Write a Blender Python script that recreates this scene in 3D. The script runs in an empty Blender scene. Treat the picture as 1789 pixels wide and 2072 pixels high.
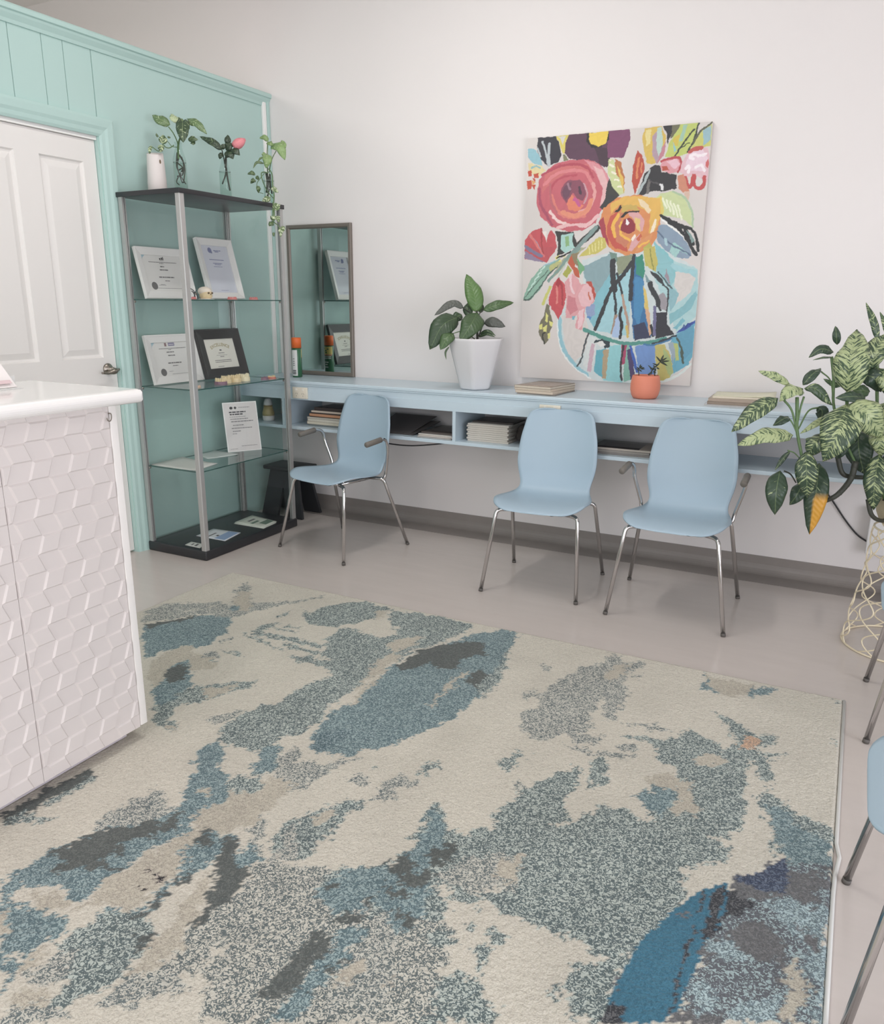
import bpy, bmesh, math, random
import numpy as np
from mathutils import Vector, Matrix, noise as mnoise

S = bpy.context.scene
COL = S.collection
RND = random.Random(7)

# ------------------------------------------------------------------ colours and materials
def lin(c):
    c = c / 255.0
    return c / 12.92 if c <= 0.04045 else ((c + 0.055) / 1.055) ** 2.4

def rgb(r, g, b):
    return (lin(r), lin(g), lin(b), 1.0)

MATS = {}

def mat(name, col, rough=0.5, metal=0.0, spec=0.5, var=0.0, vscale=8.0, bump=0.0, bscale=120.0, coat=0.0, bdist=0.002):
    """Principled material with optional procedural colour variation and bump."""
    if name in MATS:
        return MATS[name]
    m = bpy.data.materials.new(name)
    m.use_nodes = True
    nt = m.node_tree
    b = nt.nodes['Principled BSDF']
    b.inputs['Base Color'].default_value = rgb(*col)
    b.inputs['Roughness'].default_value = rough
    b.inputs['Metallic'].default_value = metal
    b.inputs['Specular IOR Level'].default_value = spec
    b.inputs['Coat Weight'].default_value = coat
    tc = nt.nodes.new('ShaderNodeTexCoord')
    if var > 0:
        n = nt.nodes.new('ShaderNodeTexNoise')
        n.inputs['Scale'].default_value = vscale
        n.inputs['Detail'].default_value = 4
        nt.links.new(tc.outputs['Object'], n.inputs['Vector'])
        mx = nt.nodes.new('ShaderNodeMix')
        mx.data_type = 'RGBA'
        mx.inputs[6].default_value = rgb(*[max(0, c * (1 - var)) for c in col])
        mx.inputs[7].default_value = rgb(*[min(255, c * (1 + var)) for c in col])
        nt.links.new(n.outputs['Fac'], mx.inputs[0])
        nt.links.new(mx.outputs[2], b.inputs['Base Color'])
    if bump > 0:
        n2 = nt.nodes.new('ShaderNodeTexNoise')
        n2.inputs['Scale'].default_value = bscale
        n2.inputs['Detail'].default_value = 3
        nt.links.new(tc.outputs['Object'], n2.inputs['Vector'])
        bp = nt.nodes.new('ShaderNodeBump')
        bp.inputs['Strength'].default_value = bump
        bp.inputs['Distance'].default_value = bdist
        nt.links.new(n2.outputs['Fac'], bp.inputs['Height'])
        nt.links.new(bp.outputs['Normal'], b.inputs['Normal'])
    MATS[name] = m
    return m

def glass_mat(name, tint, gloss=0.05):
    """Thin clear sheet: tinted transparency with a Fresnel reflection."""
    if name in MATS:
        return MATS[name]
    m = bpy.data.materials.new(name)
    m.use_nodes = True
    nt = m.node_tree
    nt.nodes.clear()
    out = nt.nodes.new('ShaderNodeOutputMaterial')
    tr = nt.nodes.new('ShaderNodeBsdfTransparent')
    tr.inputs['Color'].default_value = (*tint, 1)
    gl = nt.nodes.new('ShaderNodeBsdfGlossy')
    gl.inputs['Roughness'].default_value = 0.03
    fr = nt.nodes.new('ShaderNodeFresnel')
    fr.inputs['IOR'].default_value = 1.32
    mx = nt.nodes.new('ShaderNodeMixShader')
    ge = nt.nodes.new('ShaderNodeNewGeometry')
    inv = nt.nodes.new('ShaderNodeMath')
    inv.operation = 'SUBTRACT'
    inv.inputs[0].default_value = 1.0
    nt.links.new(ge.outputs['Backfacing'], inv.inputs[1])
    mu = nt.nodes.new('ShaderNodeMath')
    mu.operation = 'MULTIPLY'
    nt.links.new(fr.outputs[0], mu.inputs[0])
    nt.links.new(inv.outputs[0], mu.inputs[1])
    nt.links.new(mu.outputs[0], mx.inputs[0])
    nt.links.new(tr.outputs[0], mx.inputs[1])
    nt.links.new(gl.outputs[0], mx.inputs[2])
    nt.links.new(mx.outputs[0], out.inputs['Surface'])
    MATS[name] = m
    return m

# ------------------------------------------------------------------ mesh builder
class MB:
    def __init__(self):
        self.v = []
        self.f = []
        self.mi = []
        self.sm = []

    def add(self, verts, faces, mi=0, smooth=False):
        o = len(self.v)
        self.v += [tuple(v) for v in verts]
        for f in faces:
            self.f.append([i + o for i in f])
            self.mi.append(mi)
            self.sm.append(smooth)
        return self

    def box(self, x0, x1, y0, y1, z0, z1, mi=0, c=0.0):
        """Axis box; c > 0 gives chamfered edges."""
        if c <= 0:
            vs = [(x, y, z) for z in (z0, z1) for y in (y0, y1) for x in (x0, x1)]
            fs = [(0, 2, 3, 1), (4, 5, 7, 6), (0, 1, 5, 4), (2, 6, 7, 3), (0, 4, 6, 2), (1, 3, 7, 5)]
            return self.add(vs, fs, mi)
        bm = bmesh.new()
        bmesh.ops.create_cube(bm, size=1.0)
        for v in bm.verts:
            v.co = Vector(((x0 + x1) / 2 + v.co.x * (x1 - x0), (y0 + y1) / 2 + v.co.y * (y1 - y0), (z0 + z1) / 2 + v.co.z * (z1 - z0)))
        bmesh.ops.bevel(bm, geom=list(bm.edges), offset=c, segments=3, affect='EDGES', profile=0.5)
        return self.bm(bm, mi, True)

    def bm(self, bm, mi=0, smooth=False, mtx=None):
        bm.verts.index_update()
        vs = [(mtx @ v.co if mtx else v.co.copy()) for v in bm.verts]
        fs = [[v.index for v in f.verts] for f in bm.faces]
        bm.free()
        return self.add(vs, fs, mi, smooth)

    def tube(self, pts, r, seg=10, mi=0, caps=True, closed=False):
        """Round tube along a polyline; r may be a number or a list."""
        pts = [Vector(p) for p in pts]
        n = len(pts)
        rs = r if isinstance(r, (list, tuple)) else [r] * n
        vs = []
        fs = []
        prev = None
        for i in range(n):
            if closed:
                t = (pts[(i + 1) % n] - pts[i - 1])
            elif i == 0:
                t = pts[1] - pts[0]
            elif i == n - 1:
                t = pts[-1] - pts[-2]
            else:
                t = (pts[i + 1] - pts[i]).normalized() + (pts[i] - pts[i - 1]).normalized()
            t = t.normalized() if t.length > 1e-9 else Vector((0, 0, 1))
            if prev is None:
                a = Vector((0, 0, 1)) if abs(t.z) < 0.9 else Vector((1, 0, 0))
                u = t.cross(a).normalized()
            else:
                u = (prev - t * prev.dot(t))
                u = u.normalized() if u.length > 1e-9 else t.orthogonal().normalized()
            prev = u
            w = t.cross(u)
            for k in range(seg):
                an = 2 * math.pi * k / seg
                vs.append(pts[i] + (u * math.cos(an) + w * math.sin(an)) * rs[i])
        rings = n if closed else n - 1
        for i in range(rings):
            j = (i + 1) % n
            for k in range(seg):
                k2 = (k + 1) % seg
                fs.append((i * seg + k, i * seg + k2, j * seg + k2, j * seg + k))
        if caps and not closed:
            fs.append(tuple(reversed(range(seg))))
            fs.append(tuple((n - 1) * seg + k for k in range(seg)))
        return self.add(vs, fs, mi, True)

    def lathe(self, prof, seg=32, mi=0, c=(0, 0, 0), sx=1.0, sy=1.0, close=False):
        vs = []
        fs = []
        n = len(prof)
        for (r, z) in prof:
            for k in range(seg):
                a = 2 * math.pi * k / seg
                vs.append((c[0] + r * sx * math.cos(a), c[1] + r * sy * math.sin(a), c[2] + z))
        for i in range(n - 1):
            for k in range(seg):
                k2 = (k + 1) % seg
                fs.append((i * seg + k, i * seg + k2, (i + 1) * seg + k2, (i + 1) * seg + k))
        fs.append(tuple(reversed(range(seg))))
        if not close:
            fs.append(tuple((n - 1) * seg + k for k in range(seg)))
        return self.add(vs, fs, mi, True)

    def prism(self, poly, z0, z1, mi=0):
        """Vertical prism of a plan polygon [(x,y)...] (counter-clockwise)."""
        n = len(poly)
        vs = [(x, y, z0) for x, y in poly] + [(x, y, z1) for x, y in poly]
        fs = [tuple(reversed(range(n))), tuple(range(n, 2 * n))]
        for i in range(n):
            j = (i + 1) % n
            fs.append((i, j, n + j, n + i))
        return self.add(vs, fs, mi)

    def quadslab(self, a, b, c, d, t, mi=0):
        """Thin slab on quad a,b,c,d, thickened by t along its normal."""
        a, b, c, d = map(Vector, (a, b, c, d))
        n = (b - a).cross(d - a).normalized() * t
        vs = [a, b, c, d, a + n, b + n, c + n, d + n]
        fs = [(3, 2, 1, 0), (4, 5, 6, 7), (0, 1, 5, 4), (1, 2, 6, 5), (2, 3, 7, 6), (3, 0, 4, 7)]
        return self.add(vs, fs, mi)

    def grid(self, rows, mi=0, smooth=True):
        """Surface through rows of points."""
        n = len(rows[0])
        vs = [p for r in rows for p in r]
        fs = [(i * n + k, i * n + k + 1, (i + 1) * n + k + 1, (i + 1) * n + k) for i in range(len(rows) - 1) for k in range(n - 1)]
        return self.add(vs, fs, mi, smooth)

    def build(self, name, mats, parent=None, bevel=0.0, bseg=2, solid=0.0, subd=0, off=0.0):
        me = bpy.data.meshes.new(name)
        me.from_pydata(self.v, [], self.f)
        me.polygons.foreach_set('material_index', self.mi)
        me.polygons.foreach_set('use_smooth', self.sm)
        me.update()
        for m in (mats if isinstance(mats, (list, tuple)) else [mats]):
            me.materials.append(m)
        o = bpy.data.objects.new(name, me)
        COL.objects.link(o)
        if parent is not None:
            o.parent = parent
        if bevel > 0:
            md = o.modifiers.new('bevel', 'BEVEL')
            md.width = bevel
            md.segments = bseg
            md.limit_method = 'ANGLE'
            md.angle_limit = math.radians(40)
        if solid != 0:
            md = o.modifiers.new('solid', 'SOLIDIFY')
            md.thickness = solid
            md.offset = off
        if subd:
            md = o.modifiers.new('sub', 'SUBSURF')
            md.levels = subd
            md.render_levels = subd
        return o

def tag(o, label=None, cat=None, group=None, kind=None):
    if label:
        o['label'] = label
    if cat:
        o['category'] = cat
    if group:
        o['group'] = group
    if kind:
        o['kind'] = kind
    return o

def thing(name, label, cat, loc=(0, 0, 0), rz=0.0, group=None):
    """An Empty at the base of a thing; it parents the parts."""
    o = bpy.data.objects.new(name, None)
    o.empty_display_size = 0.05
    COL.objects.link(o)
    o.location = loc
    o.rotation_euler = (0, 0, rz)
    return tag(o, label, cat, group)

def wchild(mb, name, mats, root, part=None, **kw):
    """Part (or sub-part of `part`) given in world coordinates under an unrotated root."""
    o0 = Vector(root.location)
    mb.v = [tuple(Vector(v) - o0) for v in mb.v]
    o = mb.build(name, mats, None, **kw)
    o.parent = part if part is not None else root
    return o

def structure(name, mb, mats, **kw):
    o = mb.build(name, mats, None, **kw)
    o['kind'] = 'structure'
    return o

def copy_tree(o, parent=None):
    c = o.copy()
    COL.objects.link(c)
    c.parent = parent
    for ch in [x for x in S.objects if x.parent == o and x is not c]:
        copy_tree(ch, c)
    return c

def spline(pts, n=8):
    """Catmull-Rom through points."""
    P = [Vector(p) for p in pts]
    P = [P[0] * 2 - P[1]] + P + [P[-1] * 2 - P[-2]]
    out = []
    for i in range(1, len(P) - 2):
        for k in range(n):
            t = k / n
            a, b, c, d = P[i - 1], P[i], P[i + 1], P[i + 2]
            out.append(0.5 * ((2 * b) + (c - a) * t + (2 * a - 5 * b + 4 * c - d) * t * t + (3 * b - a - 3 * c + d) * t ** 3))
    out.append(P[-2])
    return out
# ------------------------------------------------------------------ the room
LX = -3.58      # face of the mint partition
WY = 4.40       # face of the back wall
CZ = 3.50       # ceiling

M_WALL = mat('wall_paint', (232, 227, 225), 0.75, var=0.012, vscale=1.5, bump=0.12, bscale=260, bdist=0.001)
M_CEIL = mat('ceiling_paint', (230, 227, 225), 0.8, var=0.01)
M_MINT = mat('mint_paint', (181, 209, 203), 0.42, var=0.015, vscale=2.0, bump=0.06, bscale=90, bdist=0.001)
M_DOOR = mat('door_white_paint', (232, 229, 225), 0.4, bump=0.05, bscale=200, bdist=0.0008)
M_JAMB = mat('jamb_white_paint', (244, 243, 240), 0.4)
M_COVE = mat('coved_vinyl', (143, 136, 131), 0.45, var=0.03, vscale=14)
M_SEAL = mat('skirting_white', (236, 233, 230), 0.5)
M_CHROME = mat('polished_chrome', (205, 203, 202), 0.14, metal=1.0)
M_SATIN = mat('satin_nickel', (150, 143, 134), 0.28, metal=1.0)

def floor_mat():
    m = bpy.data.materials.new('vinyl_sheet_floor')
    m.use_nodes = True
    nt = m.node_tree
    b = nt.nodes['Principled BSDF']
    tc = nt.nodes.new('ShaderNodeTexCoord')
    mp = nt.nodes.new('ShaderNodeMapping')
    mp.inputs['Scale'].default_value = (1.0, 5.0, 1.0)
    nt.links.new(tc.outputs['Object'], mp.inputs['Vector'])
    n = nt.nodes.new('ShaderNodeTexNoise')
    n.inputs['Scale'].default_value = 3.0
    n.inputs['Detail'].default_value = 8
    n.inputs['Roughness'].default_value = 0.65
    nt.links.new(mp.outputs[0], n.inputs['Vector'])
    cr = nt.nodes.new('ShaderNodeValToRGB')
    cr.color_ramp.elements[0].position = 0.3
    cr.color_ramp.elements[0].color = rgb(198, 189, 183)
    cr.color_ramp.elements[1].position = 0.72
    cr.color_ramp.elements[1].color = rgb(203, 194, 188)
    nt.links.new(n.outputs['Fac'], cr.inputs[0])
    nt.links.new(cr.outputs[0], b.inputs['Base Color'])
    rr = nt.nodes.new('ShaderNodeMapRange')
    rr.inputs['To Min'].default_value = 0.15
    rr.inputs['To Max'].default_value = 0.24
    nt.links.new(n.outputs['Fac'], rr.inputs['Value'])
    nt.links.new(rr.outputs[0], b.inputs['Roughness'])
    b.inputs['Specular IOR Level'].default_value = 0.55
    n2 = nt.nodes.new('ShaderNodeTexNoise')
    n2.inputs['Scale'].default_value = 9.0
    nt.links.new(tc.outputs['Object'], n2.inputs['Vector'])
    bp = nt.nodes.new('ShaderNodeBump')
    bp.inputs['Strength'].default_value = 0.06
    bp.inputs['Distance'].default_value = 0.004
    nt.links.new(n2.outputs['Fac'], bp.inputs['Height'])
    nt.links.new(bp.outputs['Normal'], b.inputs['Normal'])
    return m
M_FLOOR = floor_mat()

RX, FY, BX = 2.7, -3.4, -6.3   # right wall, shop-front wall, far wall behind the partition
structure('floor', MB().box(BX - 0.1, RX + 0.1, FY - 0.1, WY + 0.15, -0.12, 0.0), M_FLOOR)
structure('ceiling', MB().box(BX - 0.1, RX + 0.1, FY - 0.1, WY + 0.15, CZ, CZ + 0.12), M_CEIL)
structure('wall_back', MB().box(BX - 0.1, RX + 0.1, WY, WY + 0.12, 0.0, CZ), M_WALL)
structure('wall_far', MB().box(BX - 0.12, BX, FY, WY, 0.0, CZ), M_WALL)
# right-hand wall with a wide shop window, front wall with the glazed shop-front
w = MB()
w.box(RX, RX + 0.12, FY, WY, 0.0, 0.08)
w.box(RX, RX + 0.12, FY, WY, 2.3, CZ)
w.box(RX, RX + 0.12, FY, -2.6, 0.08, 2.3)
w.box(RX, RX + 0.12, 2.3, WY, 0.08, 2.3)
structure('wall_right', w, M_WALL)
w = MB()
w.box(BX, RX, FY - 0.12, FY, 0.0, 0.2)
w.box(BX, RX, FY - 0.12, FY, 3.1, CZ)
w.box(BX, -3.3, FY - 0.12, FY, 0.2, 3.1)
w.box(2.3, RX, FY - 0.12, FY, 0.2, 3.1)
structure('wall_front', w, M_WALL)

# mint panelled partition: core with a door opening, boards in front of it
DY0, DY1, DTOP = 2.17, 3.045, 2.226
PT = 2.66
PB0, PB1 = -2.6, WY
w = MB()
w.box(LX - 0.10, LX - 0.006, DY1 + 0.02, PB1, 0, PT)
w.box(LX - 0.10, LX - 0.006, PB0, DY0 - 0.02, 0, PT)
w.box(LX - 0.10, LX - 0.006, DY0 - 0.02, DY1 + 0.02, DTOP, PT)
gr = [2.20, 2.33, 2.46, 2.61, 2.78, 2.895, 3.055]
lowed = [(PB0, DY0 - 0.02)]
def boards(mb, edges, z0, z1):
    for a, b in zip(edges[:-1], edges[1:]):
        mb.box(LX - 0.006, LX, a + 0.0016, b - 0.0016, z0, z1)
boards(w, [DY0 - 0.02] + gr, DTOP, PT)
w.box(LX - 0.006, LX, 3.0575, WY, 0, DTOP)
w.box(LX - 0.006, LX, 3.0575, WY, DTOP, PT)
boards(w, [PB0, -1.4, -0.2, 1.0, DY0 - 0.02], 0, PT)
structure('wall_left', w, M_MINT)
# cap moulding along the top of the partition
w = MB()
prof = [(LX - 0.11, PT + 0.03), (LX - 0.11, PT), (LX, PT - 0.002), (LX, PT - 0.045), (LX + 0.008, PT - 0.045), (LX + 0.012, PT - 0.030),
        (LX + 0.026, PT - 0.010), (LX + 0.030, PT), (LX + 0.040, PT + 0.004), (LX + 0.040, PT + 0.022), (LX + 0.034, PT + 0.03)]
n = len(prof)
vs = [(x, PB0, z) for x, z in prof] + [(x, WY, z) for x, z in prof]
w.add(vs, [tuple(range(n)), tuple(reversed(range(n, 2 * n)))] + [(i, n + i, n + (i + 1) % n, (i + 1) % n) for i in range(n)])
structure('trim_1', w, M_MINT)
# white track and mint bead in the corner
structure('trim_2', MB().box(LX, LX + 0.016, WY - 0.062, WY - 0.028, 0.93, PT - 0.02, c=0.003), M_JAMB)
structure('trim_3', MB().box(LX, LX + 0.022, WY - 0.026, WY, 0.93, PT - 0.005, c=0.004), M_MINT)
# door lining and architrave
w = MB()
w.box(LX - 0.115, LX + 0.002, DY1, DY1 + 0.02, 0, DTOP)
w.box(LX - 0.115, LX + 0.002, DY0 - 0.02, DY0, 0, DTOP)
structure('trim_4', w, M_MINT)
w = MB()
def arch(mb, pts_in, prof):
    """Mitred moulding swept round the opening; prof = (outward, proud)."""
    rows = []
    for (o, pr) in prof:
        rows.append([(LX + pr, DY1 + 0.004 + o, 0.0), (LX + pr, DY1 + 0.004 + o, DTOP - 0.008 + o), (LX + pr, DY0 - 0.004 - o, DTOP - 0.008 + o), (LX + pr, DY0 - 0.004 - o, 0.0)])
    mb.grid(rows, 0, False)
    mb.add([rows[k][0] for k in range(len(rows))], [tuple(range(len(rows)))])
arch(w, None, [(0, 0), (0, 0.010), (0.012, 0.016), (0.03, 0.018), (0.045, 0.024), (0.075, 0.026), (0.088, 0.022), (0.092, 0.0)])
structure('trim_5', w, M_MINT)

structure('trim_6', MB().box(LX - 0.05, LX - 0.006, DY0 + 0.001, DY1 - 0.001, 2.2005, DTOP - 0.0005), M_JAMB)  # white strip standing in for the bright light gap above the door

# six-panel moulded door
def door_mesh():
    mb = MB()
    xf = LX - 0.022
    y0, y1, z0, z1 = DY0 + 0.003, DY1 - 0.003, 0.012, 2.198
    cols = [(y0 + 0.105, y0 + 0.375), (y1 - 0.375 + 0.01, y1 - 0.105 + 0.068)]
    cols = [(2.32, 2.585), (2.715, 2.965)]
    rowsz = [(0.22, 0.86), (1.115, 2.09)]
    ys = sorted({y0, y1, *[c for p in cols for c in p]})
    zs = sorted({z0, z1, *[c for p in rowsz for c in p]})
    for i in range(len(ys) - 1):
        for j in range(len(zs) - 1):
            a, b, c, d = ys[i], ys[i + 1], zs[j], zs[j + 1]
            if (a, b) in cols and (c, d) in rowsz:
                steps = [(0, 0), (0.006, -0.010), (0.016, -0.013), (0.046, -0.004)]
                rings = [[(xf + dx, a + s, c + s), (xf + dx, b - s, c + s), (xf + dx, b - s, d - s), (xf + dx, a + s, d - s)] for s, dx in steps]
                for r0, r1 in zip(rings[:-1], rings[1:]):
                    for k in range(4):
                        mb.add([r0[k], r0[(k + 1) % 4], r1[(k + 1) % 4], r1[k]], [(0, 1, 2, 3)])
                mb.add(rings[-1], [(0, 1, 2, 3)])
            else:
                mb.add([(xf, a, c), (xf, b, c), (xf, b, d), (xf, a, d)], [(0, 1, 2, 3)])
    xb = xf - 0.035
    mb.add([(xb, y0, z0), (xb, y1, z0), (xb, y1, z1), (xb, y0, z1)], [(3, 2, 1, 0)])
    mb.add([(xb, y0, z0), (xb, y1, z0), (xf, y1, z0), (xf, y0, z0)], [(0, 1, 2, 3)])
    mb.add([(xb, y0, z1), (xb, y1, z1), (xf, y1, z1), (xf, y0, z1)], [(3, 2, 1, 0)])
    mb.add([(xb, y0, z0), (xf, y0, z0), (xf, y0, z1), (xb, y0, z1)], [(0, 1, 2, 3)])
    mb.add([(xb, y1, z0), (xf, y1, z0), (xf, y1, z1), (xb, y1, z1)], [(3, 2, 1, 0)])
    return mb
door = structure('door_1', door_mesh(), M_DOOR)
# lever handle: rose, neck and a curled lever
hb = MB()
hy, hz, hx = 2.985, 1.053, LX - 0.022
prof = [(0.0, 0), (0.031, 0), (0.031, 0.004), (0.027, 0.010), (0.016, 0.013), (0.011, 0.016), (0.011, 0.045), (0.0, 0.045)]
seg = 24
vs, fs = [], []
for r, d in prof:
    for k in range(seg):
        a = 2 * math.pi * k / seg
        vs.append((hx + d, hy + r * math.cos(a), hz + r * math.sin(a)))
for i in range(len(prof) - 1):
    for k in range(seg):
        fs.append((i * seg + k, i * seg + (k + 1) % seg, (i + 1) * seg + (k + 1) % seg, (i + 1) * seg + k))
hb.add(vs, fs, 0, True)
lev = spline([(hx + 0.046, hy + 0.036, hz - 0.002), (hx + 0.048, hy + 0.016, hz - 0.006), (hx + 0.05, hy - 0.012, hz - 0.012), (hx + 0.05, hy - 0.045, hz - 0.017), (hx + 0.047, hy - 0.078, hz - 0.014)], 6)
rr = [0.006 + 0.011 * math.exp(-((i / len(lev) - 0.38) / 0.22) ** 2) for i in range(len(lev))]
hb.tube(lev, rr, 12)
h = hb.build('door_handle', M_SATIN, door)
h['label'] = 'satin metal lever handle'

# coved vinyl skirting: upstand plus the strip welded to the floor
w = MB()
pr = [(WY, 0.098), (WY - 0.004, 0.098)] + [(WY - 0.004 - 0.05 * (1 - math.cos(a)), 0.0525 - 0.05 * math.sin(a)) for a in [math.radians(t) for t in range(0, 91, 15)]] + [(WY - 0.176, 0.0022), (WY - 0.176, 0.0004), (WY, 0.0004)]
n = len(pr)
xs = (LX, RX)
vs = [(x, y, z) for x in xs for y, z in pr]
w.add(vs, [tuple(range(n)), tuple(reversed(range(n, 2 * n)))] + [(i, (i + 1) % n, n + (i + 1) % n, n + i) for i in range(n)], 0, False)
structure('baseboard_back', w, M_COVE)

# outer windows of the shop: glazing bars only where daylight enters
M_ALU = mat('window_aluminium', (190, 190, 190), 0.35, metal=0.8)
w = MB()
for yb in (-2.6, -0.97, 0.62, 2.25):
    w.box(RX + 0.02, RX + 0.08, yb, yb + 0.05, 0.08, 2.3)
for zb in (0.08, 2.25):
    w.box(RX + 0.02, RX + 0.08, -2.6, 2.3, zb, zb + 0.05)
structure('window_1', w, M_ALU)
w = MB()
for xb in (-3.3, -1.45, 0.4, 2.25):
    w.box(xb, xb + 0.05, FY - 0.09, FY - 0.03, 0.2, 3.1)
for zb in (0.2, 3.05):
    w.box(-3.3, 2.3, FY - 0.09, FY - 0.03, zb, zb + 0.05)
structure('window_2', w, M_ALU)
# ------------------------------------------------------------------ reception desk
M_DESK = mat('desk_white_laminate', (217, 210, 207), 0.38, bump=0.03, bscale=150, bdist=0.0006)
M_TOPW = mat('desk_top_gloss', (238, 236, 233), 0.16, coat=0.4)
M_KICK = mat('desk_kick', (205, 198, 204), 0.4)
M_SHADOWGAP = mat('dark_gap', (70, 64, 62), 0.8)

RDX, RDY0, RDY1, RDB, RDT = -1.95, 0.2, 1.632, 0.055, 1.118
desk = thing('reception_desk', 'white reception desk with embossed rhombus front at the edge of the rug', 'reception desk', (-2.15, 0.9, 0))
w = MB()
w.box(-2.33, RDX - 0.016, RDY0, RDY1 - 0.027, RDB, RDT)
wchild(w, 'carcass', M_DESK, desk)
w = MB().box(-2.33, RDX - 0.001, RDY1 - 0.026, RDY1, RDB + 0.004, RDT, c=0.002)
wchild(w, 'end_panel', mat('desk_edge_white', (236, 233, 229), 0.35), desk)
w = MB().box(-2.30, RDX - 0.055, RDY0 + 0.03, RDY1 - 0.045, 0.0142, RDB)
wchild(w, 'kickboard', M_KICK, desk)
# embossed front: checkerboard of raised, chamfered parallelograms in zigzag columns, in two boards with a fine seam
def clip_poly(poly, f):
    out = []
    for i in range(len(poly)):
        a, b = poly[i], poly[(i + 1) % len(poly)]
        fa, fb = f(a), f(b)
        if fa >= 0:
            out.append(a)
        if (fa >= 0) != (fb >= 0):
            t = fa / (fa - fb)
            out.append((a[0] + (b[0] - a[0]) * t, a[1] + (b[1] - a[1]) * t))
    return out
def front_panel(ya, yb):
    mb = MB()
    z0, z1 = RDB, RDT
    mb.box(RDX - 0.016, RDX - 0.0052, ya, yb, z0, z1)
    pit, dz, sh = 0.0612, 0.0525, 0.020
    nr = int((z1 - z0) / dz) + 3
    for r in range(-nr, nr):
        zt = 0.993 - r * dz
        zb = zt - dz
        if zb > z1 or zt < z0:
            continue
        ot = 1.406 - (sh if r % 2 else 0)
        ob = 1.406 - (0 if r % 2 else sh)
        for k in range(-24, 8):
            if (k + r) % 2 == 0:
                continue
            q = [(ob + k * pit, zb), (ob + (k + 1) * pit, zb), (ot + (k + 1) * pit, zt), (ot + k * pit, zt)]
            for f in (lambda p: p[0] - ya, lambda p: yb - p[0], lambda p: p[1] - z0, lambda p: z1 - p[1]):
                q = clip_poly(q, f)
                if len(q) < 3:
                    break
            if len(q) < 3:
                continue
            cy = sum(p[0] for p in q) / len(q)
            cz = sum(p[1] for p in q) / len(q)
            n = len(q)
            def inset(d):
                out = []
                for i in range(n):
                    p0, p1, p2 = Vector(q[i - 1]), Vector(q[i]), Vector(q[(i + 1) % n])
                    e1 = (p1 - p0)
                    e2 = (p2 - p1)
                    if e1.length < 1e-6 or e2.length < 1e-6:
                        out.append(p1 + (Vector((cy, cz)) - p1) * 0.1)
                        continue
                    n1 = Vector((-e1.y, e1.x)).normalized()
                    n2 = Vector((-e2.y, e2.x)).normalized()
                    s = n1 + n2
                    out.append(p1 + s * (d / max(0.3, s.dot(n1))))
                return out
            vs = []
            for d, x in ((0.0, RDX - 0.0052), (0.0046, RDX)):
                vs += [(x, p.x, p.y) for p in inset(d)]
            mb.add(vs, [(i, (i + 1) % n, n + (i + 1) % n, n + i) for i in range(n)] + [tuple(range(n, 2 * n))])
    return mb
pb = MB()
p1 = front_panel(1.2505, RDY1 - 0.0275)
p2 = front_panel(RDY0, 1.2492)
wchild(p1, 'front_panel', M_DESK, desk)
wchild(p2, 'front_panel', M_DESK, desk)
# post-formed top with a bullnose front
w = MB()
prof = []
xt, xb = RDX + 0.055, -2.40
zt, zb = 1.160, 1.118
r = 0.021
prof = [(xb, zb), (xt - r, zb)] + [(xt - r + r * math.cos(a), zb + r + r * math.sin(a)) for a in [math.radians(t) for t in range(-75, 91, 15)]] + [(xb, zt)]
n = len(prof)
ends = [RDY0, RDY1 + 0.045, RDY1 + 0.058]
vs = []
for y, s in ((RDY0, 0), (RDY1 + 0.05, 0), (RDY1 + 0.056, 0.003), (RDY1 + 0.060, 0.009)):
    vs += [(min(max(x, xb + s), xt - s), y, min(max(z, zb + s), zt - s)) for x, z in prof]
fs = [tuple(range(n)), tuple(reversed(range(3 * n, 4 * n)))]
for L in range(3):
    fs += [(L * n + i, (L + 1) * n + i, (L + 1) * n + (i + 1) % n, L * n + (i + 1) % n) for i in range(n)]
w.add(vs, fs, 0, False)
o = wchild(w, 'countertop', M_TOPW, desk)
o['label'] = 'glossy white bullnose top'
# small cup hook
w = MB()
w.tube(spline([(RDX - 0.002, 1.602, 1.092), (RDX + 0.010, 1.602, 1.092), (RDX + 0.013, 1.600, 1.080), (RDX + 0.014, 1.594, 1.072), (RDX + 0.014, 1.586, 1.074), (RDX + 0.014, 1.583, 1.082)], 5), 0.0016, 8)
w.lathe([(0.0, 0), (0.004, 0), (0.004, 0.001), (0, 0.001)], 10, 0, (RDX + 0.003, 1.602, 1.0915))
wchild(w, 'hook', M_SATIN, desk)

# brochure stand at the picture's left edge of the desk top
M_ACR = glass_mat('clear_acrylic', (0.93, 0.93, 0.93))
M_PAPER = mat('white_paper', (236, 232, 229), 0.6)
M_PINKP = mat('pink_leaflet', (232, 226, 224), 0.6)
st = thing('brochure_holder', 'clear acrylic holder with a pale leaflet on the white reception desk top', 'brochure holder', (-2.213, 1.39, 1.16))
bx, by, bz = -2.213, 1.402, 1.1602
w = MB()
w.box(bx - 0.10, bx + 0.012, by - 0.11, by + 0.112, bz, bz + 0.003)
w.box(bx - 0.040, bx - 0.036, by + 0.096, by + 0.122, bz + 0.003, bz + 0.034)
wchild(w, 'acrylic_base', mat('frosted_acrylic', (222, 222, 220), 0.25), st)
w = MB().quadslab((bx, by - 0.105, bz + 0.004), (bx, by + 0.100, bz + 0.004), (bx - 0.10, by + 0.100, bz + 0.105), (bx - 0.10, by - 0.105, bz + 0.105), 0.003)
o = wchild(w, 'leaflet', M_PINKP, st)
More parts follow.
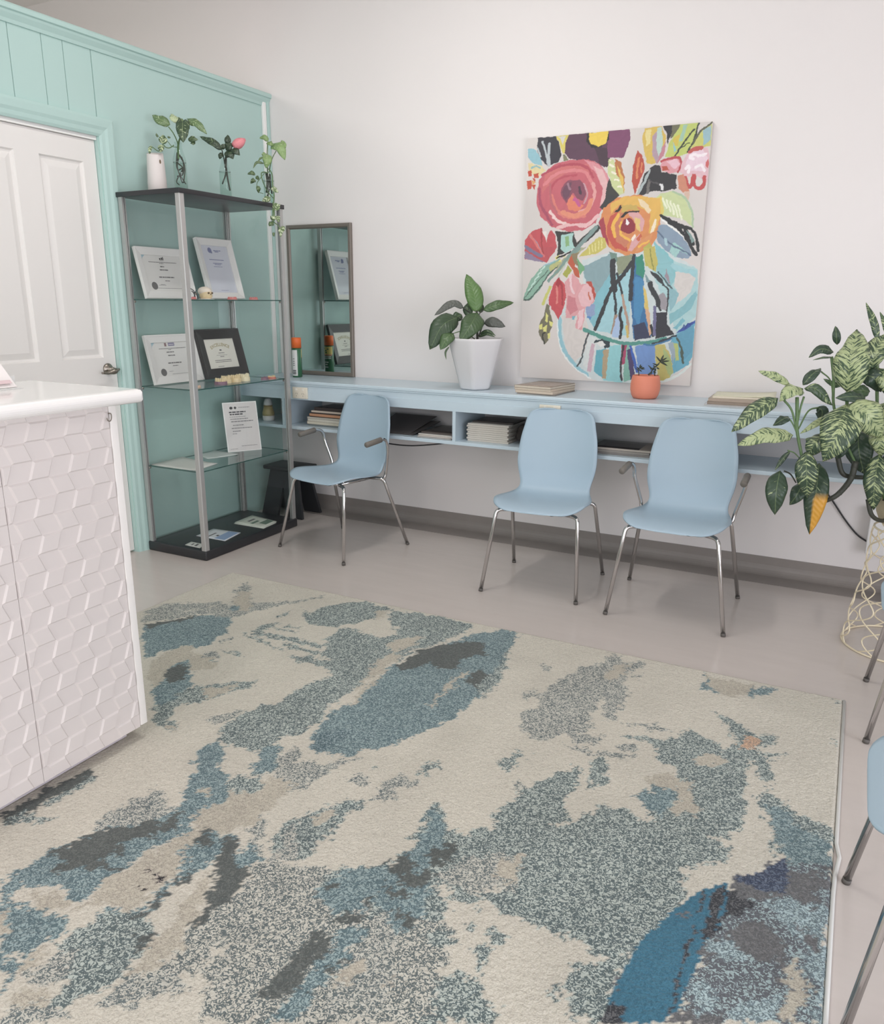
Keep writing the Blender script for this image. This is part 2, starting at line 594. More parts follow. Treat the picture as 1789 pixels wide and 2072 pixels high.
w = MB().quadslab((bx + 0.0030 - 0.006, by - 0.105, bz + 0.0144), (bx - 0.0030, by + 0.088, bz + 0.0144), (bx - 0.012, by + 0.088, bz + 0.0235), (bx - 0.012, by - 0.105, bz + 0.0235), 0.0006)
for i in range(len(w.v)):
    w.v[i] = (w.v[i][0] + 0.0025, w.v[i][1], w.v[i][2] + 0.0025)
wchild(w, 'print', mat('leaflet_stripe', (214, 190, 192), 0.6), st, o)

# ------------------------------------------------------------------ glass display cabinet
CX0, CX1, CY0, CY1 = -3.555, -3.105, 3.105, 3.93
CB, CTOP0, CTOP1 = 0.055, 1.934, 1.958
M_BLK = mat('black_laminate', (42, 43, 46), 0.32, bump=0.02)
M_POST = mat('anodised_aluminium', (182, 182, 180), 0.34, metal=0.5)
M_GLASS = glass_mat('cabinet_glass', (0.974, 0.984, 0.982))
M_GEDGE = mat('green_glass_edge', (44, 84, 78), 0.2)
cab = thing('display_cabinet', 'tall glass display cabinet with aluminium posts and black top and base', 'cabinet', ((CX0 + CX1) / 2, (CY0 + CY1) / 2, 0))
w = MB().box(CX0, CX1, CY0, CY1, 0.0, CB, c=0.008)
wchild(w, 'base', M_BLK, cab)
w = MB().box(CX0, CX1, CY0, CY1, CTOP0, CTOP1, c=0.002)
wchild(w, 'top_panel', M_BLK, cab)
pw = 0.030
def post(x, y, sx, sy):
    mb = MB()
    # outer radius towards the corner (sx, sy), glazing grooves on the inner faces
    a = []
    ox, oy = x, y
    prof = [(0.004, 0), (pw, 0), (pw, 0.011), (pw - 0.006, 0.011), (pw - 0.006, 0.017), (pw, 0.017), (pw, 0.023), (0.023, 0.023), (0.023, pw), (0.017, pw), (0.017, pw - 0.006), (0.011, pw - 0.006), (0.011, pw), (0, pw), (0, 0.004), (0.0012, 0.0012)]
    pl = [(ox + sx * u, oy + sy * v) for u, v in prof]
    if sx * sy < 0:
        pl = pl[::-1]
    mb.prism(pl, CB, CTOP0)
    return mb
e = 0.006
for (x, y, sx, sy) in ((CX1 - e, CY0 + e, -1, 1), (CX0 + e, CY0 + e, 1, 1), (CX1 - e, CY1 - e, -1, -1), (CX0 + e, CY1 - e, 1, -1)):
    wchild(post(x, y, sx, sy), 'post', M_POST, cab)
g = 0.012
gt = 0.004
for nm, (x0, x1, y0, y1) in dict(side_glass=(CX0 + pw, CX1 - pw, CY0 + e + g, CY0 + e + g + gt), end_glass=(CX0 + pw, CX1 - pw, CY1 - e - g - gt, CY1 - e - g), back_glass=(CX0 + e + g, CX0 + e + g + gt, CY0 + pw, CY1 - pw)).items():
    wchild(MB().box(x0, x1, y0, y1, CB, CTOP0), nm, M_GLASS, cab)
ym = (CY0 + CY1) / 2
for a, b in ((CY0 + pw + 0.002, ym - 0.001), (ym + 0.001, CY1 - pw - 0.002)):
    wchild(MB().box(CX1 - e - g - gt, CX1 - e - g, a, b, CB + 0.004, CTOP0 - 0.004), 'door', M_GLASS, cab)
SHZ = {1: 1.4195, 2: 0.953, 3: 0.504}
def shelf_mesh(z):
    mb = MB()
    x0, x1, y0, y1 = CX0 + 0.030, CX1 - 0.026, CY0 + 0.026, CY1 - 0.028
    t = 0.006
    vs = [(x, y, zz) for zz in (z - t, z) for y in (y0, y1) for x in (x0, x1)]
    mb.add(vs, [(0, 2, 3, 1), (4, 5, 7, 6)], 0)
    mb.add(vs, [(0, 1, 5, 4), (2, 6, 7, 3), (0, 4, 6, 2), (1, 3, 7, 5)], 1)
    return mb
for k in (1, 2, 3):
    s = wchild(shelf_mesh(SHZ[k]), 'glass_shelf', [M_GLASS, M_GEDGE], cab)
for k in (1, 2, 3):
    for x in (CX0 + 0.034, CX1 - 0.034):
        for y in (CY0 + 0.034, CY1 - 0.034):
            w = MB().lathe([(0.0, 0), (0.006, 0), (0.006, 0.012), (0, 0.012)], 10, 0, (x, y, SHZ[k] - 0.0185))
            wchild(w, 'shelf_pin', M_SATIN, cab)

# ------------------------------------------------------------------ framed certificates
M_FRW = mat('frame_white', (231, 229, 226), 0.4)
M_FRB = mat('frame_black', (48, 46, 47), 0.45)
M_CERT = mat('certificate_paper', (234, 232, 228), 0.55)
M_CERTL = mat('certificate_paper_cool', (218, 220, 230), 0.5)
M_CREAMP = mat('certificate_cream', (236, 233, 222), 0.55)
M_INK = mat('ink_grey', (120, 118, 118), 0.7)
M_INKD = mat('ink_dark', (70, 68, 70), 0.7)
M_INKB = mat('ink_blue', (128, 134, 172), 0.7)
M_PALEB = mat('corner_pale_blue', (176, 204, 214), 0.6)
M_SEALG = mat('seal_grey', (112, 112, 112), 0.4, metal=0.3)
M_GOLD = mat('gold_ink', (178, 166, 124), 0.5)
M_CLEAR = glass_mat('frame_glazing', (0.985, 0.985, 0.985))

class Tilted:
    """Local frame of a sheet: u along the bottom edge, v up the leaning face, n out of the face."""
    def __init__(s, bl, br, top, h=None):
        s.o = Vector(bl)
        s.U = (Vector(br) - s.o)
        s.w = s.U.length
        s.U.normalize()
        V = Vector(top) - s.o
        V -= s.U * V.dot(s.U)
        s.h = h or V.length
        s.V = V.normalized()
        s.N = s.U.cross(s.V).normalized()
    def p(s, u, v, n=0.0):
        return s.o + s.U * u + s.V * v + s.N * n
    def slab(s, mb, u0, u1, v0, v1, n0, n1, mi=0):
        vs = [s.p(u, v, n) for n in (n0, n1) for v in (v0, v1) for u in (u0, u1)]
        mb.add(vs, [(0, 2, 3, 1), (4, 5, 7, 6), (0, 1, 5, 4), (2, 6, 7, 3), (0, 4, 6, 2), (1, 3, 7, 5)], mi)
    def bars(s, mb, lines, n, th=0.0003):
        """Lines of print too small to read: short strokes with word gaps; (u centre, v, width, height)."""
        rr = random.Random(3)
        for (uc, v, wd, ht) in lines:
            u = uc - wd / 2
            while u < uc + wd / 2 - 0.002:
                ww = min(rr.uniform(0.006, 0.018) * max(1, ht / 0.004), uc + wd / 2 - u)
                s.slab(mb, u, u + ww, v - ht / 2, v + ht / 2, n, n + th)
                u += ww + 0.0022 * max(1, ht / 0.005)

def picture_frame(name, label, bl, br, top, fw, depth, mf, mp, cat='picture frame', group=None):
    T = Tilted(bl, br, top)
    root = thing(name, label, cat, bl, 0, group)
    fr = MB()
    W, H = T.w, T.h
    # mitred moulding: outer edge high, sloping to the sight edge
    prof = [(0, 0), (0, depth), (fw * 0.12, depth), (fw * 0.3, depth * 0.86), (fw * 0.85, depth * 0.62), (fw, depth * 0.55), (fw, 0)]
    rows = []
    for d, n in prof:
        rows.append([T.p(d, d, n), T.p(W - d, d, n), T.p(W - d, H - d, n), T.p(d, H - d, n), T.p(d, d, n)])
    fr.grid(rows, 0, False)
    wchild(fr, 'frame', mf, root)
    bk = MB()
    T.slab(bk, fw * 0.7, W - fw * 0.7, fw * 0.7, H - fw * 0.7, 0.0004, depth * 0.28)
    pp = wchild(bk, 'certificate', mp, root)
    gl = MB()
    T.slab(gl, fw * 0.75, W - fw * 0.75, fw * 0.75, H - fw * 0.75, depth * 0.42, depth * 0.5)
    wchild(gl, 'glazing', M_CLEAR, root)
    st = MB()
    bz = bl[2]
    m = T.p(W / 2, H * 0.62, -0.001)
    f = T.p(W / 2, 0, 0) - Vector((T.N.x, T.N.y, 0)).normalized() * 0.052
    f.z = bz + 0.001
    st.tube([m, f], 0.003, 6)
    wchild(st, 'easel_strut', mf, root)
    return root, T, pp, depth * 0.28

def print_on(root, part, T, n, items):
    for nm, m, fn in items:
        mb = MB()
        fn(mb, n + 0.0002)
        wchild(mb, nm, m, root, part)

def disc(T, mb, u, v, r, n, sx=1.0, seg=20):
    vs = [T.p(u + r * sx * math.cos(2 * math.pi * k / seg), v + r * math.sin(2 * math.pi * k / seg), n + 0.0004) for k in range(seg)]
    mb.add(vs, [tuple(range(seg))])

def corner_tri(T, mb, u0, v0, du, dv, n):
    mb.add([T.p(u0, v0, n + 0.0003), T.p(u0 + du, v0, n + 0.0003), T.p(u0 + du * 0.35, v0 + dv * 0.35, n + 0.0003), T.p(u0, v0 + dv, n + 0.0003)], [(0, 1, 2, 3)] if du * dv > 0 else [(3, 2, 1, 0)])

def mount(T, mb, x0, x1, y0, y1, n):
    T.slab(mb, x0, x1, y0, y1, n, n + 0.0003)

# landscape certificate, white frame, top shelf
z = SHZ[1] + 0.0015
r1, T, pp, nn = picture_frame('certificate_frame', 'white framed landscape certificate with grey round seal on the top glass shelf', (-3.455, 3.150, z), (-3.455, 3.520, z), (-3.522, 3.150, z + 0.268), 0.040, 0.020, M_FRW, M_CERT, group=None)
W_, H_ = T.w, T.h
print_on(r1, pp, T, nn, [
    ('lettering', M_INK, lambda mb, n: T.bars(mb, [(W_ * .5, H_ * .725, .20, .0035), (W_ * .47, H_ * .70, .03, .003), (W_ * .47, H_ * .64, .028, .006), (W_ * .49, H_ * .575, .06, .006), (W_ * .51, H_ * .43, .11, .0065), (W_ * .51, H_ * .36, .035, .004), (W_ * .5, H_ * .21, .19, .002)], n)),
    ('emblem', M_INKD, lambda mb, n: (T.slab(mb, W_ * .45, W_ * .475, H_ * .775, H_ * .81, n, n + .0003), T.slab(mb, W_ * .485, W_ * .51, H_ * .775, H_ * .82, n, n + .0003), T.slab(mb, W_ * .515, W_ * .53, H_ * .775, H_ * .835, n, n + .0003), T.slab(mb, W_ * .45, W_ * .53, H_ * .762, H_ * .768, n, n + .0003))),
    ('corner_print', M_PALEB, lambda mb, n: corner_tri(T, mb, .036, H_ - .038, .035, -.05, n)),
    ('corner_print', M_PALEB, lambda mb, n: corner_tri(T, mb, W_ - .04, .036, -.03, .06, n)),
    ('seal', M_SEALG, lambda mb, n: disc(T, mb, W_ * .235, H_ * .255, .021, n)),
    ('signature', M_INK, lambda mb, n: T.bars(mb, [(W_ * .39, H_ * .27, .05, .002), (W_ * .40, H_ * .285, .03, .002)], n))])
# portrait certificate, white frame, top shelf
r2, T2, pp, nn = picture_frame('certificate_frame', 'tall white framed certificate with a blue emblem, right of the skull model', (-3.425, 3.593, z), (-3.425, 3.888, z), (-3.515, 3.593, z + 0.342), 0.038, 0.024, M_FRW, M_CERTL)
W2, H2 = T2.w, T2.h
print_on(r2, pp, T2, nn, [
    ('lettering', M_INKB, lambda mb, n: T2.bars(mb, [(W2 * .50, H2 * .66, .12, .0045), (W2 * .5, H2 * .60, .075, .0045), (W2 * .5, H2 * .58, .05, .004), (W2 * .5, H2 * .545, .075, .003), (W2 * .52, H2 * .15, .06, .002), (W2 * .57, H2 * .815, .06, .005), (W2 * .55, H2 * .795, .03, .005)], n)),
    ('emblem', M_INKB, lambda mb, n: (disc(T2, mb, W2 * .36, H2 * .815, .016, n), T2.slab(mb, W2 * .385, W2 * .42, H2 * .765, H2 * .80, n, n + .0004)))])
# landscape certificate, white frame, middle shelf
z = SHZ[2] + 0.0015
r3, T3, pp, nn = picture_frame('certificate_frame', 'white framed landscape certificate with purple badge on the middle glass shelf', (-3.465, 3.168, z), (-3.465, 3.542, z), (-3.528, 3.168, z + 0.268), 0.042, 0.020, M_FRW, M_CERT)
W3, H3 = T3.w, T3.h
print_on(r3, pp, T3, nn, [
    ('lettering', M_INK, lambda mb, n: T3.bars(mb, [(W3 * .52, H3 * .72, .20, .0035), (W3 * .46, H3 * .695, .02, .003), (W3 * .46, H3 * .645, .055, .0055), (W3 * .47, H3 * .575, .052, .006), (W3 * .5, H3 * .42, .10, .0065), (W3 * .5, H3 * .36, .04, .004), (W3 * .56, H3 * .19, .12, .002)], n)),
    ('badge', mat('badge_purple', (136, 132, 164), 0.6), lambda mb, n: T3.slab(mb, W3 * .45, W3 * .575, H3 * .77, H3 * .835, n, n + .0003)),
    ('emblem', mat('emblem_rose', (150, 122, 124), 0.6), lambda mb, n: T3.slab(mb, W3 * .375, W3 * .415, H3 * .765, H3 * .835, n, n + .0003)),
    ('lettering', M_PAPER, lambda mb, n: T3.bars(mb, [(W3 * .512, H3 * .80, .036, .004)], n + .0004)),
    ('corner_print', M_PALEB, lambda mb, n: corner_tri(T3, mb, .038, H3 - .040, .035, -.06, n)),
    ('corner_print', M_PALEB, lambda mb, n: corner_tri(T3, mb, W3 - .042, .038, -.03, .07, n)),
    ('seal', M_SEALG, lambda mb, n: disc(T3, mb, W3 * .24, H3 * .24, .021, n)),
    ('signature', M_INK, lambda mb, n: T3.bars(mb, [(W3 * .39, H3 * .25, .03, .002)], n))])

def text_obj(body, size, root, part, fn, name='lettering', m=None, align='CENTER', bold=0.0, arc=0.0):
    """Flat lettering as a mesh; fn maps local (x, y) to a world point."""
    cu = bpy.data.curves.new(name, 'FONT')
    cu.body = body
    cu.size = size
    cu.align_x = align
    cu.offset = bold
    cu.resolution_u = 3
    tmp = bpy.data.objects.new('tmp_text', cu)
    COL.objects.link(tmp)
    dg = bpy.context.evaluated_depsgraph_get()
    me = bpy.data.meshes.new_from_object(tmp.evaluated_get(dg))
    vs = [v.co.copy() for v in me.vertices]
    fs = [list(p.vertices) for p in me.polygons]
    bpy.data.objects.remove(tmp)
    bpy.data.curves.remove(cu)
    bpy.data.meshes.remove(me)
    mb = MB()
    mb.add([fn(v.x, v.y) for v in vs], fs)
    return wchild(mb, name, m, root, part)

# EXCELLENCE certificate, black frame, middle shelf
r4, T4, pp, nn = picture_frame('certificate_frame', 'black framed EXCELLENCE certificate leaning on the middle glass shelf', (-3.435, 3.535, z + .004), (-3.435, 3.905, z + .004), (-3.512, 3.535, z + 0.288), 0.058, 0.020, M_FRB, M_CREAMP)
W4, H4 = T4.w, T4.h
print_on(r4, pp, T4, nn, [
    ('lettering', M_INK, lambda mb, n: T4.bars(mb, [(W4 * .5, H4 * .57, .022, .008), (W4 * .5, H4 * .51, .05, .004), (W4 * .5, H4 * .465, .09, .002), (W4 * .5, H4 * .435, .035, .004), (W4 * .5, H4 * .36, .14, .004), (W4 * .5, H4 * .325, .14, .0035), (W4 * .42, H4 * .235, .05, .003)], n))])
def arcmap(x, y):
    a = x / 0.16
    return T4.p(W4 * .5 + (0.16 + y) * math.sin(a), H4 * .655 - 0.16 + (0.16 + y) * math.cos(a), nn + 0.0005)
text_obj('EXCELLENCE', 0.027, r4, pp, arcmap, 'lettering', M_GOLD, bold=0.0006)

# upright sign holder, lower shelf
z = SHZ[3] + 0.001
bl, br = Vector((-3.392, 3.640, z)), Vector((-3.283, 3.826, z))
dirn = (br - bl).normalized()
nrm = Vector((dirn.y, -dirn.x, 0))
top = bl - nrm * 0.065 + Vector((0, 0, 0.300))
sg = thing('sign_holder', 'portrait notice in a white edged sign holder on the lower glass shelf', 'sign holder', bl)
T5 = Tilted(bl, br, top)
W5, H5 = T5.w, T5.h
w = MB()
T5.slab(w, 0, W5, 0, H5, -0.003, 0.0)
pn = wchild(w, 'panel', mat('sign_white', (238, 237, 234), 0.35), sg)
w = MB()
T5.slab(w, 0.006, W5 - 0.006, 0.006, H5 - 0.006, 0.0001, 0.0006)
ppn = wchild(w, 'notice', mat('notice_paper', (218, 213, 210), 0.55), sg)
print_on(sg, ppn, T5, 0.0006, [
    ('lettering', M_INKD, lambda mb, n: T5.bars(mb, [(W5 * .41, H5 * .80, .105, .0075), (W5 * .38, H5 * .755, .085, .0075)], n)),
    ('lettering', M_INK, lambda mb, n: T5.bars(mb, [(W5 * .40, H5 * .705, .10, .0025), (W5 * .45, H5 * .66, .115, .004), (W5 * .52, H5 * .61, .14, .005), (W5 * .40, H5 * .535, .07, .004), (W5 * .49, H5 * .475, .13, .004), (W5 * .33, H5 * .415, .05, .0045), (W5 * .27, H5 * .365, .03, .003), (W5 * .62, H5 * .89, .07, .003), (W5 * .65, H5 * .11, .10, .0025), (W5 * .2, H5 * .06, .05, .002)], n)),
    ('emblem', M_INKD, lambda mb, n: disc(T5, mb, W5 * .24, H5 * .885, .0085, n, 1.2)),
    ('emblem', M_INKD, lambda mb, n: mb.add([T5.p(W5 * .36 + a * .0095, H5 * .885 + b * .0095, n + .0004) for a, b in ((1, 0), (0, 1), (-1, 0), (0, -1))], [(0, 1, 2, 3)]))])
w = MB()
w.quadslab(bl - nrm * 0.0 + Vector((0, 0, 0)), br, br - nrm * 0.085, bl - nrm * 0.085, -0.002)
for v in range(len(w.v)):
    w.v[v] = (w.v[v][0], w.v[v][1], max(z, min(w.v[v][2], z + 0.002)))
wchild(w, 'foot', M_ACR, sg)

# loose papers on the lower shelf
def paper(name, label, quad, z0, t, m, cat='paper', curl=0.004, group=None):
    a, b, c, d = [Vector((q[0], q[1], z0)) for q in quad]
    rows = []
    for i in range(7):
        r_ = []
        for j in range(7):
            u, v = i / 6, j / 6
            p = (a * (1 - u) + b * u) * (1 - v) + (d * (1 - u) + c * u) * v
            p = p.copy()
            p.z += curl * (abs(u - .5) * 2) ** 3 * (0.4 + 0.6 * v)
            r_.append(p)
        rows.append(r_)
    mb = MB().grid(rows)
    root = thing(name, label, cat, (a + b + c + d) / 4, 0, group)
    o = wchild(mb, 'sheet', m, root, solid=t, off=-1.0)
    return root, o
z = SHZ[3] + 0.0005
# quads run anticlockwise seen from above
paper('paper_sheet', 'white landscape sheet lying at the door end of the lower glass shelf', [(-3.512, 3.140), (-3.170, 3.140), (-3.200, 3.345), (-3.522, 3.390)][::1], z, 0.0015, mat('sheet_white', (222, 221, 215), 0.5))
paper('paper_sheet', 'white sheet lying in front of the sign holder on the lower glass shelf', [(-3.352, 3.420), (-3.285, 3.618), (-3.500, 3.640), (-3.515, 3.480)], z + 0.001, 0.0015, mat('sheet_white_cool', (206, 212, 208), 0.5))
# leaflets on the black base
z = CB + 0.0006
M_GRNP = mat('leaflet_green_print', (112, 132, 118), 0.6)
M_BLUP = mat('leaflet_blue_print', (150, 172, 206), 0.6)
def leaflet(label, quad, z0, prints, n_sheets=1, tone=(226, 226, 220)):
    root = None
    for k in range(n_sheets):
        q = [(x + 0.006 * k * (1 if k % 2 else -1), y + 0.010 * k) for x, y in quad]
        r_, o = paper('leaflet', label if k == n_sheets - 1 or n_sheets == 1 else label.replace('top ', 'under '), q, z0 + 0.003 * k, 0.0025, mat('leaflet_paper_%d_%d_%d' % tone, tone, 0.5), 'leaflet', 0.0)
        root = (r_, o, q, z0 + 0.003 * k + 0.0026)
    r_, o, q, zt = root
    a, b, c, d = [Vector((x, y, zt)) for x, y in q]
    for (u0, u1, v0, v1, m) in prints:
        f = lambda u, v: (a * (1 - u) + b * u) * (1 - v) + (d * (1 - u) + c * u) * v
        mb = MB().quadslab(f(u0, v0), f(u1, v0), f(u1, v1), f(u0, v1), 0.0003)
        wchild(mb, 'print', m, r_, o)
leaflet('small white card by the near post on the black cabinet base', [(-3.183, 3.140), (-3.215, 3.205), (-3.314, 3.205), (-3.303, 3.145)][::1], z, [(.15, .8, .3, .45, M_INK), (.2, .7, .6, .7, M_INK)])
leaflet('pale blue printed leaflet in the middle of the black cabinet base', [(-3.155, 3.312), (-3.190, 3.486), (-3.394, 3.471), (-3.378, 3.309)], z, [(.05, .95, .05, .40, M_BLUP), (.3, .42, .42, .5, M_INKD), (.1, .6, .62, .68, M_INK)], 1, (222, 224, 228))
leaflet('greenish leaflet on top of the pair at the far end of the cabinet base', [(-3.138, 3.640), (-3.152, 3.780), (-3.390, 3.822), (-3.372, 3.635)], z, [(.35, .95, .1, .35, M_GRNP), (.15, .6, .45, .55, M_GRNP), (.3, .7, .66, .74, M_INK)], 1, (214, 216, 204))
leaflet('pale sheet showing beneath the greenish leaflet on the cabinet base', [(-3.130, 3.625), (-3.146, 3.768), (-3.382, 3.806), (-3.366, 3.622)], CB + 0.0003 - 0.0001, [], 1, (220, 222, 212))
for o_ in S.objects:
    if o_.get('label') == 'greenish leaflet on top of the pair at the far end of the cabinet base':
        o_.location.z += 0.0032

# ------------------------------------------------------------------ dental models in the cabinet
M_TOOTH = mat('tooth_cream', (226, 206, 164), 0.4, var=0.05, vscale=60)
M_GUM = mat('gum_pink', (208, 128, 124), 0.4)
M_PURP = mat('model_purple', (136, 104, 118), 0.45)
M_SKULL = mat('skull_plastic', (222, 198, 158), 0.45, var=0.04, vscale=40)
M_SKCAP = mat('skull_cap', (228, 214, 200), 0.4)
M_DKPL = mat('dark_plastic', (64, 72, 74), 0.4)

def blob(mb, c, r, mi=0, seg=12, rot=0.0):
    rings = 8
    vs, fs = [], []
    for i in range(rings + 1):
        th = math.pi * i / rings
        for k in range(seg):
            a = 2 * math.pi * k / seg
            x, y = r[0] * math.sin(th) * math.cos(a), r[1] * math.sin(th) * math.sin(a)
            vs.append((c[0] + x * math.cos(rot) - y * math.sin(rot), c[1] + x * math.sin(rot) + y * math.cos(rot), c[2] + r[2] * math.cos(th)))
    for i in range(rings):
        for k in range(seg):
            fs.append((i * seg + k, (i + 1) * seg + k, (i + 1) * seg + (k + 1) % seg, i * seg + (k + 1) % seg))
    mb.add(vs, fs, mi, True)

def dental_arch(label, x, y, z, rz, size, base_mat, tooth_mat, n=9, teeth_h=0.010, base_h=0.012):
    """Plaster-style arch: horseshoe base carrying a row of teeth."""
    root = thing('dental_model', label, 'dental model', (x, y, z), rz, 'dental models on the glass shelves')
    b = MB()
    path = []
    for k in range(15):
        a = math.radians(-100 + 200 * k / 14)
        path.append((size * 0.62 * math.sin(a), -size * 0.75 * math.cos(a), base_h * 0.5))
    rows = []
    for d, zz in ((-0.32, 0), (-0.26, base_h), (0.26, base_h), (0.32, 0)):
        rows.append([((p[0] * (1 + d)), (p[1] * (1 + d)), zz) for p in path])
    rows.append(rows[0])
    b.grid(rows, 0, False)
    b.add([rows[k][0] for k in range(4)], [(0, 1, 2, 3)])
    b.add([rows[k][-1] for k in range(4)], [(3, 2, 1, 0)])
    b.build('gum', base_mat, root)
    t = MB()
    for k in range(n):
        a = math.radians(-92 + 184 * k / (n - 1))
        w_ = size * (0.115 if 2 < k < n - 3 else 0.15)
        blob(t, (size * 0.62 * math.sin(a), -size * 0.75 * math.cos(a), base_h + teeth_h * 0.35), (w_, w_ * 0.8, teeth_h), 0, 10, a)
    t.build('teeth', tooth_mat, root)
    return root

z1 = SHZ[1] + 0.0005
z2 = SHZ[2] + 0.0005
dental_arch('small pink denture model beside the near post on the top glass shelf', -3.19, 3.225, z1, 0.4, 0.030, M_GUM, M_GUM, 8, 0.004, 0.009)
dental_arch('pink denture model in front of the tall white certificate, nearest the skull', -3.175, 3.515, z1, 1.4, 0.034, M_GUM, M_GUM, 8, 0.006, 0.008)
dental_arch('pink denture model nearest the far post on the top glass shelf', -3.175, 3.690, z1, 1.7, 0.034, M_GUM, M_GUM, 8, 0.006, 0.008)
# skull model with open jaw
sk = thing('skull_model', 'small cream skull model with toothed jaw on the top glass shelf', 'skull model', (-3.19, 3.330, z1), 0, None)
w = MB()
w.lathe([(0, 0), (0.044, 0), (0.044, 0.003), (0, 0.004)], 24)
w.build('base', M_PAPER, sk)
w = MB()
blob(w, (-0.006, 0, 0.042), (0.040, 0.034, 0.026), 0, 18)
w.build('cranium', M_SKCAP, sk)
w = MB()
rows = []
for zz, s in ((0.004, 0.8), (0.012, 0.96), (0.018, 1.0), (0.027, 1.0), (0.037, 0.98), (0.041, 0.94)):
    rows.append([(0.036 * s * math.cos(a), 0.031 * s * math.sin(a), zz) for a in [2 * math.pi * k / 24 for k in range(25)]])
w.grid(rows)
w.build('face', M_SKULL, sk)
w = MB()
for k in range(9):
    a = math.radians(-70 + 140 * k / 8)
    for zz in (0.015, 0.0215):
        blob(w, (0.0345 * math.cos(a), 0.030 * math.sin(a), zz), (0.0028, 0.0036, 0.0032), 0, 8, a)
w.build('teeth', M_TOOTH, sk)
M_EYE = mat('socket_brown', (96, 76, 52), 0.6)
for s in (-1, 1):
    w = MB()
    blob(w, (0.034, s * 0.013, 0.034), (0.004, 0.0075, 0.0048), 0, 10)
    w.build('eye_hollow', M_EYE, sk)
w = MB()
blob(w, (0.0365, 0, 0.0275), (0.002, 0.003, 0.004), 0, 8)
w.build('nose_hollow', M_EYE, sk)

# articulator (dark jointed instrument) beside the skull
ar = thing('dental_articulator', 'dark metal jointed instrument standing between skull model and near post', 'instrument', (-3.21, 3.262, z1))
w = MB()
w.tube(spline([(0, -0.022, 0.056), (0.004, -0.004, 0.045), (0.002, 0.004, 0.024), (0, 0.012, 0.0015)], 5), 0.0026, 8)
w.tube(spline([(0, -0.014, 0.044), (0, 0.002, 0.034), (0, 0.02, 0.046)], 5), 0.0024, 8)
w.tube(spline([(0.006, 0.022, 0.0015), (0.004, 0.02, 0.02), (0, 0.012, 0.036)], 5), 0.0035, 8)
w.tube(spline([(-0.004, -0.008, 0.0015), (0, 0.0, 0.012), (0, 0.006, 0.03)], 5), 0.002, 8)
w.build('arms', M_DKPL, ar)
w = MB()
w.tube([(-0.006, 0.008, 0.030), (0.010, 0.008, 0.030)], 0.0055, 12)
w.build('joint', M_SATIN, ar)
# row of study casts on the middle shelf
for k, (dx, y, rz, s, bm_, lab) in enumerate([
        (-3.205, 3.415, 1.2, 0.044, M_PURP, 'cream dental cast on a purple base, first of the row below the black certificate'),
        (-3.235, 3.487, 1.5, 0.040, M_TOOTH, 'cream dental cast right next to the purple based cast'),
        (-3.232, 3.560, 1.7, 0.042, M_TOOTH, 'cream dental cast with dark gaps in the middle of the row'),
        (-3.235, 3.640, 1.5, 0.044, mat('cast_pale', (232, 222, 190), 0.45), 'palest dental cast at the far end of the row')]):
    dental_arch(lab, dx, y, z2, rz, s, bm_, M_TOOTH if k < 3 else mat('cast_pale', (232, 222, 190), 0.45), 10, 0.016, 0.024 if k else 0.018)
w = None
dental_arch('tiny peach denture half hidden by the near post, middle shelf', -3.20, 3.225, z2, 0.9, 0.026, mat('peach_resin', (222, 188, 162), 0.4), mat('peach_resin', (222, 188, 162), 0.4), 8, 0.004, 0.008)
dental_arch('dark purple denture at the far right of the middle glass shelf', -3.185, 3.760, z2, 1.9, 0.032, M_PURP, M_PURP, 8, 0.006, 0.010)
dental_arch('red and cream denture by the far post on the middle glass shelf', -3.195, 3.842, z2, 1.6, 0.034, mat('denture_coral', (208, 120, 104), 0.4), M_TOOTH, 9, 0.007, 0.010)

# ------------------------------------------------------------------ wall counter with cubby shelf
M_CTR = mat('counter_pale_blue', (196, 212, 221), 0.3, bump=0.02, bscale=80, bdist=0.0008)
KY = 3.99
KX1 = 1.6
ctr = thing('wall_counter', 'long pale blue counter with open cubby shelf fixed along the white wall', 'counter', (-1.0, WY, 0))
w = MB()
pr = [(WY - 0.001, 0.900), (KY + 0.004, 0.900), (KY, 0.904), (KY, 0.910), (KY - 0.004, 0.914), (KY - 0.004, 0.924), (KY + 0.002, 0.930), (WY - 0.001, 0.930)]
n = len(pr)
vs = [(x, y, z) for x in (LX + 0.001, KX1) for y, z in pr]
w.add(vs, [tuple(reversed(range(n))), tuple(range(n, 2 * n))] + [(i, n + i, n + (i + 1) % n, (i + 1) % n) for i in range(n)])
wchild(w, 'worktop', M_CTR, ctr)
w = MB()
w.box(LX + 0.001, KX1, KY + 0.006, KY + 0.024, 0.813, 0.900)
w.box(LX + 0.001, KX1, KY + 0.0035, KY + 0.0065, 0.813, 0.868)
wchild(w, 'fascia', M_CTR, ctr, bevel=0.001)
w = MB().box(LX + 0.001, KX1, KY + 0.003, WY - 0.001, 0.622, 0.642)
wchild(w, 'shelf', M_CTR, ctr, bevel=0.0015)
for x in (-3.243, -2.018, -0.79, 0.44):
    w = MB().box(x, x + 0.020, KY + 0.004, WY - 0.001, 0.642, 0.8999)
    w2 = MB().box(x, x + 0.020, KY + 0.025, WY - 0.001, 0.813, 0.8999)
    w = MB().box(x, x + 0.020, KY + 0.004, WY - 0.001, 0.642, 0.813)
    w.box(x, x + 0.020, KY + 0.0245, WY - 0.001, 0.813, 0.8999)
    wchild(w, 'divider', M_CTR, ctr)

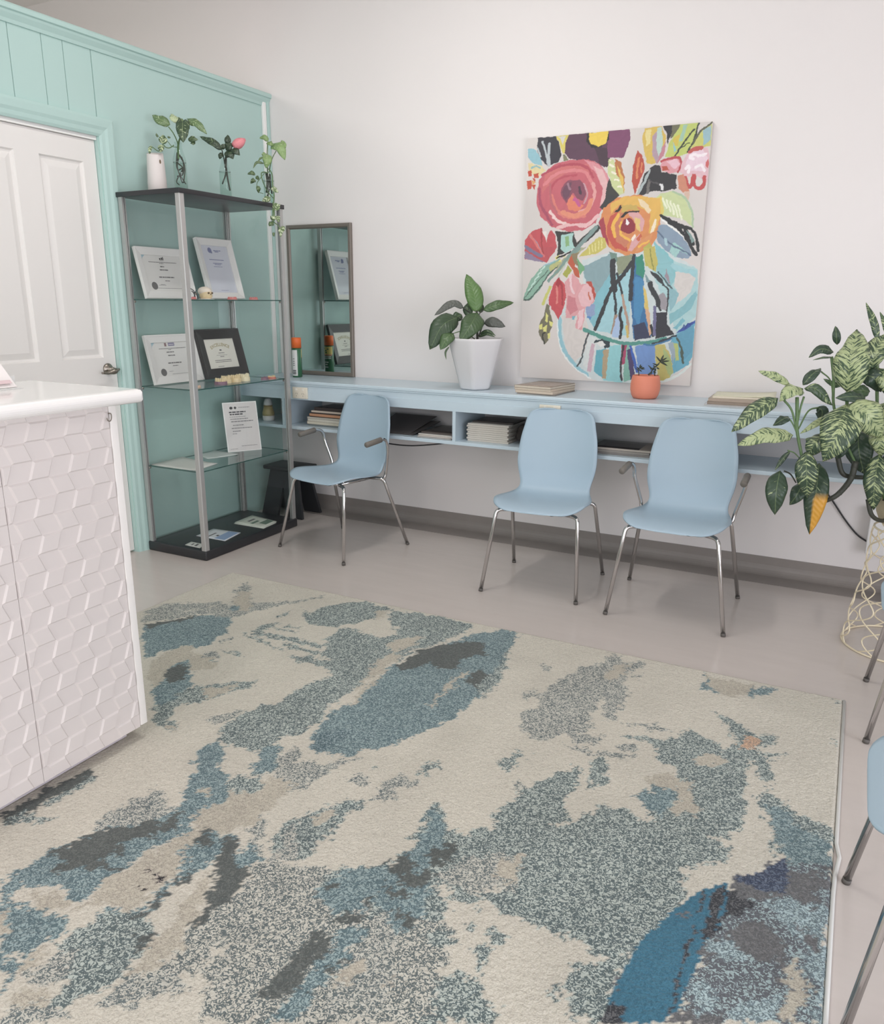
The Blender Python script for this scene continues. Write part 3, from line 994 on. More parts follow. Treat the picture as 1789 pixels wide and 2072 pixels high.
# power outlets screwed to the fascia
M_OUT = mat('outlet_cream', (228, 221, 204), 0.4)
for x0, x1, z0, z1_, lab in ((-3.143, -3.030, 0.822, 0.892, 'cream power outlet on the counter front beside the glass cabinet'), (-1.490, -1.372, 0.818, 0.888, 'cream power outlet on the counter front above the middle chair')):
    t = thing('power_outlet', lab, 'power outlet', ((x0 + x1) / 2, KY, z0), 0, None)
    wchild(MB().box(x0, x1, KY - 0.010, KY + 0.0034, z0, z1_, c=0.003), 'plate', M_OUT, t)
    for u in (0.28, 0.72):
        xc = x0 + (x1 - x0) * u
        w = MB().box(xc - 0.006, xc + 0.006, KY - 0.0125, KY - 0.0095, z1_ - 0.020, z1_ - 0.006)
        wchild(w, 'switch', mat('switch_white', (238, 234, 224), 0.4), t)
    for u in (0.28, 0.72):
        w = MB()
        xc = x0 + (x1 - x0) * u
        for dx, a in ((-0.008, 0.5), (0.008, -0.5)):
            w.quadslab((xc + dx - 0.001, KY - 0.0102, z0 + 0.026), (xc + dx + 0.001, KY - 0.0102, z0 + 0.026), (xc + dx + 0.001 + a * 0.008, KY - 0.0102, z0 + 0.036), (xc + dx - 0.001 + a * 0.008, KY - 0.0102, z0 + 0.036), 0.0003)
        w.quadslab((xc - 0.001, KY - 0.0102, z0 + 0.012), (xc + 0.001, KY - 0.0102, z0 + 0.012), (xc + 0.001, KY - 0.0102, z0 + 0.021), (xc - 0.001, KY - 0.0102, z0 + 0.021), 0.0003)
        wchild(w, 'socket', mat('slot_dark', (120, 114, 104), 0.6), t)

# cables
M_CABLE = mat('cable_black', (34, 34, 36), 0.45)
w = MB()
w.tube(spline([(-2.62, 4.03, 0.600), (-2.45, 4.015, 0.586), (-2.30, 4.012, 0.588), (-2.16, 4.02, 0.606), (-2.08, 4.05, 0.617), (-2.02, 4.09, 0.6185)], 8), 0.004, 8)
tag(w.build('power_cable', M_CABLE), 'black cable drooping under the counter shelf beside the left chair', 'cable')

# ------------------------------------------------------------------ wall mirror
M_MFR = mat('mirror_frame_grey', (128, 120, 112), 0.4, metal=0.3)
M_MIR = mat('mirror_glass', (222, 230, 226), 0.02, metal=1.0)
mx0, mx1, mz0, mz1 = -3.452, -2.945, 0.9315, 1.893
mir = thing('wall_mirror', 'tall wall mirror in a thin grey frame standing on the pale blue counter', 'mirror', (mx0, WY, mz0))
w = MB()
fy0, fy1 = WY - 0.026, WY - 0.002
fw = 0.026
rows = []
for d, y in ((0, fy1), (0, fy0 + 0.003), (0.003, fy0), (0.019, fy0 + 0.001), (fw, fy0 + 0.010), (fw, fy1)):
    rows.append([(mx0 + d, y, mz0 + d), (mx1 - d, y, mz0 + d), (mx1 - d, y, mz1 - d), (mx0 + d, y, mz1 - d), (mx0 + d, y, mz0 + d)])
w.grid(rows, 0, False)
wchild(w, 'frame', M_MFR, mir)
w = MB().box(mx0 + 0.02, mx1 - 0.02, WY - 0.014, WY - 0.008, mz0 + 0.02, mz1 - 0.02)
wchild(w, 'mirror_glass', M_MIR, mir)

# ------------------------------------------------------------------ spray can
M_ORG = mat('cap_orange', (232, 112, 52), 0.4)
M_CGRN = mat('can_green', (52, 104, 72), 0.3)
M_CYEL = mat('can_yellow', (224, 206, 120), 0.35)
M_CWHT = mat('can_white', (222, 222, 220), 0.35)
M_CPNK = mat('can_peach', (214, 160, 130), 0.35)
cx_, cy_ = -3.272, 4.205
can = thing('spray_can', 'green aerosol can with orange cap standing in front of the mirror', 'spray can', (cx_, cy_, 0.9305))
w = MB()
w.lathe([(0, 0), (0.0245, 0), (0.0265, 0.003), (0.0265, 0.140), (0.024, 0.148), (0.0, 0.148)], 32)
wchild_loc = w.build('can_body', M_CGRN, can)
w = MB()
w.lathe([(0, 0.1485), (0.0265, 0.1485), (0.0265, 0.196), (0.024, 0.200), (0, 0.200)], 32)
w.build('cap', M_ORG, can)
def band(mb, r, z0, z1, a0, a1, n=14):
    rows = [[(r * math.cos(a0 + (a1 - a0) * k / n), r * math.sin(a0 + (a1 - a0) * k / n), z) for k in range(n + 1)] for z in (z0, z1)]
    mb.grid(rows)
R_ = math.radians
w = MB(); band(w, 0.0268, 0.008, 0.138, R_(-130), R_(-48)); w.build('back_label', M_CWHT, can)
w = MB()
for zz in (0.016, 0.024, 0.032):
    band(w, 0.0270, zz, zz + 0.005, R_(-112), R_(-64))
for zz in (0.06, 0.07, 0.08, 0.092):
    band(w, 0.0270, zz, zz + 0.003, R_(-105), R_(-80))
w.build('back_print', M_INKD, can)
w = MB(); band(w, 0.0268, 0.100, 0.142, R_(10), R_(170)); w.build('fruit_print', M_CYEL, can)
w = MB(); band(w, 0.0270, 0.094, 0.102, R_(20), R_(160)); w.build('peach_band', M_CPNK, can)
w = MB()
for zz in (0.086, 0.078):
    band(w, 0.0270, zz, zz + 0.004, R_(30), R_(150))
for zz, s in ((0.056, 30), (0.044, 18), (0.030, 26)):
    band(w, 0.0270, zz, zz + 0.006, R_(95 - s), R_(95 + s))
w.build('front_print', M_PAPER, can)
w = MB()
for a, zz in ((70, 0.126), (100, 0.118), (130, 0.130), (95, 0.108)):
    band(w, 0.0271, zz, zz + 0.006, R_(a - 10), R_(a + 12), 4)
w.build('leaf_print', M_CGRN, can)

can.scale = (1.2, 1.2, 1.27)

# ------------------------------------------------------------------ magazines
def magazine(name, label, cat, cx, cy, z, wx, wy, t, rz, tone, cover=None, group=None, curl=0.0, spine=None):
    """Closed booklet: paper block with thin covers; wx along local x."""
    root = thing(name, label, cat, (cx, cy, z), rz, group)
    pm = mat('pages_%d_%d_%d' % tone, tone, 0.7, var=0.04, vscale=90)
    cm = cover or pm
    b = MB()
    r = random.Random(int(abs(cx * 1e4) + abs(z * 1e5)))
    rows_n = max(2, int(t / 0.0022))
    b.box(-wx / 2 + 0.001, wx / 2 - 0.001, -wy / 2 + 0.001, wy / 2 - 0.001, 0.0006, t - 0.0006)
    b.build('pages', pm, root)
    def sheet(zz, th):
        rows = []
        for i in range(9):
            u = i / 8
            rows.append([(-wx / 2 + wx * u, -wy / 2 + wy * j / 4, zz + curl * u ** 3 * (0.5 + 0.5 * j / 4)) for j in range(5)])
        m_ = MB().grid(rows)
        return m_
    sheet(t - 0.0005, 0.0005).build('cover', cm, root, solid=0.0005, off=-1.0)
    sheet(0.0, 0.0005).build('back_cover', cm, root, solid=0.0005, off=-1.0)
    sp = MB().box(-wx / 2 - 0.0004, -wx / 2 + 0.0012, -wy / 2, wy / 2, 0.0002, t)
    sp.build('spine', spine or cm, root)
    return root
M_COVBR = mat('cover_brown_print', (148, 134, 122), 0.35, var=0.25, vscale=30)
M_COVTAN = mat('cover_tan', (186, 172, 156), 0.4, var=0.06, vscale=20)
M_COVGRN = mat('cover_pale_green', (214, 212, 186), 0.4, var=0.06, vscale=14)
M_COVDK = mat('cover_dark', (66, 60, 58), 0.35, var=0.1, vscale=12)
M_COVGRY = mat('cover_grey', (150, 146, 142), 0.4, var=0.1, vscale=20)
TW = 0.9303
# four magazines beside the planter
g1 = 'magazines beside the white planter'
zz = TW
for k, (dx, dy, t, rz, tone, cov, lab) in enumerate([
        (0.004, 0.004, 0.006, 0.06, (150, 140, 130), M_COVGRY, 'bottom magazine of the pile between planter and painting, just showing its grey edge'),
        (0.0, 0.0, 0.014, 0.02, (206, 190, 172), M_COVTAN, 'thick tan magazine second from the bottom between planter and painting'),
        (-0.004, 0.002, 0.012, -0.02, (208, 194, 176), M_COVTAN, 'tan magazine second from the top of the pile between planter and painting'),
        (-0.002, -0.002, 0.012, -0.04, (206, 194, 178), M_COVBR, 'top magazine with brown printed cover between planter and painting')]):
    magazine('magazine', lab, 'magazine', -1.535 + dx, 4.190 + dy, zz, 0.225, 0.290, t, rz - 0.12, tone, cov, g1, 0.002 if k == 3 else 0)
    zz += t + 0.0008
# pile at the right end by the dieffenbachia
g2 = 'magazines at the right end of the counter'
zz = TW
for k, (dx, dy, t, rz, tone, cov, lab) in enumerate([
        (0.0, 0.0, 0.006, 0.02, (196, 190, 184), mat('cover_cool_white', (206, 208, 214), 0.35), 'lowest whitish magazine of the pile nearest the speckled plant'),
        (0.012, 0.004, 0.014, 0.04, (150, 134, 120), M_COVBR, 'brown edged magazine second from the bottom nearest the speckled plant'),
        (0.016, 0.010, 0.014, 0.03, (176, 160, 146), M_COVTAN, 'tan edged magazine second from the top nearest the speckled plant'),
        (0.030, 0.030, 0.010, 0.06, (228, 220, 204), M_COVGRN, 'top magazine with pale green cover nearest the speckled plant')]):
    magazine('magazine', lab, 'magazine', -0.515 + dx, 4.170 + dy, zz, 0.285, 0.225, t, rz, tone, cov, g2, 0.012 if k == 3 else 0)
    zz += t + 0.0008
# books and magazines in the cubby left of the first chair
SHT = 0.6424
g3 = 'books in the left cubby'
zz = SHT
for k, (dx, t, tone, cov, lab) in enumerate([
        (0.010, 0.010, (120, 128, 128), mat('cover_grey_green', (120, 128, 126), 0.4), 'grey green magazine at the bottom of the pile behind the left chair'),
        (0.0, 0.017, (206, 200, 182), M_COVTAN, 'thick cream paged magazine low in the pile behind the left chair'),
        (0.004, 0.016, (208, 204, 190), M_COVGRY, 'cream paged magazine third from the bottom behind the left chair'),
        (0.002, 0.012, (190, 184, 172), M_COVGRY, 'grey edged magazine halfway up the pile behind the left chair'),
        (0.022, 0.004, (60, 54, 50), M_COVDK, 'thin dark booklet under the orange book behind the left chair'),
        (0.020, 0.016, (196, 148, 116), mat('cover_orange_brown', (192, 136, 100), 0.45), 'orange brown book in the pile behind the left chair'),
        (0.034, 0.008, (70, 62, 58), M_COVDK, 'dark book above the orange book behind the left chair'),
        (0.036, 0.012, (206, 192, 178), M_COVTAN, 'pale pink edged book near the top behind the left chair'),
        (0.060, 0.020, (60, 52, 50), M_COVDK, 'dark covered book on top of the pile behind the left chair')]):
    magazine('book', lab, 'book', -2.962 + dx, 4.168, zz, 0.275, 0.21, t, 0.02 * math.sin(k * 2.1), tone, cov, g3)
    zz += t + 0.0006
# dark folder, thin magazines
t = thing('folder', 'dark grey document folder standing behind the left chair in the open cubby', 'folder', (-2.42, 4.20, SHT))
w = MB()
M_FOLD = mat('folder_charcoal', (92, 88, 87), 0.5)
w.quadslab((-2.60, 4.05, SHT + 0.0006), (-2.31, 4.05, SHT + 0.0006), (-2.27, 4.33, SHT + 0.050), (-2.60, 4.33, SHT + 0.050), 0.003)
wchild(w, 'flap', M_FOLD, t)
w = MB()
w.quadslab((-2.60, 4.06, SHT + 0.0042), (-2.34, 4.06, SHT + 0.0042), (-2.30, 4.34, SHT + 0.078), (-2.60, 4.34, SHT + 0.078), 0.003)
wchild(w, 'back_flap', M_FOLD, t, bevel=0.001)
g4 = 'thin magazines left of the middle divider'
zz = SHT
for k, (dx, t_, tone, cov, lab) in enumerate([
        (0.0, 0.007, (176, 172, 168), M_COVGRY, 'lowest grey magazine of the flat pile left of the middle divider'),
        (0.004, 0.006, (214, 208, 202), M_COVTAN, 'white edged magazine in the middle of the flat pile left of the divider'),
        (0.010, 0.007, (216, 212, 206), M_COVGRY, 'pale magazine third in the flat pile left of the middle divider'),
        (0.030, 0.010, (92, 84, 80), M_COVDK, 'dark covered magazine on top of the flat pile left of the divider')]):
    magazine('magazine', lab, 'magazine', -2.150 + dx * 0.3, 4.155 + dx, zz, 0.225, 0.27, t_, 0.03 * math.sin(k * 2.3), tone, cov, g4)
    zz += t_ + 0.0006
# upright block of ribbed white booklets lying edge out
g5 = 'ribbed white booklets'
zz = SHT
for k in range(9):
    lab = ['bottom', 'second', 'third', 'fourth', 'fifth', 'sixth', 'seventh', 'eighth', 'top'][k]
    lab = ('%s white booklet in the crimped stack right of the middle divider' % lab) if k in (0, 8) else '%s white booklet from the bottom in the crimped stack right of the divider' % lab
    magazine('booklet', lab, 'booklet', -1.825 + 0.003 * (-1) ** k, 4.175, zz, 0.255, 0.24, 0.0105, 0.004 * (-1) ** k, (206, 200, 190), mat('booklet_cover', (196, 190, 182), 0.5), g5)
    zz += 0.0115
t = magazine('book', 'dark book lying on top of the crimped white booklets', 'book', -1.815, 4.20, zz, 0.25, 0.20, 0.008, 0.03, (70, 64, 62), M_COVDK)
# dark crumpled bag next to the booklets
bag = thing('pouch', 'dark crumpled pouch with light zip behind the middle chair', 'pouch', (-1.61, 4.17, SHT))
w = MB()
rows = []
for i in range(11):
    th = math.pi * i / 10
    row = []
    for k in range(25):
        a = 2 * math.pi * k / 24
        r_ = 0.075 * math.sin(th) ** 0.7 * (1 + 0.13 * math.sin(3 * a + i) + 0.08 * math.sin(7 * a))
        row.append((r_ * math.cos(a), 0.09 / 0.075 * r_ * math.sin(a), max(0.0006, 0.055 - 0.055 * math.cos(th) + 0.008 * math.sin(5 * a) * math.sin(th))))
    rows.append(row)
w.grid(rows)
w.build('pouch_body', mat('pouch_charcoal', (62, 56, 54), 0.55), bag)
w = MB()
w.tube(spline([(0.03, -0.098, 0.060), (0.045, -0.092, 0.035), (0.06, -0.075, 0.015)], 5), 0.0025, 6)
w.tube(spline([(0.0, -0.108, 0.030), (0.008, -0.104, 0.014), (0.012, -0.09, 0.006)], 5), 0.002, 6)
w.build('zip', M_CWHT, bag)
# black tablet-like book on magazines right of the middle chair
g6 = 'flat pile right of the middle chair'
magazine('magazine', 'grey magazine under the black book right of the middle chair', 'magazine', -1.05, 4.150, SHT, 0.30, 0.22, 0.012, 0.02, (128, 124, 120), M_COVGRY, g6)
magazine('magazine', 'pale magazine directly beneath the black book right of the middle chair', 'magazine', -1.05, 4.155, SHT + 0.0128, 0.29, 0.22, 0.010, 0.03, (150, 146, 140), M_COVGRY, g6)
bk = magazine('book', 'large black covered book on the pile right of the middle chair', 'book', -1.045, 4.165, SHT + 0.0236, 0.33, 0.24, 0.012, 0.02, (176, 168, 158), mat('cover_black', (50, 46, 46), 0.3), g6)
w = MB().box(0.085, 0.158, -0.118, 0.118, 0.0121, 0.0126)
o = w.build('cover_band', M_COVBR, bk)

# baby bottle seen through the cabinet glass
bt = thing('baby_bottle', 'cream capped baby bottle in the counter cubby behind the glass cabinet', 'bottle', (-3.445, 4.10, SHT))
w = MB(); w.lathe([(0, 0), (0.034, 0), (0.038, 0.006), (0.040, 0.035), (0.0, 0.035)], 28); w.build('base_cup', M_PAPER, bt)
w = MB(); w.lathe([(0.0, 0.0352), (0.039, 0.0352), (0.040, 0.050), (0.033, 0.075), (0.028, 0.098), (0.0, 0.098)], 28); w.build('bottle_body', mat('bottle_amber', (190, 172, 122), 0.3), bt)
w = MB(); w.lathe([(0, 0.0985), (0.030, 0.0985), (0.030, 0.104), (0.0, 0.104)], 28); w.build('collar', mat('collar_gold', (150, 130, 84), 0.4), bt)
w = MB(); w.lathe([(0, 0.1045), (0.030, 0.1045), (0.027, 0.122), (0.020, 0.142), (0.012, 0.147), (0, 0.147)], 28); w.build('cap', M_CWHT, bt)

# ------------------------------------------------------------------ black step stool behind the cabinet
stl = thing('step_stool', 'black step stool with splayed panel legs between glass cabinet and counter', 'stool', (-3.30, 4.17, 0))
M_STL = mat('stool_black', (46, 47, 50), 0.5, bump=0.03)
stx, sty, sth = -3.335, 4.165, 0.345
w = MB().box(stx - 0.150, stx + 0.150, sty - 0.105, sty + 0.105, sth - 0.028, sth, c=0.009)
wchild(w, 'seat', M_STL, stl)
for s in (-1, 1):
    # tapered splayed panel leg with a narrow inverted-V slit
    yt, yb = sty + s * 0.070, sty + s * 0.112
    def P3(u, v):  # u across -1..1, v height 0..1
        half = 0.170 - 0.058 * v
        return Vector((stx + u * half, yb + (yt - yb) * v, 0.0024 + v * (sth - 0.030)))
    outer = [(-1, 0), (-1, 1), (1, 1), (1, 0), (0.22, 0), (0.03, 0.62), (-0.03, 0.62), (-0.22, 0)]
    pts = [P3(u, v) for u, v in outer]
    off = Vector((0, -s * 0.022, 0))
    w = MB()
    def slab(idx):
        a = [pts[i] for i in idx] + [pts[i] + off for i in idx]
        m_ = len(idx)
        w.add(a, [tuple(range(m_)), tuple(reversed(range(m_, 2 * m_)))] + [(i, m_ + i, m_ + (i + 1) % m_, (i + 1) % m_) for i in range(m_)])
    slab([0, 7, 6, 1])
    slab([1, 6, 5, 2])
    slab([5, 4, 3, 2])
    wchild(w, 'leg', M_STL, stl)
wchild(MB().box(stx - 0.010, stx + 0.010, sty - 0.085, sty + 0.085, 0.20, 0.25), 'stretcher', M_STL, stl)

# ------------------------------------------------------------------ shell chairs
M_SHELL = mat('chair_pale_blue_plastic', (166, 187, 201), 0.42, bump=0.05, bscale=500, bdist=0.0004)
M_GRIP = mat('armrest_grey', (112, 107, 100), 0.5)
M_FOOT = mat('foot_grey', (92, 88, 84), 0.6)

def shell_mesh():
    # centre line (y back positive, z) and half width from the front lip to the top edge
    cl = [(-0.262, 0.432, .060), (-0.261, 0.437, .100), (-0.255, 0.444, .142), (-0.238, 0.450, .180), (-0.205, 0.4545, .212), (-0.16, 0.4555, .229), (-0.10, 0.452, .236),
          (-0.04, 0.446, .234), (0.02, 0.440, .226), (0.075, 0.4375, .214), (0.120, 0.442, .200), (0.150, 0.456, .190), (0.170, 0.480, .187),
          (0.183, 0.512, .193), (0.193, 0.555, .204), (0.203, 0.605, .210), (0.214, 0.66, .208), (0.226, 0.72, .202), (0.238, 0.78, .189), (0.247, 0.825, .178), (0.252, 0.850, .164), (0.2545, 0.864, .144), (0.256, 0.871, .112), (0.2565, 0.874, .070)]
    # refine along with splines
    C3 = spline([(a, b, c) for a, b, c in cl], 3)
    rows = []
    nx = 20
    for i, p in enumerate(C3):
        t = p.z  # half width
        y, z = p.x, p.y
        a = C3[max(0, i - 1)]
        b = C3[min(len(C3) - 1, i + 1)]
        T_ = Vector((0, b.x - a.x, b.y - a.y)).normalized()
        N_ = Vector((0, -T_.z, T_.y))     # towards the sitter
        back = max(0.0, min(1.0, (z - 0.47) / 0.12))
        seatk = 1 - back
        row = []
        for k in range(nx + 1):
            u = -1 + 2 * k / nx
            x = u * t
            lift = (0.030 * back * (abs(u) ** 2.2) * (t / 0.2) + 0.016 * seatk * (abs(u) ** 2.6) * max(0, min(1, (y + 0.25) / 0.1)))
            if y < -0.12 and seatk > 0.5:
                lift -= 0.030 * ((-0.12 - y) / 0.14) ** 2 * (1 - 0.0 * abs(u)) * 0.25
            row.append(Vector((x, y, z)) + N_ * lift)
        rows.append(row)
    return MB().grid(rows)

def leg_path(foot, top, inner):
    f, t, i = Vector(foot), Vector(top), Vector(inner)
    d1 = (t - f).normalized()
    d2 = (i - t).normalized()
    r_ = 0.028
    pts = [f]
    a, b = t - d1 * r_, t + d2 * r_
    for k in range(7):
        s = k / 6
        pts.append((a * (1 - s) + t * s) * (1 - s) + (t * (1 - s) + b * s) * s)
    pts.append(i)
    return pts

def make_chair(name, label, feet, arms, loc, rz, group):
    """feet: FL, FR, BR, BL floor points in chair space (front is -y)."""
    root = thing(name, label, 'chair', loc, rz, group)
    sh = shell_mesh().build('seat_shell', M_SHELL, root, solid=0.006, off=-1.0, subd=0)
    R = 0.0098
    FL, FR, BR, BL = [Vector((x, y, 0.010)) for x, y in feet]
    fh = 0.418
    tops = {}
    for nm, f, tx, ty in (('FL', FL, -0.205, -0.185), ('FR', FR, 0.205, -0.185), ('BR', BR, 0.212 if arms else 0.222, 0.130), ('BL', BL, -0.212 if arms else -0.222, 0.130)):
        front = nm[0] == 'F'
        top = Vector((tx, ty, fh if front else fh))
        inner = Vector((tx * 0.62, ty * (0.78 if front else 0.80), fh + 0.0))
        lg = MB()
        lg.tube(leg_path(f, top, inner), R, 12)
        tops[nm] = (top, inner)
        o = lg.build('leg', M_CHROME, root)
        ft = MB()
        d = (top - f).normalized()
        ft.tube([f - d * 0.0098, f + d * 0.004], R + 0.0012, 12)
        ft.build('rubber_foot', M_FOOT, o)
    # under-seat frame: two side rails and a cross rail
    fr = MB()
    for s in ('L', 'R'):
        a, b = tops['F' + s][1], tops['B' + s][1]
        fr.tube([a + Vector((0, -0.006, 0)), b + Vector((0, 0.006, 0))], R * 0.95, 10)
    fr.tube([tops['FL'][1], tops['FR'][1]], R * 0.9, 10)
    fr.tube([tops['BL'][1], tops['BR'][1]], R * 0.9, 10)
    for x in (-0.09, 0.09):
        for y in (-0.11, 0.06):
            fr.lathe([(0, -0.006), (0.012, -0.006), (0.012, 0.020), (0, 0.020)], 12, 0, (x * 1.35, y, fh))
    fr.build('under_frame', M_CHROME, root)
    gl = MB()
    gl.lathe([(0, 0), (0.011, 0), (0.011, 0.018), (0, 0.018)], 12, 0, (0.075, -0.170, fh - 0.008))
    gl.build('stacking_stud', M_FOOT, root)
    if arms:
        for s in (-1, 1):
            b0 = tops['BR' if s > 0 else 'BL'][0]
            pts = [b0 + Vector((-s * 0.02, 0.0, 0.0)), b0 + Vector((s * 0.002, 0.004, 0.004)), b0 + Vector((s * 0.012, 0.010, 0.05)), Vector((s * 0.256, 0.118, 0.585))]
            ctrl = [Vector((s * 0.259, 0.112, 0.625)), Vector((s * 0.262, 0.096, 0.652)), Vector((s * 0.269, 0.066, 0.664)), Vector((s * 0.270, 0.030, 0.662))]
            a = MB()
            a.tube(spline(pts + ctrl, 6), R * 0.92, 12)
            oa = a.build('armrest', M_CHROME, root)
            g_ = MB()
            p0, p1 = Vector((s * 0.270, 0.050, 0.664)), Vector((s * 0.272, -0.075, 0.650))
            d = (p1 - p0).normalized()
            g_.tube([p0 - d * 0.0, p0 + d * 0.003, p1 - d * 0.004, p1], [R * 1.25, R * 1.6, R * 1.6, R * 1.3], 14)
            go = g_.build('grip', M_GRIP, oa)
            go['label'] = 'grey rubber arm grip'
    return root

def local_feet(pts):
    """World floor points FL, FR, BR, BL -> (loc, rz, local feet)."""
    P = [Vector((x, y)) for x, y in pts]
    c = sum(P, Vector((0, 0))) / 4
    ex = ((P[1] - P[0]) + (P[2] - P[3])).normalized()
    rz = math.atan2(ex.y, ex.x)
    out = []
    for p in P:
        d = p - c
        out.append((d.x * math.cos(rz) + d.y * math.sin(rz), -d.x * math.sin(rz) + d.y * math.cos(rz)))
    return (c.x, c.y, 0.0006), rz, out
CH = 'pale blue shell chairs'
loc, rz, ft = local_feet([(-2.899, 3.490), (-2.366, 3.442), (-2.300, 3.953), (-2.844, 3.998)])
make_chair('shell_chair', 'pale blue shell chair with grey arm grips beside the glass cabinet', ft, True, loc, rz - 0.10, CH)
loc, rz, ft = local_feet([(-1.556, 3.419), (-1.074, 3.473), (-1.084, 3.957), (-1.583, 3.920)])
make_chair('shell_chair', 'armless pale blue shell chair in front of the crimped booklets', ft, False, loc, rz, CH)
loc, rz, ft = local_feet([(-0.911, 3.420), (-0.381, 3.419), (-0.390, 3.935), (-0.934, 3.945)])
make_chair('shell_chair', 'pale blue shell chair with arms in front of the coral pot', ft, True, loc, rz, CH)
# two chairs along the right, facing into the room; only their fronts show
f0 = [(-0.25, -0.245), (0.25, -0.245), (0.25, 0.245), (-0.25, 0.245)]
make_chair('shell_chair', 'pale blue chair facing left beside the gold wire plant stand, mostly cut off', f0, False, (0.425, 2.990, 0.0006), -math.pi / 2, CH)
make_chair('shell_chair', 'pale blue chair nearest the viewer, its front legs at the edge of the rug', f0, False, (0.382, 1.722, 0.0006), -math.pi / 2, CH)

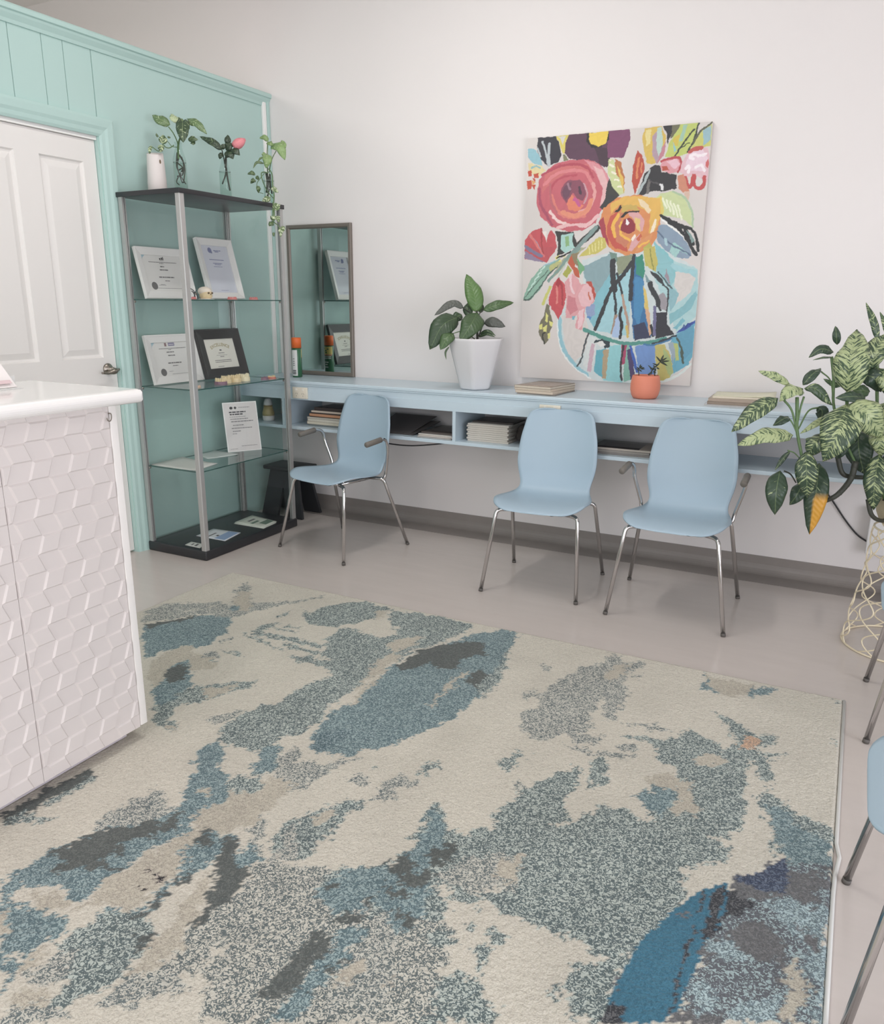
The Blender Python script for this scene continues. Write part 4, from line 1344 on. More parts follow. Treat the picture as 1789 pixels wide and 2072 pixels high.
# ------------------------------------------------------------------ heater panel on the wall and its lead
ht = thing('wall_heater', 'white panel heater low on the wall behind the plant stand', 'heater', (0.5, WY, 0.2))
w = MB().box(0.145, 0.85, WY - 0.075, WY - 0.030, 0.205, 0.445, c=0.006)
wchild(w, 'panel', mat('heater_white', (236, 235, 234), 0.35), ht)
for x in (0.25, 0.75):
    wchild(MB().box(x - 0.02, x + 0.02, WY - 0.032, WY, 0.28, 0.36), 'bracket', M_SATIN, ht)
w = MB()
w.tube(spline([(-0.125, 4.20, 0.615), (-0.10, 4.30, 0.57), (-0.07, 4.365, 0.50), (-0.02, 4.385, 0.43), (0.04, 4.388, 0.35), (0.10, 4.385, 0.285), (0.150, 4.380, 0.255)], 8), 0.0042, 8)
tag(w.build('power_cable', M_CABLE), 'black lead running down the wall to the white heater', 'cable')
DIEFF_LEAVES = [
    ([(-0.2719, 3.4427, 1.0522), (-0.3431, 3.3569, 1.0069), (-0.4205, 3.3247, 0.9179)], 0.0797, (0.55, 0.45, 0), 0, 'o'),
    ([(-0.1975, 3.4157, 0.9121), (-0.2892, 3.3118, 0.9195), (-0.3883, 3.2811, 0.8727)], 0.0797, (0.9, 0.9, 0), 0, 'o'),
    ([(-0.1879, 3.5192, 1.0832), (-0.2297, 3.4512, 1.0848), (-0.2658, 3.4417, 1.0383)], 0.0725, (0.9, 0.9, 0), 0, 'o'),
    ([(-0.2378, 3.4995, 1.1038), (-0.2958, 3.4562, 1.1379), (-0.3597, 3.474, 1.1527)], 0.0411, (0.9, 0.9, 0), 0, 'o'),
    ([(-0.1929, 3.5561, 1.0979), (-0.1626, 3.5736, 1.1424), (-0.1365, 3.6281, 1.1618)], 0.0459, (0.1, 0.2, 0), 0, 'o'),
    ([(-0.1843, 3.5225, 1.0879), (-0.1398, 3.511, 1.089), (-0.0763, 3.5589, 1.0223)], 0.0483, (0.25, 0.5, 0), 0, 'o'),
    ([(-0.0988, 3.6448, 1.2292), (-0.1444, 3.59, 1.2423), (-0.1848, 3.5816, 1.2071)], 0.0411, (0.1, 0.2, 0), 0, 'o'),
    ([(-0.0983, 3.6389, 1.2089), (-0.1314, 3.5866, 1.2088), (-0.1689, 3.587, 1.1973)], 0.0126, (0.1, 0.2, 0), 0, 'o'),
    ([(-0.0901, 3.6809, 1.2565), (-0.0963, 3.6654, 1.2929), (-0.1054, 3.6955, 1.3309)], 0.0338, (0.1, 0.2, 0), 0, 'o'),
    ([(-0.03, 3.5756, 1.0748), (-0.0315, 3.5519, 1.1922), (-0.0238, 3.6764, 1.3202)], 0.1449, (0.8, 0.55, 0), 0, 'o'),
    ([(0.0575, 3.7279, 1.2732), (0.0325, 3.7143, 1.3487), (-0.0061, 3.7405, 1.4246)], 0.0319, (0.4, 0.4, 0), 0, 'o'),
    ([(0.051, 3.6896, 1.158), (0.0498, 3.6643, 1.2309), (0.0776, 3.7469, 1.3016)], 0.0918, (0.7, 0.5, 0), 0, 'o'),
    ([(0.0895, 3.7626, 1.2942), (0.0718, 3.7574, 1.3462), (0.0492, 3.77, 1.3882)], 0.0242, (0.4, 0.6, 0), 0, 'o'),
    ([(0.054, 3.711, 1.0691), (0.0224, 3.6739, 1.0781), (-0.011, 3.6781, 1.0724)], 0.0531, (0.0, 1.6, 0), 0, 'o'),  # brightest green: backlight put into this leaf's tone
    ([(0.0407, 3.6065, 1.0554), (-0.0087, 3.5367, 1.0642), (-0.0675, 3.5383, 1.0548)], 0.0556, (0.1, 0.2, 0), 0, 'o'),
    ([(-0.0235, 3.5416, 1.0286), (-0.0367, 3.4032, 0.9412), (-0.0773, 3.4029, 0.8169)], 0.1594, (0.6, 0.4, 0), 0, 'o'),
    ([(-0.0235, 3.5416, 1.0286), (0.0539, 3.4809, 1.0032), (0.1169, 3.5544, 0.9061)], 0.1304, (0.9, 0.9, 0), 0, 'o'),
    ([(0.0853, 3.6141, 0.9264), (0.1106, 3.5462, 0.89), (0.1238, 3.5802, 0.8253)], 0.0725, (0.85, 0.75, 0), 0, 'o'),
    ([(0.0301, 3.6412, 0.9182), (0.0452, 3.6011, 0.8366), (0.0755, 3.6119, 0.743)], 0.1135, (0.1, 0.2, 0), 0, 'o'),
    ([(0.1173, 3.5581, 0.8406), (0.1137, 3.4897, 0.7364), (0.1247, 3.5073, 0.6213)], 0.0918, (0.55, 0.35, 0), 0, 'o'),
    ([(0.1421, 3.6475, 0.8231), (0.1465, 3.6174, 0.7545), (0.1404, 3.6243, 0.6723)], 0.058, (0.1, 0.2, 0), 0, 'o'),
    ([(-0.1439, 3.4013, 0.8492), (-0.1285, 3.3409, 0.7775), (-0.1159, 3.3735, 0.6706)], 0.0894, (0.45, 0.3, 0), 0, 'o'),
    ([(-0.0934, 3.5039, 0.7927), (-0.0881, 3.428, 0.6869), (-0.0924, 3.43, 0.5079)], 0.0966, (0.12, 0.25, 1.0), 0, 'o'),
    ([(-0.1415, 3.4553, 0.7148), (-0.1559, 3.4116, 0.6724), (-0.1788, 3.42, 0.6237)], 0.0628, (0.1, 0.2, 0), 0, 'o'),
    ([(-0.2286, 3.3794, 0.7684), (-0.2277, 3.311, 0.6951), (-0.2234, 3.3305, 0.5977)], 0.087, (0.08, 0.3, 0), 0, 'o'),
    ([(-0.2035, 3.4376, 0.8402), (-0.2218, 3.4209, 0.8167), (-0.2476, 3.3926, 0.7675)], 0.0217, (0.1, 0.2, 0), 0, 'o'),
    ([(-0.229, 3.488, 0.9736), (-0.2455, 3.4537, 0.966), (-0.2792, 3.4512, 0.9385)], 0.0435, (0.1, 0.2, 0), 0, 'o'),
    ([(-0.132, 3.595, 1.0059), (-0.1102, 3.5908, 0.9931), (-0.1097, 3.6111, 0.9437)], 0.0531, (0.1, 0.2, 0), 0, 'o'),
    ([(-0.0887, 3.5393, 0.9788), (-0.1263, 3.4767, 0.9526), (-0.1762, 3.473, 0.9105)], 0.03, (0.95, 1.2, 0), 0, 'o'),
    ([(-0.0921, 3.4946, 0.9143), (-0.1156, 3.4265, 0.8838), (-0.1378, 3.4434, 0.8234)], 0.0918, (0.5, 0.35, 0), 0, 'o'),
    ([(-0.0525, 3.6697, 1.1159), (-0.0716, 3.6425, 1.0977), (-0.1237, 3.6567, 1.1183)], 0.029, (0.1, 0.7, 0), 0, 'o'),
    ([(0.0104, 3.6855, 1.1372), (0.0586, 3.6623, 1.1317), (0.0927, 3.7085, 1.0716)], 0.0821, (0.1, 0.2, 0), 0, 'o'),
    ([(0.0713, 3.7031, 1.1676), (0.1104, 3.6638, 1.1246), (0.1388, 3.7015, 1.0459)], 0.0821, (0.7, 0.5, 0), 0, 'o'),
    ([(0.0976, 3.6516, 1.0292), (0.1413, 3.5984, 1.0094), (0.2069, 3.6735, 0.9132)], 0.1063, (0.75, 0.5, 0), 0, 'o'),
    ([(0.0913, 3.7393, 1.2141), (0.126, 3.7399, 1.2723), (0.1752, 3.8348, 1.3083)], 0.0725, (0.75, 0.5, 0), 0, 'o'),
    ([(0.1445, 3.6267, 0.8661), (0.2018, 3.5801, 0.8062), (0.2373, 3.6187, 0.6799)], 0.0966, (0.75, 0.5, 0), 0, 'o'),
    ([(0.1001, 3.7636, 1.0864), (0.1402, 3.7562, 1.1088), (0.2067, 3.8421, 1.0852)], 0.0725, (0.1, 0.2, 0), 0, 'o'),
    ([(-0.0138, 3.5537, 0.8976), (-0.0241, 3.4995, 0.8516), (-0.0329, 3.5184, 0.8134)], 0.0628, (0.1, 0.2, 0), 0, 'o')]
DIEFF_STEMS = [
    ([(-0.2054, 3.5008, 1.0527), (-0.196, 3.4839, 0.9804), (-0.1887, 3.4707, 0.9244), (-0.1656, 3.4588, 0.8451), (-0.1322, 3.4687, 0.7431), (-0.0629, 3.4843, 0.6368)], 0.0072, 'g'),
    ([(-0.2511, 3.4737, 1.0416), (-0.218, 3.4787, 1.0012), (-0.1927, 3.47, 0.929)], 0.0048, 'g'),
    ([(-0.1233, 3.5995, 1.006), (-0.1592, 3.5426, 0.9954), (-0.1842, 3.4745, 0.9291)], 0.0039, 'g'),
    ([(-0.1809, 3.5144, 1.0552), (-0.1874, 3.4983, 1.0131), (-0.1904, 3.4797, 0.9571)], 0.0043, 'g'),
    ([(-0.2311, 3.4866, 0.9727), (-0.2095, 3.4683, 0.9522), (-0.1869, 3.4674, 0.9104)], 0.0034, 'g'),
    ([(-0.2126, 3.4342, 0.8448), (-0.1879, 3.4443, 0.8356), (-0.1683, 3.4489, 0.8171)], 0.0029, 'g'),
    ([(-0.215, 3.4086, 0.7644), (-0.1898, 3.4179, 0.7515), (-0.1673, 3.4418, 0.7146)], 0.0034, 'd'),
    ([(0.0371, 3.5515, 0.8022), (0.0288, 3.5266, 0.7345), (-0.0122, 3.4861, 0.6711), (-0.0648, 3.4829, 0.6354)], 0.0126, 'd'),
    ([(-0.0301, 3.556, 0.8171), (-0.0042, 3.5495, 0.7513), (0.0409, 3.5686, 0.7366), (0.1373, 3.64, 0.7292)], 0.0106, 'd'),
    ([(0.1006, 3.5182, 0.6604), (0.1212, 3.5108, 0.6002), (0.1613, 3.5465, 0.5719), (0.1993, 3.6047, 0.5831)], 0.0097, 'd'),
    ([(-0.1029, 3.637, 1.2103), (-0.0836, 3.6192, 1.1185), (-0.0682, 3.5945, 1.0102), (-0.0128, 3.5962, 0.8816), (0.0383, 3.5721, 0.7913)], 0.0063, 'g'),
    ([(-0.135, 3.6254, 1.1504), (-0.0952, 3.6238, 1.1151), (-0.0774, 3.6011, 1.0478)], 0.0031, 'g'),
    ([(-0.0302, 3.5982, 1.0727), (-0.012, 3.6139, 0.9776), (0.0368, 3.6189, 0.8329), (0.1484, 3.6199, 0.6439)], 0.0072, 'g'),
    ([(0.0575, 3.7279, 1.2732), (0.0738, 3.7243, 1.1178), (0.1034, 3.7049, 0.9252), (0.1615, 3.6268, 0.644)], 0.0077, 'g'),
    ([(0.1535, 3.6513, 0.7388), (0.1876, 3.6404, 0.6442), (0.2123, 3.6261, 0.5542)], 0.0116, 'd')]
PLANTER_LEAVES = [
    ([(-1.9655, 4.1844, 1.3576), (-1.9873, 4.1926, 1.4607), (-2.0588, 4.2348, 1.5689)], 0.107, (0, 1.0, 0), 0, 'o'),
    ([(-2.0442, 4.1741, 1.3817), (-2.1057, 4.1501, 1.4082), (-2.1775, 4.0685, 1.3395)], 0.0508, (0, 0.1, 1), 0, 'o'),
    ([(-1.935, 4.2043, 1.3707), (-1.8572, 4.231, 1.4023), (-1.7866, 4.295, 1.4147)], 0.0615, (0, 0.5, 0), 0, 'o'),
    ([(-2.0467, 4.1117, 1.334), (-2.092, 4.0037, 1.2864), (-2.1467, 3.9588, 1.1554)], 0.1337, (0, 0.15, 0), 0, 'o'),
    ([(-1.953, 4.1677, 1.3579), (-1.9418, 4.0606, 1.2931), (-1.9833, 4.0114, 1.2018)], 0.131, (0, 0.35, 0), 0, 'o'),
    ([(-2.0401, 4.0416, 1.2454), (-2.0491, 3.9846, 1.2266), (-2.0748, 3.95, 1.1567)], 0.0802, (0, 0.5, 0), 0, 'o'),
    ([(-1.9208, 4.1898, 1.2984), (-1.8619, 4.1882, 1.3073), (-1.8024, 4.2232, 1.2818)], 0.0615, (0, 0.1, 1), 0, 'o'),
    ([(-1.9368, 4.1635, 1.2389), (-1.888, 4.1713, 1.258), (-1.846, 4.1855, 1.2325)], 0.0241, (0, 0.15, 0), 0, 'o'),
    ([(-1.9395, 4.1574, 1.2233), (-1.8908, 4.1653, 1.2425), (-1.8483, 4.182, 1.2248)], 0.0214, (0, 0.15, 0), 0, 'o'),
    ([(-1.9994, 4.1853, 1.3415), (-2.03, 4.1919, 1.3776), (-2.025, 4.2173, 1.4141)], 0.0588, (0, 0.15, 0), 0, 'o'),
    ([(-1.9653, 4.2195, 1.3572), (-1.9611, 4.2412, 1.3832), (-1.9665, 4.258, 1.4093)], 0.0321, (0, 0.15, 0), 0, 'o'),
    ([(-2.0379, 3.9866, 1.1756), (-2.0525, 3.9698, 1.1451), (-2.0445, 3.9618, 1.1047)], 0.0118, (0, 0.15, 0), 0, 'o'),
    ([(-2.0409, 4.1419, 1.3467), (-2.0494, 4.1111, 1.3366), (-2.0642, 4.094, 1.3056)], 0.0642, (0, 0.15, 0), 0, 'o')]
PLANTER_STEMS = [
    ([(-1.9409, 4.1488, 1.1975), (-1.9567, 4.1719, 1.3007), (-1.9678, 4.1864, 1.3679)], 0.007, 'd'),
    ([(-1.9378, 4.1598, 1.2285), (-1.928, 4.1806, 1.2803), (-1.9185, 4.1911, 1.2984)], 0.0043, 'd'),
    ([(-1.9598, 4.1718, 1.3059), (-2.0086, 4.1852, 1.357), (-2.0453, 4.1739, 1.3827)], 0.0037, 'd'),
    ([(-1.9601, 4.1779, 1.3266), (-1.9475, 4.1939, 1.3577), (-1.934, 4.2048, 1.3707)], 0.0032, 'd'),
    ([(-1.9557, 4.1646, 1.2749), (-2.0031, 4.1143, 1.3062), (-2.0488, 4.1101, 1.3325)], 0.0037, 'd'),
    ([(-1.9571, 4.145, 1.2129), (-1.9968, 4.0789, 1.2556), (-2.0415, 4.0409, 1.2454)], 0.0032, 'g')]
CORAL_LEAVES = [
    ([(-0.9251, 4.2493, 1.1198), (-0.9365, 4.244, 1.1334), (-0.9492, 4.2448, 1.1465)], 0.0087, (0, 0.1, 0), 0, 'o'),
    ([(-0.9245, 4.2506, 1.1232), (-0.9192, 4.2546, 1.1385), (-0.9151, 4.2647, 1.1535)], 0.0093, (0, 0.1, 0), 0, 'o'),
    ([(-0.9235, 4.2511, 1.1232), (-0.9105, 4.2569, 1.1313), (-0.8988, 4.2688, 1.1391)], 0.0081, (0, 0.1, 0), 0, 'o'),
    ([(-0.9198, 4.2406, 1.1205), (-0.9009, 4.2476, 1.1226), (-0.8833, 4.2607, 1.1242)], 0.0087, (0, 0.1, 0), 0, 'o'),
    ([(-0.9217, 4.2393, 1.1194), (-0.905, 4.2417, 1.1102), (-0.8895, 4.2504, 1.1006)], 0.0099, (0, 0.1, 0), 0, 'o'),
    ([(-0.9259, 4.2482, 1.1175), (-0.917, 4.2482, 1.1139), (-0.9094, 4.2544, 1.1098)], 0.007, (0, 0.1, 0), 0, 'o'),
    ([(-0.9366, 4.2377, 1.1012), (-0.9481, 4.2297, 1.1061), (-0.961, 4.2278, 1.1105)], 0.0075, (0, 0.1, 0), 0, 'o'),
    ([(-0.9352, 4.2265, 1.1003), (-0.9469, 4.2142, 1.0915), (-0.96, 4.208, 1.0822)], 0.0075, (0, 0.1, 0), 0, 'o'),
    ([(-0.9403, 4.2323, 1.0899), (-0.9326, 4.2316, 1.086), (-0.9263, 4.2371, 1.0816)], 0.007, (0, 0.1, 0), 0, 'o'),
    ([(-0.9469, 4.2263, 1.0815), (-0.9569, 4.2185, 1.0844), (-0.9682, 4.2169, 1.0869)], 0.007, (0, 0.1, 0), 0, 'o'),
    ([(-0.9395, 4.2188, 1.0823), (-0.9416, 4.2117, 1.0742), (-0.945, 4.2108, 1.0655)], 0.007, (0, 0.1, 0), 0, 'o'),
    ([(-0.9524, 4.2218, 1.0758), (-0.9656, 4.2152, 1.0886), (-0.9803, 4.2148, 1.1009)], 0.0058, (0, 0.1, 0), 0, 'o'),
    ([(-0.9532, 4.2197, 1.0702), (-0.9455, 4.219, 1.0663), (-0.9392, 4.2244, 1.0619)], 0.007, (0, 0.1, 0), 0, 'o'),
    ([(-0.9602, 4.2143, 1.0645), (-0.9677, 4.2052, 1.0591), (-0.9767, 4.2023, 1.0532)], 0.007, (0, 0.1, 0), 0, 'o'),
    ([(-0.9414, 4.2343, 1.0983), (-0.935, 4.2359, 1.1042), (-0.93, 4.2437, 1.1096)], 0.007, (0, 0.1, 0), 0, 'o'),
    ([(-0.9454, 4.2297, 1.0899), (-0.9506, 4.2252, 1.0957), (-0.9572, 4.2269, 1.101)], 0.0064, (0, 0.1, 0), 0, 'o'),
    ([(-1.0199, 4.1881, 1.0809), (-1.025, 4.1836, 1.0862), (-1.0315, 4.1851, 1.091)], 0.007, (0, 0.1, 0), 0, 'o'),
    ([(-1.0177, 4.1913, 1.0877), (-1.016, 4.1913, 1.0963), (-1.0158, 4.1974, 1.1045)], 0.0081, (0, 0.1, 0), 0, 'o'),
    ([(-1.0166, 4.1916, 1.0866), (-1.0118, 4.1922, 1.0919), (-1.0086, 4.1988, 1.0967)], 0.007, (0, 0.1, 0), 0, 'o'),
    ([(-1.0151, 4.1913, 1.0832), (-1.0035, 4.1938, 1.083), (-0.9933, 4.2024, 1.0823)], 0.0075, (0, 0.1, 0), 0, 'o'),
    ([(-1.0185, 4.188, 1.0781), (-1.0121, 4.1867, 1.0742), (-1.0072, 4.1914, 1.0698)], 0.0058, (0, 0.1, 0), 0, 'o'),
    ([(-1.012, 4.1825, 1.0874), (-1.0025, 4.1845, 1.0891), (-0.9945, 4.1926, 1.0903)], 0.0058, (0, 0.1, 0), 0, 'o'),
    ([(-1.0204, 4.1853, 1.0725), (-1.0283, 4.1799, 1.0797), (-1.0376, 4.1806, 1.0864)], 0.0046, (0, 0.1, 0), 0, 'o')]
CORAL_STEMS = [
    ([(-1.0175, 4.1801, 1.0501), (-1.0213, 4.1857, 1.0753), (-1.0166, 4.1941, 1.095)], 0.0026, 'd'),
    ([(-0.9712, 4.2043, 1.0504), (-0.9546, 4.2223, 1.0814), (-0.9394, 4.2367, 1.1028), (-0.9234, 4.2509, 1.122)], 0.0029, 'd'),
    ([(-0.9425, 4.2184, 1.0478), (-0.9475, 4.2226, 1.0702), (-0.9425, 4.2303, 1.0871)], 0.0029, 'd'),
    ([(-0.9635, 4.2083, 1.0505), (-0.958, 4.2163, 1.0674), (-0.9778, 4.2161, 1.1009)], 0.0017, 'd')]
SYNGO_LEAVES = [
    ([(-3.4108, 3.3838, 2.3178), (-3.4407, 3.351, 2.338), (-3.501, 3.3513, 2.366)], 0.0602, (0.35, 0.75, 0), 0, 'o'),
    ([(-3.3298, 3.4329, 2.3406), (-3.2687, 3.4351, 2.32), (-3.2311, 3.463, 2.2703)], 0.0717, (0.35, 0.75, 0), 0, 'h'),
    ([(-3.3301, 3.3931, 2.3256), (-3.3, 3.3578, 2.2726), (-3.298, 3.3537, 2.2172)], 0.109, (0.3, 0.1, 0), 0, 'h'),
    ([(-3.3825, 3.4151, 2.3341), (-3.3973, 3.4009, 2.3512), (-3.4292, 3.4157, 2.3778)], 0.043, (0.9, 1.2, 0), 0, 'o'),
    ([(-3.3581, 3.436, 2.3226), (-3.3873, 3.4292, 2.3503), (-3.4019, 3.4373, 2.3636)], 0.0344, (0.35, 0.75, 0), 0, 'o'),
    ([(-3.3017, 3.3945, 2.2424), (-3.2685, 3.3995, 2.2406), (-3.2544, 3.4175, 2.2373)], 0.0373, (0.15, 0.2, 0), 0, 'o'),
    ([(-3.2847, 3.3992, 2.2288), (-3.2764, 3.4019, 2.2233), (-3.2748, 3.3989, 2.2106)], 0.0287, (0.15, 0.2, 0), 0, 'o'),
    ([(-3.417, 3.3258, 2.214), (-3.4105, 3.3244, 2.2369), (-3.4216, 3.3376, 2.2609)], 0.047, (0.6, 0.3, 0), 0, 'o'),
    ([(-3.4078, 3.3052, 2.2074), (-3.3981, 3.2923, 2.1863), (-3.4053, 3.2949, 2.1689)], 0.0356, (0.6, 0.3, 0), 0, 'o'),
    ([(-3.469, 3.2961, 2.2053), (-3.4658, 3.2797, 2.1841), (-3.4709, 3.2817, 2.1612)], 0.0207, (0.7, 0.3, 0), 0, 'o'),
    ([(-3.4156, 3.3628, 2.2568), (-3.4074, 3.3658, 2.2524), (-3.3994, 3.3693, 2.2502)], 0.0126, (0.15, 0.2, 0), 0, 'o'),
    ([(-3.4584, 3.3396, 2.2537), (-3.4661, 3.3381, 2.2619), (-3.4713, 3.3391, 2.2741)], 0.0126, (0.15, 0.2, 0), 0, 'o'),
    ([(-3.4572, 3.2864, 2.153), (-3.4615, 3.2825, 2.1474), (-3.4657, 3.2783, 2.1408)], 0.0092, (0.15, 0.2, 0), 0, 'o')]
SYNGO_STEMS = [
    ([(-3.3793, 3.3684, 2.2126), (-3.3897, 3.3465, 2.1968), (-3.3997, 3.3299, 2.1976), (-3.4166, 3.3252, 2.2112), (-3.4218, 3.3002, 2.1762), (-3.4658, 3.2961, 2.1998)], 0.0029, 'g'),
    ([(-3.3496, 3.3621, 2.1407), (-3.36, 3.3785, 2.2128), (-3.3865, 3.3814, 2.2681), (-3.417, 3.3772, 2.3067)], 0.0034, 'g'),
    ([(-3.3496, 3.3621, 2.1407), (-3.3615, 3.3777, 2.2128), (-3.3535, 3.3987, 2.2683), (-3.3297, 3.3925, 2.3228)], 0.0037, 'g'),
    ([(-3.347, 3.3634, 2.1408), (-3.356, 3.3856, 2.2295), (-3.3378, 3.4119, 2.2851), (-3.3272, 3.4342, 2.3406)], 0.0026, 'g'),
    ([(-3.3601, 3.3751, 2.2017), (-3.3887, 3.3618, 2.207), (-3.4094, 3.3577, 2.2291), (-3.4177, 3.3329, 2.2388)], 0.002, 'g'),
    ([(-3.3496, 3.3621, 2.1407), (-3.3503, 3.3517, 2.1075), (-3.3344, 3.3466, 2.0632), (-3.3134, 3.3441, 2.019)], 0.004, 'd'),
    ([(-3.3474, 3.37, 2.163), (-3.3213, 3.3702, 2.1188), (-3.3192, 3.3545, 2.0633), (-3.3431, 3.3386, 2.052)], 0.0046, 'd'),
    ([(-3.359, 3.3673, 2.174), (-3.3543, 3.3529, 2.1185), (-3.3424, 3.3491, 2.0853), (-3.3133, 3.3677, 2.0966), (-3.3083, 3.3468, 2.019)], 0.004, 'd'),
    ([(-3.3358, 3.3727, 2.1519), (-3.3133, 3.3677, 2.0966), (-3.3293, 3.3492, 2.0632), (-3.2974, 3.3508, 2.0135)], 0.0034, 'd'),
    ([(-3.3467, 3.3569, 2.1186), (-3.3228, 3.3611, 2.091), (-3.3428, 3.3321, 2.0299), (-3.3272, 3.3336, 2.0078)], 0.0034, 'd')]
ROSE_LEAVES = [
    ([(-3.3362, 3.6869, 2.2349), (-3.3725, 3.6567, 2.2747), (-3.4562, 3.6464, 2.3075)], 0.0456, (0.45, 0.2, 0), 0, 'o'),
    ([(-3.3104, 3.7093, 2.2644), (-3.3075, 3.7066, 2.2889), (-3.3173, 3.7217, 2.3173)], 0.0377, (0.15, 0.2, 0), 0, 'o'),
    ([(-3.3028, 3.6808, 2.2343), (-3.2795, 3.6738, 2.2481), (-3.2705, 3.6961, 2.2676)], 0.0547, (0.15, 0.2, 0), 0, 'o'),
    ([(-3.2967, 3.6822, 2.2285), (-3.2608, 3.6712, 2.2075), (-3.2511, 3.6797, 2.1802)], 0.0577, (0.15, 0.2, 0), 0, 'o'),
    ([(-3.276, 3.6948, 2.2345), (-3.2391, 3.6879, 2.2251), (-3.2206, 3.7019, 2.2009)], 0.0486, (0.15, 0.2, 0), 0, 'o'),
    ([(-3.3316, 3.6849, 2.2202), (-3.3326, 3.6668, 2.2008), (-3.3405, 3.6696, 2.1849)], 0.0304, (0.15, 0.2, 0), 0, 'o'),
    ([(-3.3135, 3.6752, 2.2342), (-3.3075, 3.6696, 2.244), (-3.2991, 3.6793, 2.2616)], 0.0365, (0.4, 0.2, 0), 0, 'o'),
    ([(-3.2824, 3.6739, 2.215), (-3.2761, 3.6615, 2.2016), (-3.2787, 3.6674, 2.187)], 0.0365, (0.15, 0.2, 0), 0, 'o')]
ROSE_STEMS = [
    ([(-3.3048, 3.674, 2.1382), (-3.3109, 3.6851, 2.1851), (-3.3062, 3.7017, 2.2322), (-3.2831, 3.7227, 2.2617)], 0.0061, 'd'),
    ([(-3.309, 3.6754, 2.1499), (-3.3232, 3.6822, 2.1968), (-3.3362, 3.6869, 2.2349)], 0.0036, 'd'),
    ([(-3.3021, 3.6755, 2.1382), (-3.3002, 3.6658, 2.103), (-3.3095, 3.6449, 2.05)], 0.0049, 'd'),
    ([(-3.3021, 3.6755, 2.1382), (-3.2906, 3.6673, 2.0913), (-3.2672, 3.6564, 2.0151)], 0.0055, 'd'),
    ([(-3.3109, 3.6851, 2.1851), (-3.3048, 3.674, 2.1382)], 0.0073, 'd')]
ROSE_BUD = [(-3.2672, 3.7039, 2.2491), (-3.2125, 3.7449, 2.2905)]
